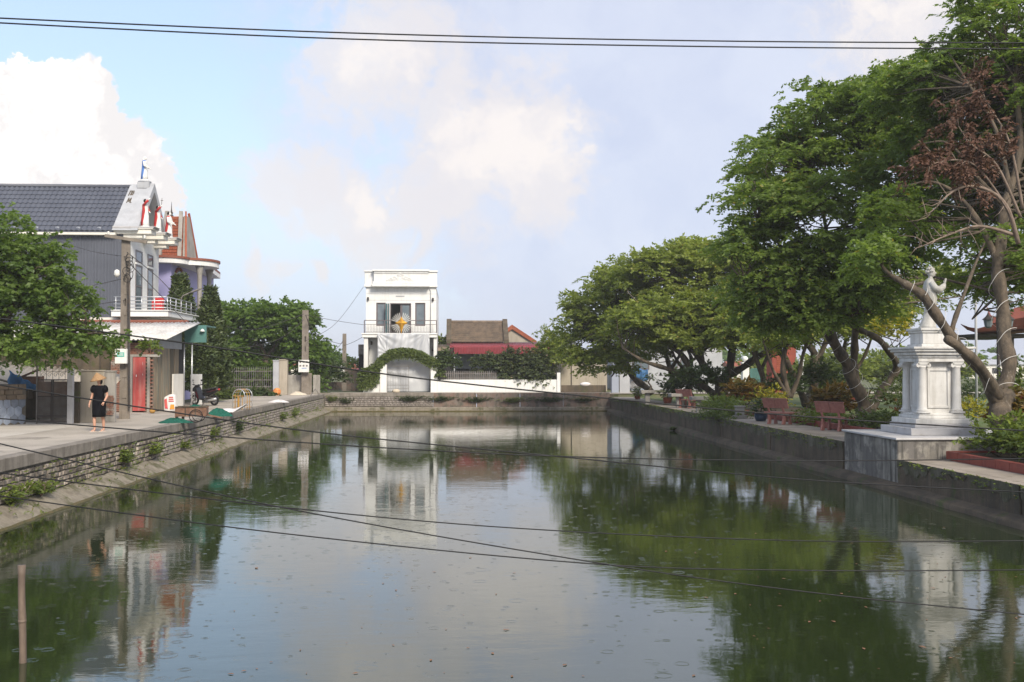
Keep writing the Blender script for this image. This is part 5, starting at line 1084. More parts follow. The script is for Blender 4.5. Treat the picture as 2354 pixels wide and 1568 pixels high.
# low distant houses and tree line at the horizon
for (u, v, Y, wd, col, lb) in ((1705, 842, 190, 4, 'terracotta', 'small far house with red roof seen between the big trunks'), (1738, 842, 200, 4, 'redroof', 'far red roof right of the forked trunk'), (755, 848, 170, 7, 'terracotta', 'far reddish roof at the lane end'), (820, 850, 190, 8, 'redroof', 'far low roof left of the white house'), (2290, 838, 180, 10, 'dirtywhite', 'far pale building between pedestal and right trunk'), (655, 843, 150, 4, 'terracotta', 'far red roof glimpsed through the round tree')):
    q = at(u, v, Y); t = thing('distant_house', lb, 'house', (q.x, Y, 0), 'far houses on the horizon'); mb = MB(); mb.box(q.x - wd / 2, q.x + wd / 2, Y, Y + 6, 0, q.z); build('wall', mb, 'cream', t)
    mb = MB(); mb.prism([(q.x - wd / 2 - .4, Y - .4, q.z), (q.x - wd / 2 - .4, Y + 6.4, q.z), (q.x - wd / 2 - .4, Y + 3, q.z + .9)], (wd + .8, 0, 0)); build('roof', mb, col, t)
    mb = MB(); mb.box(q.x - .8, q.x + .8, Y - .03, Y + .05, q.z * .35, q.z * .75); build('window', mb, 'dark', t)
P = []; D = []
for i in range(5200):
    x = rng.uniform(-170, 200); Y = rng.uniform(205, 260); h = 3.2 + 2.2 * math.sin(x * .13) + 1.6 * math.sin(x * .41 + 1); P.append((x, Y, rng.uniform(0, 1) ** .7 * max(1.5, h))); D.append((rng.normal(), -.6, .6))
o = leaf_mesh('far_treeline', np.array(P), np.array(D), 'leaf_round', None, 7, 1.4, 1.3, .6, .2); o['label'] = 'low hazy green tree line along the horizon'
# ================================================================== garden on the right
# --- platform and pedestal monument
pf = thing('stone_platform', 'stained white platform block jutting over the pond under the pedestal', 'platform', (12.6, 28.2, -.4))
mb = MB(); mb.box(XR + .02, 15.2, 26.32, 30.0, ZW - .3, .045); build('block', mb, mat('stained_white_render', (.34, .32, .285), (.20, .185, .16), 1.6, .85, .3, 20, streak=((.05, .048, .042), .85), patch=((.15, .14, .13), 1.4, .46), fine=.4), pf, mods=.03)
mb = MB(); mb.box(XR - .04, 15.2, 26.26, 30.05, .047, .105); build('slab', mb, 'marble_grey', pf, mods=.015)
pm = thing('pedestal', 'white columned pedestal on stepped plinth in front of the big trees', 'pedestal', (12.84, 28.15, .105))
CX, CY = 12.84, 28.15
def step(n, h, z0, z1, m_, nm, bev=.015): mb = MB(); mb.box(CX - h, CX + h, CY - h, CY + h, z0, z1); return build(nm, mb, m_, pm, mods=bev)
step(0, 1.0, .105, .29, 'marble_grey', 'step'); step(0, .82, .29, .385, 'marble_grey', 'step'); step(0, .78, .385, .52, 'marble', 'plinth'); step(0, .64, .52, .60, 'marble', 'plinth_course'); step(0, .60, .60, .66, 'marble', 'plinth_course')
mb = MB(); mb.box(CX - .42, CX + .42, CY - .42, CY + .42, .66, 2.02); mb2 = build('core', mb, 'marble', pm)
for (dx, dy) in ((0, -1), (-1, 0)):
    mb = MB()
    def fb_(a0, a1, z0, z1):
        if dy: mb.box(CX + a0, CX + a1, CY - .45, CY - .42, z0, z1)
        else: mb.box(CX - .45, CX - .42, CY + a0, CY + a1, z0, z1)
    fb_(-.30, -.24, .8, 1.85); fb_(.24, .30, .8, 1.85); fb_(-.24, .24, 1.79, 1.85); fb_(-.24, .24, .8, .86); build('panel_frame', mb, 'marble', mb2)
for sx in (-1, 1):
    for sy in (-1, 1):
        x, y_ = CX + sx * .47, CY + sy * .47
        mb = MB(); mb.box(x - .16, x + .16, y_ - .16, y_ + .16, .66, .71); mb.lathe([(.155, .71), (.16, .75), (.125, .79), (.13, .82), (.118, .85), (.112, 1.3), (.10, 1.84), (.115, 1.87), (.13, 1.90)], (x, y_, 0), 18); co = build('column', mb, 'marble', pm, True)
        mb = MB(); mb.box(x - .15, x + .15, y_ - .13, y_ + .13, 1.95, 2.02); mb.box(x - .14, x + .14, y_ - .11, y_ + .11, 1.90, 1.95)
        for s in (-1, 1): mb.tube([(x + s * .145, y_ - .13, 1.93), (x + s * .145, y_ + .13, 1.93)], .055, 10)
        build('capital', mb, 'marble', co)
step(0, .62, 2.02, 2.13, 'marble', 'architrave'); step(0, .66, 2.13, 2.20, 'marble', 'cornice', .02); step(0, .73, 2.20, 2.29, 'marble', 'cornice', .03); step(0, .80, 2.29, 2.36, 'marble', 'cornice', .03); step(0, .84, 2.36, 2.42, 'marble', 'cornice', .015)
step(0, .46, 2.42, 2.50, 'marble', 'top_block'); step(0, .40, 2.50, 2.80, 'marble', 'top_block'); step(0, .44, 2.80, 2.86, 'marble', 'top_block'); step(0, .48, 2.86, 2.93, 'marble', 'top_block')
# --- praying statue
an = thing('praying_statue', 'weathered white statue of a curly-haired praying figure on the pedestal', 'statue', (CX, CY, 2.93)); h = 1.66
fx, sx_ = Vector((.95, -.3, 0)).normalized(), Vector((-.3, -.95, 0)).normalized()
def W(a, b, c): return Vector((CX, CY, 2.93)) + sx_ * a + fx * b + Vector((0, 0, c))
def rings(prof, n=16, fold=.05):
    m_ = MB(); vs = []
    for (ra, rb, c, off) in prof:
        for k in range(n): a = 2 * math.pi * k / n; f = 1 + fold * math.sin(a * 5 + c * 3); vs.append(W(ra * math.cos(a) * f, off + rb * math.sin(a) * f, c))
    return m_.add(vs, [(i * n + k, i * n + (k + 1) % n, (i + 1) * n + (k + 1) % n, (i + 1) * n + k) for i in range(len(prof) - 1) for k in range(n)] + [tuple(range(n - 1, -1, -1)), tuple((len(prof) - 1) * n + k for k in range(n))])
build('robe', rings([(.20, .22, 0, -.08), (.19, .21, .08, -.08), (.15, .16, .3, -.04), (.13, .14, .6, 0), (.15, .155, .82, .02), (.19, .18, .95, -.01), (.205, .165, 1.1, -.02), (.20, .14, 1.24, -.02), (.15, .10, 1.32, -.01), (.07, .065, 1.36, .0)]), 'stat', an, True)
rot = Matrix((sx_, fx, Vector((0, 0, 1)))).transposed()
mb = MB(); mb.tube([W(0, 0, 1.33), W(0, .02, 1.42)], [.06, .055], 10); mb.ell(W(0, .03, 1.50), (.095, .105, .125), 14, 10, rot); mb.ell(W(0, .138, 1.49), (.018, .025, .03), 6, 5, rot); mb.ell(W(0, .118, 1.43), (.03, .02, .012), 6, 4, rot)
for s in (-1, 1): mb.ell(W(s * .035, .118, 1.515), (.016, .01, .01), 6, 4, rot)
build('head', mb, 'stat', an, True)
mb = MB(); r_ = random.Random(4)
for i in range(46):
    a = r_.uniform(0, 6.28); b_ = r_.uniform(-.2, 1.45); x, y_, z = math.cos(a) * math.cos(b_), math.sin(a) * math.cos(b_), math.sin(b_)
    if y_ > .62 and z < .6: continue
    mb.ell(W(x * .105, .01 + y_ * .115, 1.53 + z * .115), (.036, .036, .034), 6, 5)
build('curls', mb, 'stat', an, True)
for s in (-1, 1):
    mb = MB(); mb.tube([W(s * .17, 0, 1.24), W(s * .20, .10, 1.08), W(s * .15, .22, 1.03), W(s * .05, .33, 1.13), W(s * .025, .36, 1.2)], [.08, .085, .10, .075, .04], 10); build('sleeve', mb, 'stat', an, True)
    mb = MB(); mb.tube([W(s * .028, .355, 1.17), W(s * .022, .375, 1.25), W(s * .018, .385, 1.31)], [.034, .03, .018], 8)
    for f in range(4): mb.tube([W(s * .018, .365 + f * .014, 1.28), W(s * .012, .375 + f * .013, 1.355 - .01 * abs(f - 1.5))], [.010, .006], 5)
    mb.tube([W(s * .028, .35, 1.22), W(s * .02, .335, 1.285)], [.010, .006], 5); build('hand', mb, 'stat', an, True)
# --- benches
def bench(label, u, v, rz):
    p = gnd(u, v, -.234); t = thing('garden_bench', label, 'bench', (0, 0, 0), 'pink terrazzo benches on the garden path')
    for s in (-1, 1):
        x = s * .33; y0 = 0
        mb = MB(); mb.prism([(x - .04, -.30, 0), (x - .04, -.14, 0), (x - .04, -.10, .22), (x - .04, -.16, .40), (x - .04, -.24, .40), (x - .04, -.24, .22)], (.08, 0, 0)); build('rear_leg', mb, 'pink', t, mods=.012)
        mb = MB(); mb.prism([(x - .04, .10, 0), (x - .04, .26, 0), (x - .04, .21, .2), (x - .04, .24, .40), (x - .04, .12, .40), (x - .04, .13, .2)], (.08, 0, 0)); build('front_leg', mb, 'pink', t, mods=.012)
        mb = MB(); mb.prism([(x - .035, -.24, .46), (x - .035, -.16, .46), (x - .035, -.24, .62), (x - .035, -.29, .62)], (.07, 0, 0)); build('back_post', mb, 'pink', t, mods=.012)
    mb = MB(); mb.box(-.56, .56, -.24, .29, .40, .46); build('seat', mb, 'pink', t, mods=.015)
    for s in (-1, 1):
        mb = MB(); a, b_ = (-.56, -.008) if s < 0 else (.008, .56); mb.prism([(a, -.23, .60), (a, -.18, .60), (a, -.29, .93), (a, -.34, .93)], (b_ - a, 0, 0)); build('back_panel', mb, 'pink', t, mods=.012)
    mb = MB(); mb.prism([(-.58, -.28, .935), (-.58, -.35, .935), (-.58, -.36, .975), (-.58, -.29, .975)], (1.16, 0, 0)); build('back_rail', mb, 'pink', t, mods=.01)
    t.location = p; t.rotation_euler = (0, 0, R(rz)); return t
bench('pink terrazzo bench standing right beside the white platform', 1918, 990, -55)
bench('pink terrazzo bench on the path between the blue pot and the platform bench', 1792, 975, -55)
bench('pink terrazzo bench between the two grey garden tables, farthest away', 1580, 938, -58)
# --- garden tables and stands
def table(label, zx0, zx1, zy0, zy1, Y, name='garden_table', cat='table', m_='concrete'):
    a, b_ = ZF(zx0, zy0, Y), ZF(zx1, zy1, Y); t = thing(name, label, cat, ((a.x + b_.x) / 2, Y, -.234)); w_ = b_.x - a.x; zt = a.z
    mb = MB(); mb.box(a.x, b_.x, Y, Y + w_ * .8, zt - .16, zt); build('top', mb, m_, t, mods=.02)
    mb = MB(); c = (a.x + b_.x) / 2; mb.box(c - w_ * .17, c + w_ * .17, Y + w_ * .25, Y + w_ * .55, -.234, zt - .16); build('pedestal', mb, m_, t, mods=.02); return t
table('grey concrete stand carrying a small bonsai at the far end of the path', 395, 630, 880, 1080, 60, 'bonsai_stand', 'stand')
table('grey garden table right of the farthest bench', 1225, 1515, 985, 1240, 49)
table('grey garden table behind the farthest bench', 885, 1220, 935, 1090, 55)
def post_thing(nm, label, cat, u0, u1, vt, Y, m_, z0=-.234, ball=False):
    a, b_ = at(u0, 900, Y), at(u1, 900, Y); zt = at(u0, vt, Y).z; t = thing(nm, label, cat, ((a.x + b_.x) / 2, Y, z0)); w_ = b_.x - a.x; mb = MB(); mb.box(a.x, b_.x, Y, Y + w_, z0, zt); build('shaft', mb, m_, t, mods=.02)
    mb = MB(); mb.box(a.x - .05, b_.x + .05, Y - .05, Y + w_ + .05, zt, zt + .1); build('cap', mb, m_, t, mods=.02)
    if ball: mb = MB(); mb.ell(((a.x + b_.x) / 2, Y + w_ / 2, zt + .32), (.22, .22, .22), 12, 8); build('ball', mb, m_, t, True)
    return t
post_thing('gate_column', 'white gate column with a ball finial seen behind the forked trunk', 'column', 1707, 1722, 836, 74, 'white', ball=True)
post_thing('gate_column', 'white gate column beside the red brick kiosk', 'column', 1838, 1847, 830, 74, 'white')
a, b_ = ZF(2180, 530, 74.2), ZF(2345, 850, 74.2); sg = thing('mesh_gate', 'dark green mesh gate right of the ball-topped column', 'gate', ((a.x + b_.x) / 2, 74.2, -.2)); mb = MB()
for z in (a.z, b_.z, (a.z + b_.z) / 2): mb.bar((a.x, 74.2, z), (b_.x, 74.2, z), .07)
mb.bar((a.x, 74.2, -.2), (a.x, 74.2, a.z), .07); mb.bar((b_.x, 74.2, -.2), (b_.x, 74.2, a.z), .07); build('frame', mb, 'greenpaint', sg)
for i in range(1, 14): mb = MB(); x = a.x + (b_.x - a.x) * i / 14; mb.bar((x, 74.2, -.15), (x, 74.2, a.z), .035); build('bar', mb, 'greenpaint', sg)
ln = thing('stone_lantern_base', 'small stepped grey stone block on the garden path', 'stone block', ZF(2020, 1330, 44)); q = gnd(1700, 962, -.234)
ln.location = q; mb = MB(); mb.box(q.x - .25, q.x + .25, q.y - .2, q.y + .25, -.234, -.10); mb.box(q.x - .17, q.x + .17, q.y - .13, q.y + .18, -.10, .24); mb.box(q.x - .21, q.x + .21, q.y - .16, q.y + .21, .24, .29); build('block', mb, 'concrete', ln, mods=.02)
def pot(label, u, v, r, h, m_, leaf, lr, n=60, z=-.234, ll=.12):
    q = gnd(u, v, z); t = thing('potted_plant', label, 'potted plant', q); mb = MB(); mb.lathe([(r * .7, 0), (r * .95, h * .5), (r, h * .9), (r * 1.08, h * .92), (r * 1.08, h), (r * .9, h), (r * .85, h * .9)], q, 16); build('pot', mb, m_, t, True)
    c = np.array(q) + np.array([0, 0, h + lr * .8]); d = unit(rng.normal(0, 1, (n, 3))); P = c + d * lr * rng.uniform(.2, 1, (n, 1)); P[:, 2] = np.maximum(P[:, 2], q.z + h); leaf_mesh('foliage', P, d + np.array([0, 0, .6]), leaf, t, 8, .22, ll, .035, .3)
    mb = MB(); mb.tube([q + Vector((0, 0, h * .8)), q + Vector((.03, 0, h + lr * .5)), q + Vector((-.05, 0, h + lr * 1.2))], [.03, .025, .012], 6); build('stem', mb, 'bark_dark', t); return t
pot('dark blue glazed pot with a bonsai beside the middle bench', 1748, 968, .27, .36, 'ceramic', 'leaf_dark', .28)
pot('red clay pot with a dark fern left of the farthest bench', 1534, 927, .28, .34, 'clay', 'leaf_dark', .55, 120)
pot('small clay pot behind the grey bonsai stand', 1465, 918, .2, .25, 'clay', 'leaf_vine', .3)
# bonsai on the stand
q = ZF(530, 880, 60.3); bs_ = thing('bonsai', 'bare twisted bonsai on the grey concrete stand', 'bonsai', q); mb = MB(); mb.tube(smooth_path([q, q + Vector((.1, 0, .2)), q + Vector((-.05, 0, .45)), q + Vector((.1, 0, .7))], 4), [.07 - .004 * i for i in range(13)], 6); mb.tube([q + Vector((0, 0, .4)), q + Vector((-.3, 0, .65))], [.03, .012], 5); build('trunk', mb, 'bark', bs_, True)
P = np.array(q) + np.array([0, 0, .75]) + rng.normal(0, .2, (40, 3)) * np.array([1.2, 1, .6]); leaf_mesh('foliage', P, rng.normal(0, 1, (40, 3)) + [0, 0, .8], 'leaf_dark', bs_, 7, .15, .09, .03)
# --- red kerbs of the flower beds
def kerb(label, pts, z0, hgt, wd=.14):
    t = thing('flower_bed_kerb', label, 'kerb', pts[0] + (z0,))
    L_ = 0
    for (a, b_) in zip(pts[:-1], pts[1:]):
        A, B_ = Vector((*a, z0)), Vector((*b_, z0)); n = max(1, round((B_ - A).length / .62))
        for i in range(n):
            p, q = A.lerp(B_, i / n), A.lerp(B_, (i + 1) / n); d = (q - p).normalized() * .008; mb = MB(); mb.bar(p + d + Vector((0, 0, hgt / 2)), q - d + Vector((0, 0, hgt / 2)), wd, hgt) if False else mb.obox((p + q) / 2 + Vector((0, 0, hgt / 2)), ((q - p).length - .012, wd, hgt), Matrix.Rotation(math.atan2(q.y - p.y, q.x - p.x), 3, 'Z')); build('kerb_tile', mb, 'kerbred', t, mods=.012)
    return t
kerb('dark red tiled kerb of the near flower bed at the right edge', [(15.2, 26.1), (12.33, 26.1), (12.33, 12)], -.436, .22)
kerb('dark red tiled kerb behind the two nearer benches', [(13.0, 30.6), (13.0, 44)], -.236, .20)
kerb('dark red tiled kerb beyond the middle bench', [(13.0, 44.6), (13.0, 58)], -.236, .20)
so_ = MB(); so_.add([(12.4, 8, -.30), (30, 8, -.30), (30, 26.0, -.26), (12.4, 26.0, -.26)], [(0, 1, 2, 3)]); so_.add([(13.05, 30.2, -.12), (17, 30.2, -.12), (17, 60, -.12), (13.05, 60, -.12)], [(0, 1, 2, 3)]); struct('flower_bed_soil', so_, 'dirt')
# --- shrubs of the beds
def grow(nm, label, u, v, Y, r, leaf, n, **k): return shrub(nm, label, at(u, v, Y), r, leaf, n, **k)
for i, (y_, n_) in enumerate(((24.9, 480), (23.2, 480), (21.6, 420))):
    shrub('low_hedge', ('low bright green hedge beside the platform corner', 'low green hedge at the right picture edge above the red kerb', 'low hedge past the right picture edge')[i], (13.55, y_, .12), (1.1, 1.0, .55), 'leaf_lime' if i < 2 else 'leaf_vine', n_, slen=.22, ll=.12, lw=.04, stems=9)
grow('croton_bush', 'brown and yellow croton behind the low hedge under the right trunk', 2340, 950, 26.2, (.55, .5, .5), 'leaf_croton', 150, ll=.2, lw=.05, up=.2)
grow('garden_bush', 'lime green bush right of the right trunk', 2352, 880, 30, (.7, .7, .6), 'leaf_lime', 200)
grow('croton_bush', 'orange brown croton clump behind the middle bench', 1925, 925, 41.5, (1.0, .6, .5), 'leaf_croton', 200, ll=.34, lw=.06, slen=.3, up=.15)
grow('croton_bush', 'yellow and orange croton behind the stone block', 1712, 905, 50, (.9, .7, .55), 'leaf_croton', 170, ll=.3, lw=.06, slen=.3)
grow('garden_bush', 'yellow-green bush right of the stone block', 1770, 920, 48, (.8, .6, .5), 'leaf_yellow', 160, slen=.25)
grow('ground_cover', 'bright green ground cover behind the kerb, between the two nearer benches', 1895, 965, 38.5, (1.0, 2.2, .34), 'leaf_lime', 420, slen=.22)
grow('ground_cover', 'green ground cover behind the kerb right of the nearest bench', 2035, 972, 33.8, (.9, 1.8, .32), 'leaf_vine', 420, slen=.2)
grow('ground_cover', 'lime green ground cover beside the right grey table', 1660, 935, 46.5, (.9, 1.8, .4), 'leaf_lime', 360, slen=.25)
grow('ground_cover', 'olive ground cover left of the stone block', 1660, 955, 44.5, (1.1, 1.4, .22), 'leaf_vine', 260, slen=.22)
grow('garden_bush', 'reddish brown bush left of the pedestal', 2085, 945, 34, (.75, .7, .5), 'leaf_croton', 60, slen=.2)
grow('garden_bush', 'dark green bush behind the reddish one left of the pedestal', 2075, 915, 38, (1.1, .9, .7), 'leaf_vine', 240)
grow('garden_bush', 'tall green shrub behind the croton clump', 1880, 870, 55, (1.3, 1.1, 1.0), 'leaf_dark', 240, ll=.2, lw=.06)
grow('palm_shrub', 'feathery palm-like shrub between the middle trunks', 1905, 880, 60, (1.0, 1.0, 1.3), 'leaf_vine', 130, ll=.5, lw=.05, slen=.5, up=.1)
grow('garden_bush', 'dark leafy bush on a leaning stem left of the red kiosk', 1800, 890, 52, (1.1, .8, .7), 'leaf_dark', 260, ll=.18)
grow('garden_bush', 'dark green shrub under the forked trunk', 1610, 870, 58, (1.6, 1.2, .8), 'leaf_dark', 320, ll=.2, lw=.06)
grow('garden_bush', 'green shrub under the leaning trunks at the far end', 1570, 885, 64, (1.3, 1.0, .9), 'leaf_dark', 240, ll=.2, lw=.06)
grow('flowering_shrub', 'yellow flowering shrub left of the pedestal cornice', 2050, 760, 44, (1.1, .9, .8), 'leaf_yellow', 230, ll=.16)
grow('flowering_shrub', 'yellow green shrub right of the pedestal foot', 2225, 945, 38, (.8, .7, .45), 'leaf_yellow', 150)
grow('garden_bush', 'clipped dark hedge right of the pedestal foot', 2240, 905, 46, (1.6, 1.0, .8), 'leaf_dark', 300)
for i, (u, v, Y, r) in enumerate(((1755, 862, 95, 2.2), (1930, 850, 90, 2.8), (2010, 860, 95, 3.0), (2100, 855, 92, 3.0), (2200, 850, 95, 2.2), (1870, 858, 98, 2.4))):
    grow('garden_bush', ('pale round bush far behind the ball-topped column', 'large pale dome-shaped bush behind the croton clump', 'far hazy bush left of the leaning trunk', 'far pale bush left of the pedestal', 'far bush right of the pedestal', 'far bush behind the twin trunks')[i], u, v, Y, (r, r * .8, r * .62), 'leaf_mid', 420, ll=.35, lw=.12, slen=.45, group='pale bushes beyond the garden')
# --- red brick kiosk and pagoda roof
rk = thing('brick_kiosk', 'red brick-clad kiosk with curved red wing seen between the trunks', 'kiosk', (24, 78, -.2)); a, b_ = ZG(285, 300, 78), ZG(520, 690, 78)
mb = MB(); mb.box(a.x, b_.x, 78, 79.5, -.25, a.z - .1); kb = build('body', mb, 'redbuild', rk)
for j in range(11):
    for i in range(5): mb = MB(); x = a.x + .35 + i * .17; z = b_.z + .1 + j * .16; mb.box(x, x + .11, 77.97, 78, z, z + .09); build('pierced_brick', mb, 'terracotta', kb)
mb = MB(); p_ = [ZG(x, y_, 77.8) for x, y_ in ((420, 350), (520, 270), (640, 235), (645, 420), (610, 550), (560, 540), (480, 450))]; mb.prism(p_, (0, .25, 0)); build('curved_wing', mb, 'redbuild', rk)
pg = thing('pagoda_pavilion', 'red-brown pavilion roof with upturned eaves behind the right trunk', 'pavilion', (27, 52, -.2)); PY = 50
def eave(zl, dy): return None
prof = [ZH(x, y_, PY) for x, y_ in ((860, 735), (950, 770), (1050, 785), (1200, 745), (1400, 690), (1700, 640))]; bot = [ZH(x, y_, PY) for x, y_ in ((860, 740), (930, 800), (1040, 825), (1200, 810), (1400, 795), (1700, 780))]
mb = MB(); n = len(prof)
vs = [tuple(p) for p in prof] + [tuple(p) for p in bot] + [(p.x + 3.6, p.y + 6, p.z) for p in prof] + [(p.x + 3.6, p.y + 6, p.z) for p in bot]
mb.add(vs, [(i, i + 1, n + i + 1, n + i) for i in range(n - 1)] + [(n + i, n + i + 1, 3 * n + i + 1, 3 * n + i) for i in range(n - 1)] + [(i, i + 1, 2 * n + i + 1, 2 * n + i) for i in range(n - 1)] + [(0, n, 3 * n, 2 * n)]); build('lower_roof', mb, 'pagoda', pg, True)
up_ = [ZH(x, y_, PY + 2) for x, y_ in ((1130, 520), (1180, 640), (1260, 660), (1450, 560), (1700, 500), (1700, 640), (1200, 730))]; mb = MB(); mb.prism(up_, (2.2, 4, 0)); build('upper_roof', mb, 'pagoda', pg)
mb = MB(); q0, q1 = ZH(1060, 830, PY + .6), ZH(1750, 880, PY + .6); mb.box(q0.x, q1.x, PY + .6, PY + 6, q1.z, q0.z - .05); build('eave_beam', mb, 'bark_dark', pg)
for zx in (1395, 1640): q = ZH(zx, 880, PY + 1); mb = MB(); mb.tube([(q.x, PY + 1, -.29), (q.x, PY + 1, q.z + .1)], .2, 12); build('pillar', mb, 'bark_dark', pg, True)
# lamp post with lanterns, flag pole, hanging rope
q = ZH(1030, 1000, 40); lp_ = thing('lamp_post', 'thin pale post rising behind the pedestal on the right', 'post', (q.x, 40, -.28)); mb = MB(); mb.tube([(q.x, 40, -.28), (q.x, 40, ZH(1030, 200, 40).z)], .05, 8); build('shaft', mb, 'dirtywhite', lp_, True)
lt = thing('garden_lantern', 'twin dark lanterns on an arm beside the right trunk', 'lantern', ZH(1270, 760, 33)); q = ZH(1270, 1000, 33)
mb = MB(); mb.tube([(q.x, 33, -.28), (q.x, 33, ZH(1270, 690, 33).z)], .05, 8); mb.bar((ZH(1160, 700, 33).x, 33, ZH(1160, 660, 33).z), (ZH(1385, 700, 33).x, 33, ZH(1385, 660, 33).z), .04); build('post', mb, 'iron', lt)
for zx in (1160, 1385):
    q = ZH(zx, 725, 33); mb = MB(); mb.lathe([(.05, -.17), (.11, -.12), (.15, .10)], q, 8); hd2 = build('lantern_glass', mb, 'glass', lt); mb = MB(); mb.lathe([(.20, .10), (.08, .2), (.03, .27), (.01, .34)], q, 8); build('lantern_cap', mb, 'iron', hd2)
# ================================================================== trees
T1 = [[(2322, 1035, 25.6, .42), (2306, 960, 25.8, .37), (2300, 900, 26, .32)],
      [(2300, 920, 26, .24), (2316, 830, 26.4, .22), (2304, 720, 27, .20), (2294, 600, 27.5, .19), (2310, 480, 28, .15), (2345, 330, 28.5, .11), (2330, 180, 29, .06)],
      [(2302, 930, 25.9, .23), (2240, 835, 25.6, .17), (2178, 765, 25.5, .155), (2130, 690, 25.5, .145), (2085, 655, 25.6, .115), (2050, 635, 25.8, .07), (2020, 605, 26.2, .03)],
      [(2298, 915, 25.8, .17), (2232, 820, 25.3, .13), (2172, 778, 25.2, .125)],
      [(2188, 760, 25.5, .08), (2220, 660, 26, .055), (2262, 560, 26.8, .03)],
      [(2294, 610, 27.5, .12), (2230, 480, 28, .08), (2150, 420, 28.5, .05), (2080, 430, 28.8, .03)],
      [(2310, 480, 28, .1), (2240, 400, 28, .06), (2180, 330, 28, .035), (2120, 330, 28, .02)],
      [(2320, 450, 28, .1), (2290, 300, 28.5, .06), (2230, 200, 29, .035)],
      [(2345, 350, 28.5, .1), (2420, 250, 28, .07), (2500, 180, 28, .04)]]
tree('flame_tree', 'nearest big tree with a forked trunk leaning over the pedestal at the right edge', T1,
     [(2320, 70, 30, 1.7, 1.6, 1.25), (2450, 190, 29, 2, 2, 1.6), (2200, 195, 31, 1.35, 1.5, .95), (2360, 210, 31, 1.2, 1.2, .9), (2095, 225, 32, 1.2, 1.4, .95), (2150, 170, 32, 1.0, 1, .75), (2330, 590, 28, .75, .8, .7), (2225, 560, 30, .6, .6, .5), (2260, 640, 31, .9, .8, .55), (2360, 480, 31, 1.0, .8, .8), (2420, 620, 28, 1.0, 1, .8), (2015, 600, 26.2, .6, .5, .5), (2050, 490, 29, .8, .8, .6), (2260, 380, 32, 1.3, 1, 1.1), (2340, 340, 33, 1.4, 1, 1.2), (2190, 460, 33, 1.3, 1, 1.0), (2290, 500, 33, 1.1, .9, .8), (2345, 430, 31.5, 1.1, .9, .9), (2330, 650, 29.5, .7, .7, .5), (2250, 300, 31.5, 1.2, .9, 1.0)],
     'leaf_big', group='flame trees in the garden', flat=.66, per_m2=3.2, size=.42, ns=12, K=12, slen=.36, ll=.15, lw=.034, droop=.55, low=.4, twfrac=.45, r0=.024)
T2 = [[(1992, 968, 40, .34), (1978, 915, 40, .30), (1950, 850, 39.6, .26), (1925, 800, 39.2, .24), (1880, 730, 38.6, .2), (1840, 650, 38, .15), (1790, 560, 37.5, .09), (1740, 500, 37, .05)],
      [(1995, 960, 40, .26), (2020, 905, 40.2, .2), (2060, 850, 40, .17), (2030, 790, 39, .15), (1980, 760, 38.5, .13), (1930, 735, 38, .1)],
      [(1978, 915, 40, .2), (1962, 830, 40, .18), (1968, 760, 39.6, .16), (1990, 680, 39, .13), (2010, 560, 38.5, .1), (1990, 430, 38, .07), (1960, 320, 38, .04)],
      [(1925, 800, 39.2, .16), (1900, 690, 39, .12), (1905, 580, 38.5, .1), (1880, 440, 38, .07), (1850, 340, 38, .04)],
      [(1880, 730, 38.6, .12), (1820, 720, 38, .09), (1760, 690, 37.5, .06), (1710, 650, 37, .035)],
      [(2010, 560, 38.5, .09), (2080, 470, 37, .07), (2140, 400, 36, .04)]]
tree('flame_tree', 'big spreading tree with a trunk leaning left behind the benches', T2,
     [(1918, 285, 38, 1.80, 1.80, 1.30), (1818, 375, 38, 1.62, 1.80, 1.30), (1758, 470, 37, 1.26, 1.44, 1.08), (1748, 580, 37, 1.22, 1.35, 0.99), (2028, 245, 37, 1.53, 1.62, 1.17), (2078, 400, 36, 1.62, 1.44, 1.35), (1908, 500, 36.5, 1.80, 1.62, 1.35), (1808, 650, 37, 1.35, 1.35, 0.90), (1978, 600, 36, 1.53, 1.35, 0.99), (2098, 540, 35, 1.17, 1.17, 0.81), (1898, 690, 37.5, 1.26, 1.08, 0.68), (1738, 690, 37.5, 0.90, 0.81, 0.63), (2008, 700, 37, 0.81, 0.72, 0.41), (1868, 735, 37, 1.26, 1.08, 0.45), (1763, 735, 38, 0.90, 0.90, 0.45), (1958, 670, 36, 1.17, 0.90, 0.54), (2148, 330, 33, 1.17, 0.90, 0.90)],
     'leaf_big', group='flame trees in the garden', flat=.66, per_m2=2.6, size=.52, ns=14, K=12, slen=.42, ll=.17, lw=.042, droop=.5, low=.35)
T3 = [[(1862, 928, 57, .34), (1868, 880, 57, .3), (1872, 820, 57, .26), (1840, 770, 56.5, .2), (1800, 720, 56, .14), (1770, 660, 55, .07)],
      [(1872, 850, 57, .2), (1895, 790, 57, .17), (1930, 740, 56.5, .12), (1960, 680, 56, .06)],
      [(1850, 930, 56.8, .25), (1822, 860, 56, .22), (1790, 800, 55.5, .18), (1775, 740, 55, .1)]]
tree('flame_tree', 'tree with twin dark trunks behind the middle bench', T3, [(1790, 690, 55, 2.2, 2, 1.2), (1900, 690, 56, 2.2, 2, 1.2), (1980, 720, 58, 2.0, 2, 1.0), (1760, 740, 55, 1.3, 1.2, .7), (2060, 690, 60, 2.0, 2, 1.2), (2150, 660, 62, 2, 2, 1.2), (1805, 772, 53, 1.4, 1.2, .6), (1760, 790, 52, .8, .8, .5)],
     'leaf_mid', group='flame trees in the garden', per_m2=1.3, size=.6, ns=12, K=10, slen=.5, ll=.22, lw=.06, droop=.4)
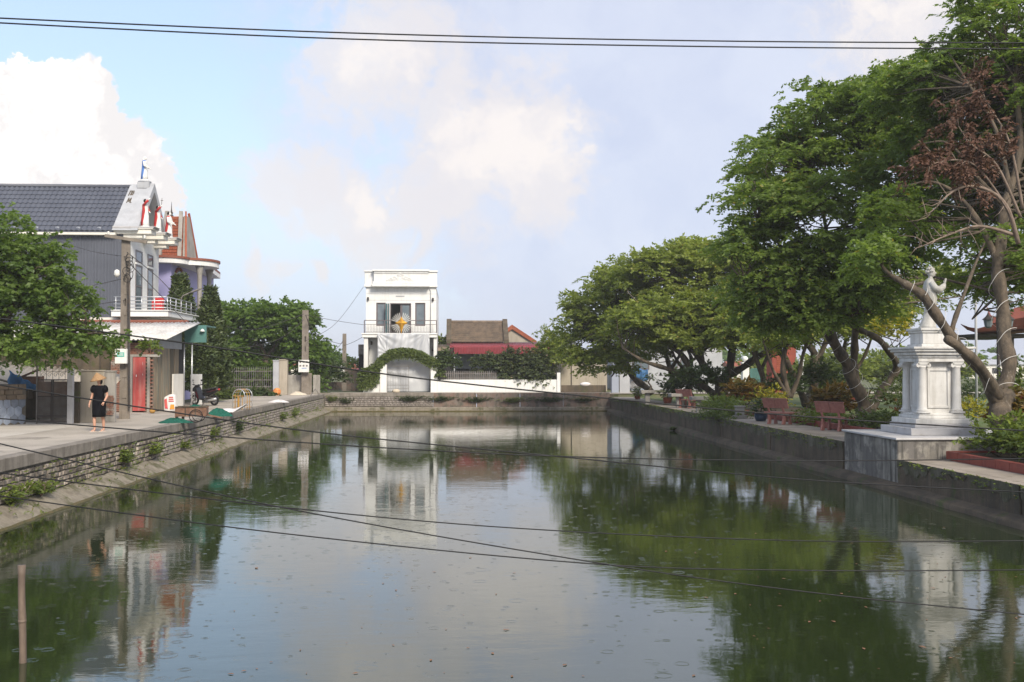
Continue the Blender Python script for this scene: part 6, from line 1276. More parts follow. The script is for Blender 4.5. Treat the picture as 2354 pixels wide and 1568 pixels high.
T4 = [[(1652, 928, 62, .48), (1660, 890, 62, .42), (1668, 868, 62, .38)],
      [(1660, 890, 62, .30), (1610, 830, 61, .25), (1570, 775, 60, .2), (1520, 740, 60, .12), (1470, 700, 60, .06)],
      [(1650, 920, 61.8, .3), (1600, 868, 61, .24), (1560, 810, 61, .2), (1530, 790, 61, .14), (1480, 770, 61, .08)],
      [(1668, 868, 62, .32), (1684, 810, 62, .26), (1690, 730, 62, .2), (1684, 650, 62, .12), (1670, 600, 62, .06)],
      [(1672, 865, 62, .28), (1720, 835, 62, .24), (1765, 805, 62, .2), (1800, 765, 61.5, .13), (1830, 720, 61, .07)],
      [(1684, 810, 62, .2), (1650, 740, 62, .15), (1620, 680, 62, .1), (1600, 620, 62, .05)],
      [(1610, 830, 61, .2), (1612, 760, 61.5, .15), (1590, 700, 62, .1), (1560, 640, 62, .05)],
      [(1600, 868, 61, .2), (1540, 850, 60.5, .17), (1480, 830, 60, .12), (1430, 800, 60, .07)],
      [(1684, 800, 62, .14), (1722, 740, 62, .09), (1740, 690, 62, .05)]]
tree('flame_tree', 'broad tree with a thick low trunk forking into many limbs', T4, [(1600, 612, 63, 2.4, 2.2, 1.5), (1690, 630, 62, 2.2, 2, 1.6), (1510, 640, 63, 2.2, 2, 1.45), (1640, 715, 60.5, 2.4, 2, 1.2), (1540, 735, 60.5, 2.2, 1.8, 1.1), (1730, 695, 60, 1.7, 1.5, 1.3), (1765, 770, 60, 1.2, 1.2, .7), (1470, 755, 60.5, 1.7, 1.4, 1.0), (1590, 785, 60, 1.5, 1.2, .5), (1685, 775, 60, 1.1, 1, .45)],
     'leaf_mid', group='flame trees in the garden', flat=.66, per_m2=1.8, size=.62, ns=14, K=10, slen=.5, ll=.22, lw=.06, droop=.4, low=.3)
T5 = [[(1500, 905, 72, .3), (1470, 880, 71.5, .26), (1445, 855, 71, .22), (1425, 820, 70, .16), (1420, 770, 69, .1), (1400, 710, 68, .05)], [(1445, 855, 71, .18), (1440, 810, 70, .14), (1460, 750, 69, .09)], [(1425, 820, 70, .12), (1380, 790, 69, .09), (1340, 770, 68, .05)]]
tree('flame_tree', 'farthest tree leaning left over the corner of the pond', T5, [(1440, 672, 66, 2.1, 1.8, 1.5), (1370, 722, 67, 1.9, 1.8, 1.45), (1338, 780, 68, 1.3, 1.3, 1.25), (1420, 775, 66, 1.7, 1.4, 1.1), (1350, 830, 67, 1.2, 1, .6), (1430, 832, 66, 1.3, 1, .5), (1400, 650, 68, 1.2, 1, .7)],
     'leaf_mid', group='flame trees in the garden', flat=.66, per_m2=1.8, size=.6, ns=14, K=10, slen=.5, ll=.22, lw=.06, droop=.4, low=.35)
T6 = [[(1552, 905, 68, .24), (1545, 870, 68, .2), (1535, 830, 67.5, .17), (1515, 790, 67, .1), (1500, 750, 67, .05)], [(1540, 850, 68, .15), (1570, 800, 67.5, .11), (1580, 760, 67, .06)]]
tree('flame_tree', 'slender tree between the leaning tree and the broad low-forked tree', T6, [(1510, 770, 67, 1.5, 1.4, .8), (1580, 760, 66, 1.4, 1.4, .8)], 'leaf_mid', group='flame trees in the garden', per_m2=1.2, size=.6, ns=11, K=10, slen=.5, ll=.22, lw=.06)
for (lb, limbs_, bl_) in (
    ('slender tree right of the broad low-forked tree, before the ball-topped column', [[(1762, 925, 55, .2), (1752, 870, 55, .17), (1738, 820, 55, .15), (1722, 760, 55, .1), (1715, 700, 55, .05)], [(1748, 850, 55, .12), (1775, 800, 54.5, .1), (1790, 750, 54, .05)], [(1738, 820, 55, .1), (1705, 790, 55, .07), (1680, 760, 55, .04)]], [(1715, 745, 54.5, 1.4, 1.2, .7), (1785, 745, 54, 1.2, 1.1, .7), (1690, 790, 55, .7, .7, .35)]),
    ('slender tree with three thin stems left of the red kiosk', [[(1815, 915, 50, .17), (1800, 860, 50, .15), (1805, 800, 50, .12), (1825, 740, 49.5, .07)], [(1818, 915, 50.2, .14), (1836, 860, 50, .12), (1850, 800, 50, .09), (1870, 750, 50, .05)], [(1812, 915, 49.8, .12), (1786, 870, 49.5, .1), (1765, 820, 49, .07), (1750, 770, 49, .04)]], [(1820, 745, 49, 1.3, 1.1, .6), (1760, 770, 49, .9, .8, .5), (1880, 755, 50, 1.0, .9, .5)]),
    ('thin crooked tree between the slender tree and the broad low-forked tree', [[(1590, 915, 65, .2), (1580, 870, 65, .17), (1590, 830, 64.5, .14), (1575, 790, 64, .1), (1580, 740, 64, .05)], [(1582, 860, 65, .13), (1550, 820, 64, .1), (1535, 780, 64, .05)], [(1590, 830, 64.5, .1), (1625, 800, 64, .08), (1645, 770, 64, .04)]], [(1560, 785, 63.5, 1.4, 1.2, .6), (1640, 775, 63.5, 1.2, 1.1, .55), (1500, 800, 64, 1.2, 1, .5)]),
    ('thin dark tree behind the left-leaning trunk and the nearest bench', [[(1945, 920, 52, .18), (1950, 860, 52, .15), (1940, 800, 52, .12), (1955, 740, 51.5, .07)], [(1948, 880, 52, .12), (1985, 820, 51.5, .1), (2010, 760, 51, .05)]], [(1950, 745, 51, 1.3, 1.1, .6), (2020, 735, 51, 1.2, 1.1, .6)])):
    tree('flame_tree', lb, limbs_, bl_, 'leaf_mid', group='flame trees in the garden', flat=.66, per_m2=1.6, size=.5, ns=12, K=10, slen=.45, ll=.2, lw=.055, droop=.5, low=.5)
# --- dead limb with brown leaves over the near tree
db = thing('dead_branch', 'bare pale dead branches with withered brown leaves high on the nearest tree', 'branch', at(2294, 600, 26.5)); mb = MB(); P = []; D = []
main = [[(2340, 560, 26.6, .10), (2310, 470, 26.3, .085), (2250, 430, 26, .06), (2190, 440, 25.7, .045), (2130, 500, 25.5, .02)], [(2330, 540, 26.6, .08), (2250, 520, 26, .055), (2180, 540, 25.6, .035), (2110, 570, 25.5, .015)], [(2345, 500, 26.6, .07), (2290, 380, 26.2, .05), (2230, 330, 26, .03), (2190, 270, 26, .012)], [(2350, 480, 26.6, .07), (2320, 330, 26.3, .05), (2270, 240, 26.2, .03), (2250, 190, 26.2, .012)], [(2310, 470, 26.3, .05), (2240, 380, 25.9, .035), (2170, 370, 25.7, .02), (2120, 390, 25.6, .01)]]
r_ = random.Random(12)
for lm in main:
    pth = smooth_path([(*at(u, v, Y), r) for u, v, Y, r in lm], 5); mb.tube([p[:3] for p in pth], [max(.005, p[3] * .62) for p in pth], 6)
    for i in range(4, len(pth), 1):
        p = Vector(pth[i][:3])
        for _ in range(2):
            d = Vector((r_.uniform(-1, .25), r_.uniform(-.5, .3), r_.uniform(-.5, .7))).normalized(); l = r_.uniform(.25, .75); q = p + d * l; m_ = p.lerp(q, .5) + Vector((0, 0, r_.uniform(-.08, .08))); mb.tube([p, m_, q], [.014, .009, .004], 4)
            if pth[i][2] > at(2200, 430, 26).z:
                for k in range(8): P.append(np.array(p.lerp(q, r_.uniform(.3, 1)))); D.append(np.array(d) + rng.normal(0, .5, 3))
build('limbs', mb, 'bark_pale', db, True); leaf_mesh('withered_leaves', np.array(P), np.array(D), 'leaf_brown', db, 9, .25, .13, .028, .9, up=.1)
# --- white string wound round the trunks
def wound(label, limb, t0, t1, turns):
    pth = smooth_path([(*at(u, v, Y), r) for u, v, Y, r in limb], 10); n = len(pth); pth = pth[int(n * t0):int(n * t1)]; mb = MB(); pts = []; N_ = len(pth) * 5
    for k in range(N_):
        f = k / (N_ - 1) * (len(pth) - 1); i = min(int(f), len(pth) - 2); p = pth[i] + (pth[i + 1] - pth[i]) * (f - i); d = Vector((pth[i + 1] - pth[i])[:3]).normalized(); x = d.orthogonal().normalized(); y_ = d.cross(x); a = turns * 2 * math.pi * k / N_ + .6 * math.sin(k * .21); rr = p[3] * 1.28 + .02
        pts.append(Vector(p[:3]) + (x * math.cos(a) + y_ * math.sin(a)) * rr)
    mb.tube(pts, .007, 4); tag(build('light_string', mb, 'wire_white', None), label, 'string', 'white strings wound round the trunks')
wound('white string wound round the near right trunk', T1[1], .0, .5, 5); wound('white string wound round the limb leaning before the pedestal', T1[2], .05, .72, 7); wound('white string wound round the left-leaning trunk behind the benches', T2[0], .05, .7, 9); wound('white string wound round the right fork behind the benches', T2[1], .05, .8, 5); wound('white string wound round the thick low fork', T4[4], .05, .9, 6); wound('white string round the left limb of the low-forked tree', T4[1], .05, .8, 6); wound('white string on the twin dark trunks', T3[0], .05, .7, 6)
mb = MB(); mb.tube([at(1690 + k * 4, 915 + 6 * math.sin(k), 60.5 - k * .05) for k in range(6)], .012, 4)
# --- left bank trees
TL = [[(-70, 985, 34, .28), (-60, 880, 34, .24), (-30, 800, 34, .2), (20, 720, 34, .13), (60, 640, 34, .06)], [(-30, 800, 34, .15), (60, 790, 33.8, .1), (150, 770, 33.8, .06), (250, 765, 34, .03)], [(-50, 840, 34, .15), (-60, 700, 34, .12), (-20, 580, 34, .06)]]
tree('broadleaf_tree', 'bushy green tree at the left picture edge in front of the grey house', TL, [(4, 580, 34, 1.26, 1.17, 1.17), (89, 630, 34, 1.08, 0.99, 1.03), (34, 730, 33.6, 1.53, 1.17, 1.08), (139, 700, 34, 0.85, 0.81, 0.77), (189, 775, 34, 0.68, 0.63, 0.41), (256, 772, 34.3, 0.36, 0.36, 0.27), (94, 800, 33.6, 0.99, 0.81, 0.41), (-96, 620, 34, 1.53, 1.62, 1.53), (-76, 780, 34, 1.35, 1.35, 0.90)],
     'leaf_left', flat=.85, per_m2=3.6, size=.36, ns=12, K=9, slen=.26, ll=.14, lw=.045, droop=.35, r0=.025, low=.5)
TR_ = [[(622, 908, 79, .32), (620, 870, 79, .3), (612, 830, 79, .25), (590, 780, 79, .15), (560, 730, 79, .06)], [(612, 830, 79, .2), (640, 780, 79, .15), (660, 730, 79, .06)], [(616, 850, 79, .2), (670, 810, 79, .12), (700, 780, 79, .06)]]
tree('round_tree', 'large round-topped tree beyond the iron fence', TR_, [(545, 745, 79, 1.9, 1.9, 1.3), (615, 735, 79, 1.9, 1.9, 1.2), (680, 745, 79, 1.5, 1.6, 1.3), (705, 815, 78, 1.35, 1.4, 1.2), (530, 820, 78, 1.5, 1.4, 1.2), (600, 860, 77.5, 1.2, 1, .7), (715, 870, 78.5, .8, .8, .7), (640, 800, 80, 1.2, 1, .8)], 'leaf_round', flat=.75, per_m2=1.9, size=.5, ns=13, K=9, slen=.45, ll=.26, lw=.09, droop=.3, low=.3)
def conifer(label, u, vb, vt, Y, wpx, n):
    b = at(u, vb, Y); tp = at(u, vt, Y); H = tp.z - b.z; r = wpx * Y / F; t = thing('conifer', label, 'tree', (b.x, Y, 0), 'conifers beside the lane'); mb = MB(); mb.tube([(b.x, Y, 0), (b.x, Y, b.z + H * .8)], [.12, .02], 6); build('trunk', mb, 'bark_dark', t)
    k = rng.uniform(0, 1, n) ** .85; a = rng.uniform(0, 6.28, n); lob = 1 + .25 * np.sin(a * 3 + k * 9) ; rad = r * np.minimum(1, (1 - k) * 1.5 + .04) * lob * rng.uniform(.55, 1, n)
    P = np.stack([b.x + np.cos(a) * rad, Y + np.sin(a) * rad, b.z + k * H], 1); D = np.stack([np.cos(a) * .5, np.sin(a) * .5, np.full(n, 1.0)], 1)
    leaf_mesh('crown', P, D, 'leaf_conifer', t, 10, .45, .26, .05, -.15, up=.1, jit=.4); return t
conifer('bushy conifer at the balcony end of the grey house', 412, 880, 652, 56.5, 46, 1600); conifer('pointed dark conifer right of the lilac house columns', 482, 905, 680, 58, 40, 1700); conifer('broad conifer behind the motorbike', 447, 905, 735, 57.5, 52, 1500)
for (u, v, Y, r, lf, n, lb) in ((560, 890, 77, (1.6, .9, .9), 'leaf_round', 300, 'leafy bush behind the iron fence'), (530, 855, 77.5, (1.6, 1.2, 1.4), 'leaf_round', 360, 'tall bush between the conifers and the iron fence'), (580, 868, 78, (1.4, 1, 1.1), 'leaf_vine', 260, 'feathery green bush above the iron fence'), (510, 912, 66, (.9, .5, .4), 'leaf_vine', 160, 'low hedge at the foot of the fence behind the motorbike'), (590, 908, 71, (1.2, .4, .3), 'leaf_dark', 140, 'grassy clump along the fence foot'), (765, 862, 83, (1.3, 1, 1.2), 'leaf_dark', 280, 'dark bush at the lane end left of the slim pole'), (745, 845, 88, (1.3, 1, 1.2), 'leaf_round', 240, 'green bush behind the thin concrete post'), (815, 840, 92, (1.0, .8, .6), 'leaf_lime', 120, 'pale bush above the stained brick wall'), (775, 830, 95, (1.2, .8, 1.0), 'leaf_round', 160, 'far bush showing above the lane end'), (345, 800, 44, (.3, .3, .2), 'leaf_lime', 24, 'leafy sprig by the shed eave')):
    shrub('bush', lb, at(u, v, Y), r, lf, n, ll=.2, lw=.07, slen=.3)

# ================================================================== road side things
# --- motorbike
mk_ = thing('motorbike', 'black and dark red scooter parked on the lane beyond the handcart', 'motorbike')
def wheel(x, r):
    mb = MB(); n = 22; 
    mb.tube([(x + (r - .05) * math.cos(2 * math.pi * k / n), 0, r + (r - .05) * math.sin(2 * math.pi * k / n)) for k in range(n + 1)], .05, 8); w_ = build('wheel', mb, 'blackrub', mk_, True)
    mb = MB(); mb.tube([(x, -.05, r), (x, .05, r)], .05, 10)
    for k in range(5): a = k * 2 * math.pi / 5; mb.bar((x, 0, r), (x + (r - .08) * math.cos(a), 0, r + (r - .08) * math.sin(a)), .03)
    mb.tube([(x + (r - .095) * math.cos(2 * math.pi * k / n), 0, r + (r - .095) * math.sin(2 * math.pi * k / n)) for k in range(n + 1)], .02, 6); build('rim', mb, 'ironlight', w_)
wheel(-.62, .27); wheel(.62, .27)
def sweep(prof, nm, m_):                    # x, z centre, half width, half height
    mb = MB(); n = 12; vs = []
    for (x, z, hw, hh) in prof:
        for k in range(n): a = 2 * math.pi * k / n; ca, sa = math.cos(a), math.sin(a); vs.append((x, hw * math.copysign(abs(ca) ** .7, ca), z + hh * math.copysign(abs(sa) ** .7, sa)))
    mb.add(vs, [(i * n + k, i * n + (k + 1) % n, (i + 1) * n + (k + 1) % n, (i + 1) * n + k) for i in range(len(prof) - 1) for k in range(n)] + [tuple(range(n - 1, -1, -1)), tuple((len(prof) - 1) * n + k for k in range(n))]); return build(nm, mb, m_, mk_, True)
sweep([(-.10, .60, .05, .06), (.0, .58, .13, .13), (.25, .60, .16, .14), (.6, .70, .14, .10), (.88, .80, .07, .05)], 'rear_body', 'black')
sweep([(.05, .66, .10, .02), (.3, .665, .165, .025), (.65, .735, .145, .022), (.86, .82, .07, .015)], 'side_stripe', 'bikered')
sweep([(-.08, .72, .08, .03), (.05, .76, .14, .055), (.3, .79, .15, .06), (.55, .84, .15, .06), (.8, .88, .10, .04)], 'seat', 'seat')
sweep([(-.18, .30, .12, .04), (.0, .29, .16, .05), (.15, .30, .15, .06)], 'floorboard', 'black')
mb = MB(); mb.prism([(-.20, -.20, .28), (-.13, -.20, .28), (-.33, -.17, .72), (-.50, -.13, .95), (-.62, -.11, .93), (-.58, -.16, .75), (-.42, -.2, .5)], (0, .40, 0)); build('front_shield', mb, 'black', mk_, mods=.05)
for s in (-1, 1): mb = MB(); mb.prism([(-.25, s * .205, .36), (-.20, s * .205, .36), (-.36, s * .205, .70), (-.41, s * .205, .66)], (0, s * .006, 0)); build('shield_stripe', mb, 'bikered', mk_)
sweep([(-.72, .72, .06, .04), (-.64, .80, .14, .10), (-.5, .92, .14, .08), (-.38, 1.0, .1, .05)], 'front_cowl', 'black')
mb = MB(); mb.ell((-.70, 0, .80), (.05, .10, .07), 10, 6); build('headlight', mb, 'silver', mk_, True)
mb = MB(); mb.tube([(-.44, -.34, 1.03), (-.46, -.15, 1.0), (-.47, 0, 1.0), (-.46, .15, 1.0), (-.44, .34, 1.03)], .022, 6); hb = build('handlebar', mb, 'black', mk_, True)
for s in (-1, 1):
    mb = MB(); mb.tube([(-.46, s * .22, 1.02), (-.48, s * .3, 1.2)], .01, 5); mb.ell((-.48, s * .31, 1.24), (.02, .07, .045), 8, 6); build('mirror', mb, 'black', hb, True)
    mb = MB(); mb.tube([(-.44, s * .26, 1.025), (-.43, s * .38, 1.035)], .03, 6); build('grip', mb, 'blackrub', hb, True)
    mb = MB(); mb.tube([(-.62, s * .07, .27), (-.50, s * .07, .75)], .022, 6); build('fork_leg', mb, 'silver', mk_, True)
mb = MB(); mb.grid(lambda a, b_: (-.62 + .31 * math.cos(R(20 + a * 120)), -.07 + .14 * b_, .27 + .31 * math.sin(R(20 + a * 120))), 10, 2); build('front_fender', mb, 'black', mk_, True, mods='solid')
mb = MB(); mb.tube([(.2, -.14, .26), (.45, -.16, .26), (.85, -.17, .34)], [.03, .06, .065], 10); build('exhaust', mb, 'silver', mk_, True)
mb = MB(); mb.ell((.38, 0, .32), (.25, .13, .12), 10, 8); build('engine', mb, 'iron', mk_, True)
mb = MB(); mb.ell((.90, 0, .80), (.03, .09, .05), 8, 6); build('tail_light', mb, 'red', mk_, True)
mb = MB(); mb.tube([(.55, .07, .80), (.75, .13, .86), (.95, .0, .92), (.75, -.13, .86), (.55, -.07, .80)], .015, 5); build('grab_rail', mb, 'black', mk_, True)
mb = MB(); mb.bar((.15, -.14, .26), (.12, -.30, 0), .025); build('side_stand', mb, 'iron', mk_)
q = gnd(470, 932); mk_.location = q; mk_.rotation_euler = (0, R(0), R(-28))
# --- handcart with nets
ct = thing('handcart', 'rusty two-wheeled handcart draped with green net beside the pond wall', 'handcart'); 
mb = MB(); mb.box(-.75, .75, -.42, .42, .34, .38); build('bed', mb, 'rust', ct)
for s in (-1, 1): mb = MB(); mb.box(-.75, .75, s * .42 - .02, s * .42 + .02, .30, .78); build('side_board', mb, 'rust', ct); mb = MB(); mb.bar((-.8, s * .46, .80), (.8, s * .46, .80), .05); build('top_bar', mb, 'bark', ct)
for x in (-.75, .75): mb = MB(); mb.box(x - .02, x + .02, -.40, .40, .38, .76); build('end_board', mb, 'rust', ct)
for x in (-.3, .2): mb = MB(); mb.bar((x, -.455, .3), (x, -.455, .8), .05, .02); build('upright', mb, 'bark', ct)
for s in (-1, 1):
    mb = MB(); n = 26; r = .33; mb.tube([(.25 + r * math.cos(2 * math.pi * k / n), s * .55, r + r * math.sin(2 * math.pi * k / n)) for k in range(n + 1)], .022, 6); w_ = build('wheel', mb, 'blackrub', ct, True); mb = MB()
    for k in range(12): a = 2 * math.pi * k / 12; mb.bar((.25, s * .55, r), (.25 + r * math.cos(a), s * .55, r + r * math.sin(a)), .008)
    mb.tube([(.25, s * .5, r), (.25, s * .6, r)], .03, 8); build('spokes', mb, 'ironlight', w_)
    mb = MB(); mb.tube([(.75, s * .3, .36), (1.5, s * .28, .2)], .025, 6); build('shaft', mb, 'rust', ct)
for k in range(2):
    mb = MB(); mb.box(-.77 - .05, -.77, -.44, .44, .05, .8) if k == 0 else mb.box(-.5, -.44, -.3, .3, 0, .34); build('prop', mb, 'rust', ct)
ct.location = gnd(432, 972) + Vector((0, .6, 0)); ct.rotation_euler = (0, 0, R(6)); ct.scale = (.66, .66, .66)
def heap(nm, label, cat, p, sx, sy, sz, m_, seed, sharp=1.0):
    r_ = random.Random(seed); ph = [r_.uniform(0, 6) for _ in range(6)]; mb = MB()
    def f(a, b_):
        an = a * 2 * math.pi; rr = b_; e = 1 + .18 * math.sin(3 * an + ph[0]) + .1 * math.sin(7 * an + ph[1]); z = sz * max(0, 1 - rr ** 2) ** .8 * (1 + .2 * math.sin(5 * an + rr * 6 + ph[2])) + .02 * math.sin(17 * an + ph[3]) * (1 - rr)
        return (p[0] + math.cos(an) * rr * sx * e, p[1] + math.sin(an) * rr * sy * e, p[2] + z + .004)
    mb.grid(f, 30, 8); return tag(build(nm, mb, m_, None, True), label, cat)
c_ = gnd(432, 972)
heap('fishing_net', 'green fishing net spread on the ground in front of the handcart', 'net', c_ + Vector((-.45, -.1, 0)), .55, .3, .14, 'greennet', 1)
heap('fishing_net', 'bunch of green net lying in the handcart', 'net', ct.location + Vector((.1, 0, .40)), .38, .22, .16, 'greennet', 2)
heap('fishing_net', 'rounded heap of green net by the white wheelbarrow pan', 'net', gnd(500, 957), .5, .35, .26, 'greennet', 3)
q = gnd(520, 950); mb = MB(); mb.grid(lambda a, b_: (q.x - .7 + a * 1.5, q.y - .35 + b_ * .7, .06 + .14 * math.sin(a * 3.1) * math.sin(b_ * 3.1) + (.30 * max(0, a - .7) / .3)), 16, 8); tag(build('metal_sheet', mb, 'sack', None, True, mods='solid'), 'bent white sheet lying by the wall edge right of the green net heap', 'sheet')
# hoop rack
hr_ = thing('hoop_rack', 'rusty yellow arched steel rack standing on the pond wall edge', 'rack'); w2, l2, hh = .30, .62, .62
for k in range(4):
    y_ = -l2 / 2 + k * l2 / 3; mb = MB(); pts = [(-w2, y_, 0), (-w2, y_, hh)] + [(-w2 * math.cos(math.pi * i / 10), y_, hh + w2 * math.sin(math.pi * i / 10)) for i in range(1, 10)] + [(w2, y_, hh), (w2, y_, 0)]; mb.tube(pts, .016, 6); build('hoop', mb, 'yellowpaint' if k % 3 else 'silver', hr_, True)
for i in range(7): a = math.pi * i / 6; x, z = -w2 * math.cos(a), hh + w2 * math.sin(a); mb = MB(); mb.tube([(x, -l2 / 2, z), (x, l2 / 2, z)], .012, 5); build('long_bar', mb, 'silver', hr_, True)
for z in (.12, .35):
    for s in (-1, 1): mb = MB(); mb.tube([(s * w2, -l2 / 2, z), (s * w2, l2 / 2, z)], .012, 5); build('long_bar', mb, 'yellowpaint', hr_, True)
for x in (-.18, 0, .18): mb = MB(); mb.bar((x, -l2 / 2, 0), (x, -l2 / 2, hh), .02 if x else .05); build('upright', mb, 'yellowpaint', hr_)
mb = MB(); mb.bar((-w2, -l2 / 2, hh), (w2, -l2 / 2, hh), .03); build('cross_bar', mb, 'yellowpaint', hr_)
hr_.location = gnd(557, 942); hr_.rotation_euler = (0, 0, R(-20))
# sack of rubbish, bags, litter
q = gnd(386, 950); q = gnd(389, 946); sk = thing('printed_sack', 'white sack with red and orange print leaning on the plank wall', 'sack', q); mb = MB(); mb.prism([(q.x - .24, q.y, .0), (q.x + .26, q.y, .02), (q.x + .17, q.y + .15, .72), (q.x - .02, q.y + .15, .74), (q.x - .28, q.y + .13, .60)], (.02, .22, 0)); build('bag', mb, 'sack', sk, mods=.06)
mb = MB(); mb.prism([(q.x - .18, q.y - .004, .14), (q.x - .06, q.y - .004, .12), (q.x - .14, q.y + .11, .56), (q.x - .24, q.y + .10, .50)], (0, -.006, 0)); build('red_print', mb, 'sackred', sk)
mb = MB(); mb.prism([(q.x + .02, q.y - .004, .1), (q.x + .22, q.y - .004, .1), (q.x + .19, q.y + .05, .30), (q.x + .04, q.y + .05, .30)], (0, -.006, 0)); build('orange_print', mb, 'sackyel', sk)
for k in range(3): mb = MB(); zz = .42 + k * .08; mb.prism([(q.x - .05, q.y + .075 + k * .017, zz), (q.x + .17 - k * .02, q.y + .075 + k * .017, zz), (q.x + .17 - k * .02, q.y + .082 + k * .017, zz + .04), (q.x - .05, q.y + .082 + k * .017, zz + .04)], (0, -.008, 0)); build('print_line', mb, 'sackred', sk)
q = gnd(690, 906); q = gnd(690 - 4, 909); q = gnd(690, 908)
mb = MB(); q = gnd(691, 909); q.x = at(692, 900, 70).x; q = gnd(636 * 1.0, 909)
mb.ell((q.x, q.y, .22), (.28, .22, .3), 10, 7, Matrix.Rotation(.5, 3, 'Y')); tag(build('plastic_bag', mb, 'orange', None, True), 'orange-red plastic bag at the foot of the beige gate column', 'bag')
heap('sack_pile', 'pale flattened sacks by the wall right of the beige column', 'sacks', gnd(683, 908), .55, .4, .2, 'fruit', 8)
heap('rubbish_heap', 'pale rubbish on the wall edge before the far corner', 'rubbish', gnd(640, 925), .5, .4, .12, 'sack', 9)
mb = MB(); q = gnd(350, 950); mb.ell((q.x, q.y, .09), (.12, .11, .10), 10, 7); tag(build('yellow_bag', mb, 'yellowpaint', None, True), 'small yellow bag below the red door', 'bag')
q = gnd(712, 912); mb = MB(); mb.bar(q, q + Vector((.35, 0, .5)), .05); mb.bar(q + Vector((.35, 0, .5)), q + Vector((.6, .1, .1)), .05); tag(build('broken_chair_frame', mb, 'ironlight', None), 'grey broken frame lying on the wall near the thin concrete post', 'frame')
# --- woman walking
pw_ = gnd(227, 992); wo_ = thing('person', 'person in black knee-length dress and conical straw hat walking on the road', 'person', (0, 0, 0))
def skin_body():
    J = {'pel': (0, 0, .88, .12, .10), 'spine': (0, .0, 1.06, .105, .085), 'chest': (0, .0, 1.24, .125, .09), 'neck': (0, 0, 1.37, .045, .045), 'nk2': (0, -.01, 1.42, .043, .043), 'head': (0, -.02, 1.50, .075, .085), 'crown': (0, -.01, 1.57, .06, .07)}
    E = [('pel', 'spine'), ('spine', 'chest'), ('chest', 'neck'), ('neck', 'nk2'), ('nk2', 'head'), ('head', 'crown')]
    for s, n in ((-1, 'r'), (1, 'l')):
        st = -.14 if s < 0 else .12
        J.update({'hip' + n: (s * .085, 0, .82, .085, .085), 'kn' + n: (s * .075, st * .6 - .02, .47, .055, .055), 'cf' + n: (s * .075, st * .9 + .01, .30, .05, .05), 'an' + n: (s * .07, st + .03, .09, .033, .033), 'he' + n: (s * .07, st + .02, .04, .034, .03), 'to' + n: (s * .075, st - .13, .03, .035, .02)})
        E += [('pel', 'hip' + n), ('hip' + n, 'kn' + n), ('kn' + n, 'cf' + n), ('cf' + n, 'an' + n), ('an' + n, 'he' + n), ('he' + n, 'to' + n)]
        if s < 0: ar = [('sh', -.16, 0, 1.30, .055), ('el', -.23, .03, 1.06, .042), ('wr', -.27, -.04, .84, .027), ('pa', -.275, -.055, .78, .03)]
        else: ar = [('sh', .16, 0, 1.30, .055), ('el', .235, .05, 1.06, .042), ('wr', .22, -.10, .88, .027), ('pa', .205, -.13, .84, .03)]
        prev = 'chest'
        for (k, x, y_, z, r_) in ar: J[k + n] = (x, y_, z, r_, r_ * .9); E.append((prev, k + n)); prev = k + n
        x, y_, z = ar[-1][1:4]
        for f in range(4): J['f%d%s' % (f, n)] = (x + s * .004, y_ - .022 + f * .015, z - .05, .009, .009); J['g%d%s' % (f, n)] = (x - s * .012, y_ - .024 + f * .015, z - .085 + .006 * abs(f - 1.5), .007, .007); E += [('pa' + n, 'f%d%s' % (f, n)), ('f%d%s' % (f, n), 'g%d%s' % (f, n))]
        J['t' + n] = (x - s * .02, y_ - .035, z - .02, .009, .009); J['u' + n] = (x - s * .025, y_ - .05, z - .055, .008, .008); E += [('pa' + n, 't' + n), ('t' + n, 'u' + n)]
    ks = list(J); me = bpy.data.meshes.new('body'); me.from_pydata([J[k][:3] for k in ks], [(ks.index(a), ks.index(b_)) for a, b_ in E], []); o = bpy.data.objects.new('body', me); COL.objects.link(o); o.parent = wo_
    bpy.context.view_layer.objects.active = o; md = o.modifiers.new('skin', 'SKIN'); md.use_smooth_shade = True
    if not me.skin_vertices: 
        o.select_set(True)
        with bpy.context.temp_override(object=o, active_object=o): bpy.ops.mesh.customdata_skin_add()
    for i, k in enumerate(ks): me.skin_vertices[0].data[i].radius = J[k][3:5]; me.skin_vertices[0].data[i].use_root = (i == 0)
    sd = o.modifiers.new('sub', 'SUBSURF'); sd.levels = 1; sd.render_levels = 2; me.materials.append(M['skin']); return o
skin_body()
def orings(prof, n=20, fold=.0):
    m_ = MB(); vs = []
    for (rx, ry, z, x, y_) in prof:
        for k in range(n): a = 2 * math.pi * k / n; f = 1 + fold * math.sin(a * 6 + z * 2) * max(0, .9 - z); vs.append((x + rx * math.cos(a) * f, y_ + ry * math.sin(a) * f, z))
    return m_.add(vs, [(i * n + k, i * n + (k + 1) % n, (i + 1) * n + (k + 1) % n, (i + 1) * n + k) for i in range(len(prof) - 1) for k in range(n)])
dr_ = build('dress', orings([(.185, .20, .43, 0, 0), (.19, .19, .55, 0, 0), (.20, .175, .72, 0, 0), (.205, .16, .86, 0, 0), (.175, .135, .98, 0, 0), (.155, .12, 1.08, 0, 0), (.17, .13, 1.2, 0, 0), (.175, .12, 1.30, 0, 0), (.13, .10, 1.345, 0, 0), (.085, .075, 1.352, 0, .01)], fold=.06), 'dress', wo_, True, mods='solid')
for s in (-1, 1): mb = MB(); mb.ell((s * .185, .005, 1.245), (.085, .095, .12), 12, 9, Matrix.Rotation(s * -.25, 3, 'Y')); build('puff_sleeve', mb, 'dress', dr_, True)
mb = MB(); n = 28; mb.lathe([(.235, 0), (.20, .035), (.13, .105), (.06, .175), (.012, .215), (.0, .22)], (0, 0, 0), n); mb.lathe([(.228, -.004), (.12, .085), (.0, .18)], (0, 0, 0), n)
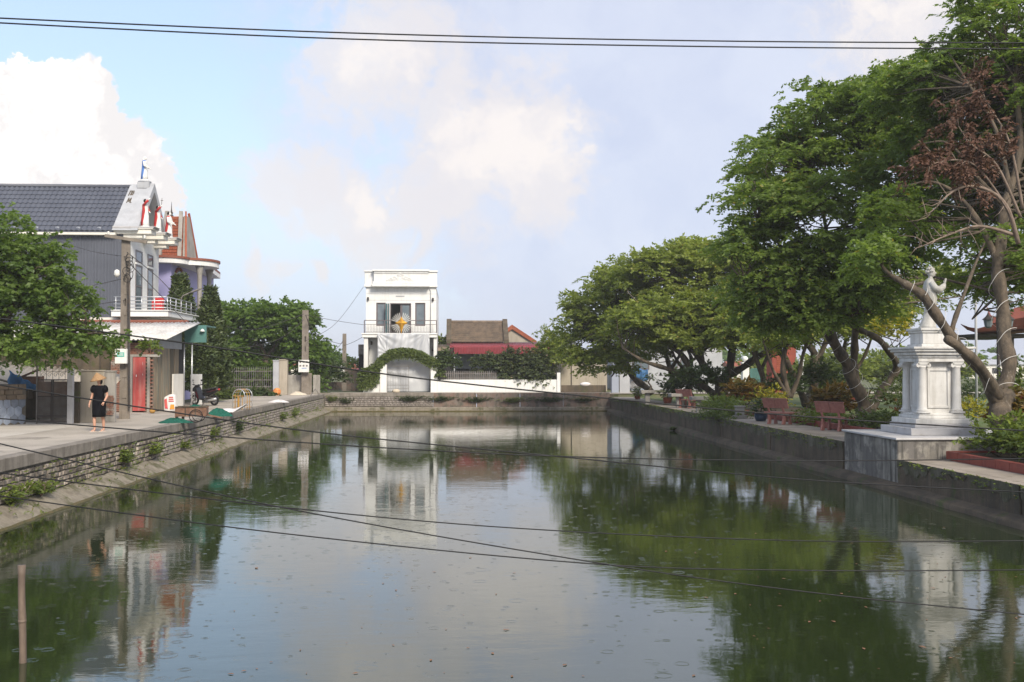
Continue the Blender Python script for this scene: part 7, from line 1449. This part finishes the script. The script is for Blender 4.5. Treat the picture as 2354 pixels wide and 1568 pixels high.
rt_ = Matrix.Rotation(R(-9), 3, 'Y') @ Matrix.Rotation(R(12), 3, 'X'); mb.v = [tuple(rt_ @ Vector(v) + Vector((-.01, -.03, 1.515))) for v in mb.v]; build('conical_hat', mb, 'straw', wo_, True)
mb = MB(); mb.ell((0, .03, 1.47), (.085, .075, .11), 10, 8); build('hair', mb, 'hair', wo_, True)
for s in (-1, 1):
    st = -.14 if s < 0 else .12; mb = MB(); mb.prism([(s * .072 - .04, st + .07, .0), (s * .072 + .04, st + .07, .0), (s * .072 + .045, st - .15, .0), (s * .072 - .045, st - .15, .0)], (0, 0, .018)); mb.tube([(s * .072 - .042, st - .08, .01), (s * .072, st - .085, .06), (s * .072 + .042, st - .08, .01)], .012, 5); build('sandal', mb, 'sandal', wo_)
wo_.location = pw_; wo_.rotation_euler = (0, 0, R(-12)); wo_.scale = (1.0, 1.0, 1.0)
# ================================================================== pond things
q = gnd(50, 1523, ZW); mb = MB(); pts = []; rr = []
for k in range(15): f = k / 14; pts.append(q + Vector((.012 * math.sin(f * 5), 0, -.5 + 1.52 * f))); rr.append(.038 + (.005 if k % 5 == 4 else 0) - .002 * f)
mb.tube(pts, rr, 12); bp_ = thing('bamboo_pole', 'weathered bamboo stake standing in the water at lower left', 'stake', q); build('stake', mb, 'bamboo', bp_, True)
mb = MB(); mb.lathe([(.041, 0), (.043, .012), (.041, .03)], q + Vector((0, 0, .42)), 12); build('node_ring', mb, 'bamboo', bp_, True)
r_ = random.Random(21); lm_ = MB(); lm_.add([(-.5, 0, 0), (-.15, -.22, .05), (.5, 0, 0), (-.15, .22, .05), (.1, -.18, .03), (.1, .18, .03)], [(0, 1, 4, 2, 5, 3)]); lme = None
spots = [(1925 + r_.gauss(0, 250), 1330 + r_.gauss(0, 120)) for _ in range(55)] + [(560, 1543), (590, 1538), (530, 1550), (1075, 1490), (1025, 1447), (690, 1495), (1340, 1555), (1850, 1428), (1860, 1430), (1740, 1470), (1755, 1490), (2090, 1110), (2140, 1145), (2180, 1140), (2240, 1190), (2260, 1188)] + [(r_.uniform(520, 1250), r_.uniform(1280, 1560)) for _ in range(26)]
for i, (u, v) in enumerate(spots):
    p = gnd(u, min(max(v, 1100), 1562), ZW)
    if not (XL + .7 < p.x < XR - .4): continue
    o = build('floating_leaf', lm_, 'deadleaf', None) if lme is None else bpy.data.objects.new('floating_leaf', lme)
    if lme is None: lme = o.data
    else: COL.objects.link(o)
    o.location = (p.x, p.y, ZW + .006); s = r_.uniform(.03, .085) * (1.6 if i % 11 == 0 else 1); o.scale = (s, s, s); o.rotation_euler = (0, 0, r_.uniform(0, 6)); tag(o, 'brown' + (' fallen leaf floating in the dark tree reflection on the right' if u > 1400 else ' fallen leaf floating in the bright sky reflection'), 'leaf', 'fallen leaves on the water')
# ================================================================== cables
def cable(label, pts, r=.006, m_='wire', nm='cable', grp='cables strung across the pond'):
    P_ = smooth_path([tuple(at(*p)) for p in pts], 8); mb = MB(); mb.tube(P_, r, 6); return tag(build(nm, mb, m_, None, True), label, 'cable', grp)
cable('upper one of the two cables across the sky', [(-300, 26, 12), (0, 42, 12), (800, 76, 12.4), (1600, 94, 12.8), (2353, 99, 13.2), (2700, 99, 13.4)], .0085)
cable('lower one of the two cables across the sky', [(-300, 32, 12), (0, 53, 12), (800, 90, 12.4), (1600, 107, 12.8), (2353, 113, 13.2), (2700, 113, 13.4)], .0085)
cable('highest cable over the left bank, crossing the red door and white house', [(-200, 705, 10), (0, 732, 10), (470, 795, 10.2), (900, 862, 10.4), (1390, 915, 10.6), (1841, 957, 10.9), (2353, 990, 11.2), (2600, 1003, 11.3)], .0075)
cable('cable crossing the dress of the person and the far wall of the pond', [(-200, 848, 10), (0, 885, 10), (660, 985, 10.2), (1260, 1047, 10.5), (1841, 1102, 10.9), (2353, 1131, 11.2), (2600, 1142, 11.3)], .0068)
cable('cable crossing the road just below the person', [(-200, 943, 9.8), (0, 962, 9.8), (660, 1015, 10), (1260, 1048, 10.3), (1841, 1059, 10.7), (2353, 1054, 11), (2600, 1048, 11.2)], .0062)
cable('steep cable falling from the left bank to the lower right', [(-200, 970, 9), (0, 1020, 9), (640, 1165, 9), (1350, 1290, 9), (1850, 1360, 9), (2353, 1412, 9), (2600, 1434, 9)], .0058)
cable('middle cable over the water from the left wall', [(-200, 1058, 9), (0, 1087, 9), (640, 1165, 9), (1200, 1215, 9.1), (1841, 1243, 9.2), (2353, 1243, 9.3), (2600, 1240, 9.3)], .0055)
cable('lowest cable over the water', [(-200, 1108, 9), (0, 1140, 9), (640, 1225, 9), (1350, 1295, 9.1), (1841, 1311, 9.2), (2353, 1310, 9.3), (2600, 1307, 9.3)], .0058)
Yp = pb.y - .2
for lb, pts, r in (('thin wire from the crossarm pole over the grey wall', [(288, 590, Yp), (200, 575, 45), (95, 540, 51.5)], .012), ('wire from the pole to the grey house wall', [(286, 640, Yp), (220, 655, 44), (160, 668, 51)], .012), ('lower wire from the pole to the grey wall', [(286, 690, Yp), (220, 700, 44), (160, 705, 51)], .012), ('wire from the pole sloping down past the facade windows', [(292, 600, Yp), (380, 690, 45), (460, 770, 55), (540, 800, 65), (640, 780, 72), (698, 735, 73.8)], .014), ('upper wire from the pole down towards the conifers', [(292, 580, Yp), (360, 635, 45), (420, 690, 52), (520, 750, 62), (600, 755, 70), (698, 722, 73.8)], .014), ('sagging wire between the two slotted poles', [(702, 725, 73.8), (730, 770, 76), (780, 790, 82), (788, 782, 84)], .018), ('wire looping down right of the slotted pole', [(703, 725, 73.8), (725, 790, 77), (750, 812, 80), (775, 800, 83), (789, 782, 84)], .018), ('wire from the slotted pole to the white house balcony', [(703, 724, 73.8), (770, 737, 78), (838, 747, 83)], .016), ('wire rising to the parapet of the white house', [(700, 785, 74), (770, 745, 78), (835, 660, 83)], .014), ('wire from the slim pole to the white house', [(790, 795, 84), (815, 785, 83.5), (838, 772, 83)], .016)):
    cable(lb, pts, r, 'iron', 'service_wire', 'service wires along the lane')

# ================================================================== humid air
hzb = MB(); hzb.box(-440, 440, -70, 620, -2.6, 17.5); ho = build('haze', hzb, 'dark', None); ho.data.materials.clear(); ho['kind'] = 'stuff'; ho['label'] = 'thin humid haze in the air over the whole pond'
hm = bpy.data.materials.new('haze_air'); hm.use_nodes = True; t = hm.node_tree; t.nodes.remove(t.nodes['Principled BSDF'])
pv_ = nd(t, 'ShaderNodeVolumePrincipled'); pv_.inputs['Color'].default_value = (1.0, .985, .96, 1); pv_.inputs['Density'].default_value = .0006; pv_.inputs['Anisotropy'].default_value = .2
t.links.new(pv_.outputs[0], t.nodes['Material Output'].inputs['Volume']); ho.data.materials.append(hm)
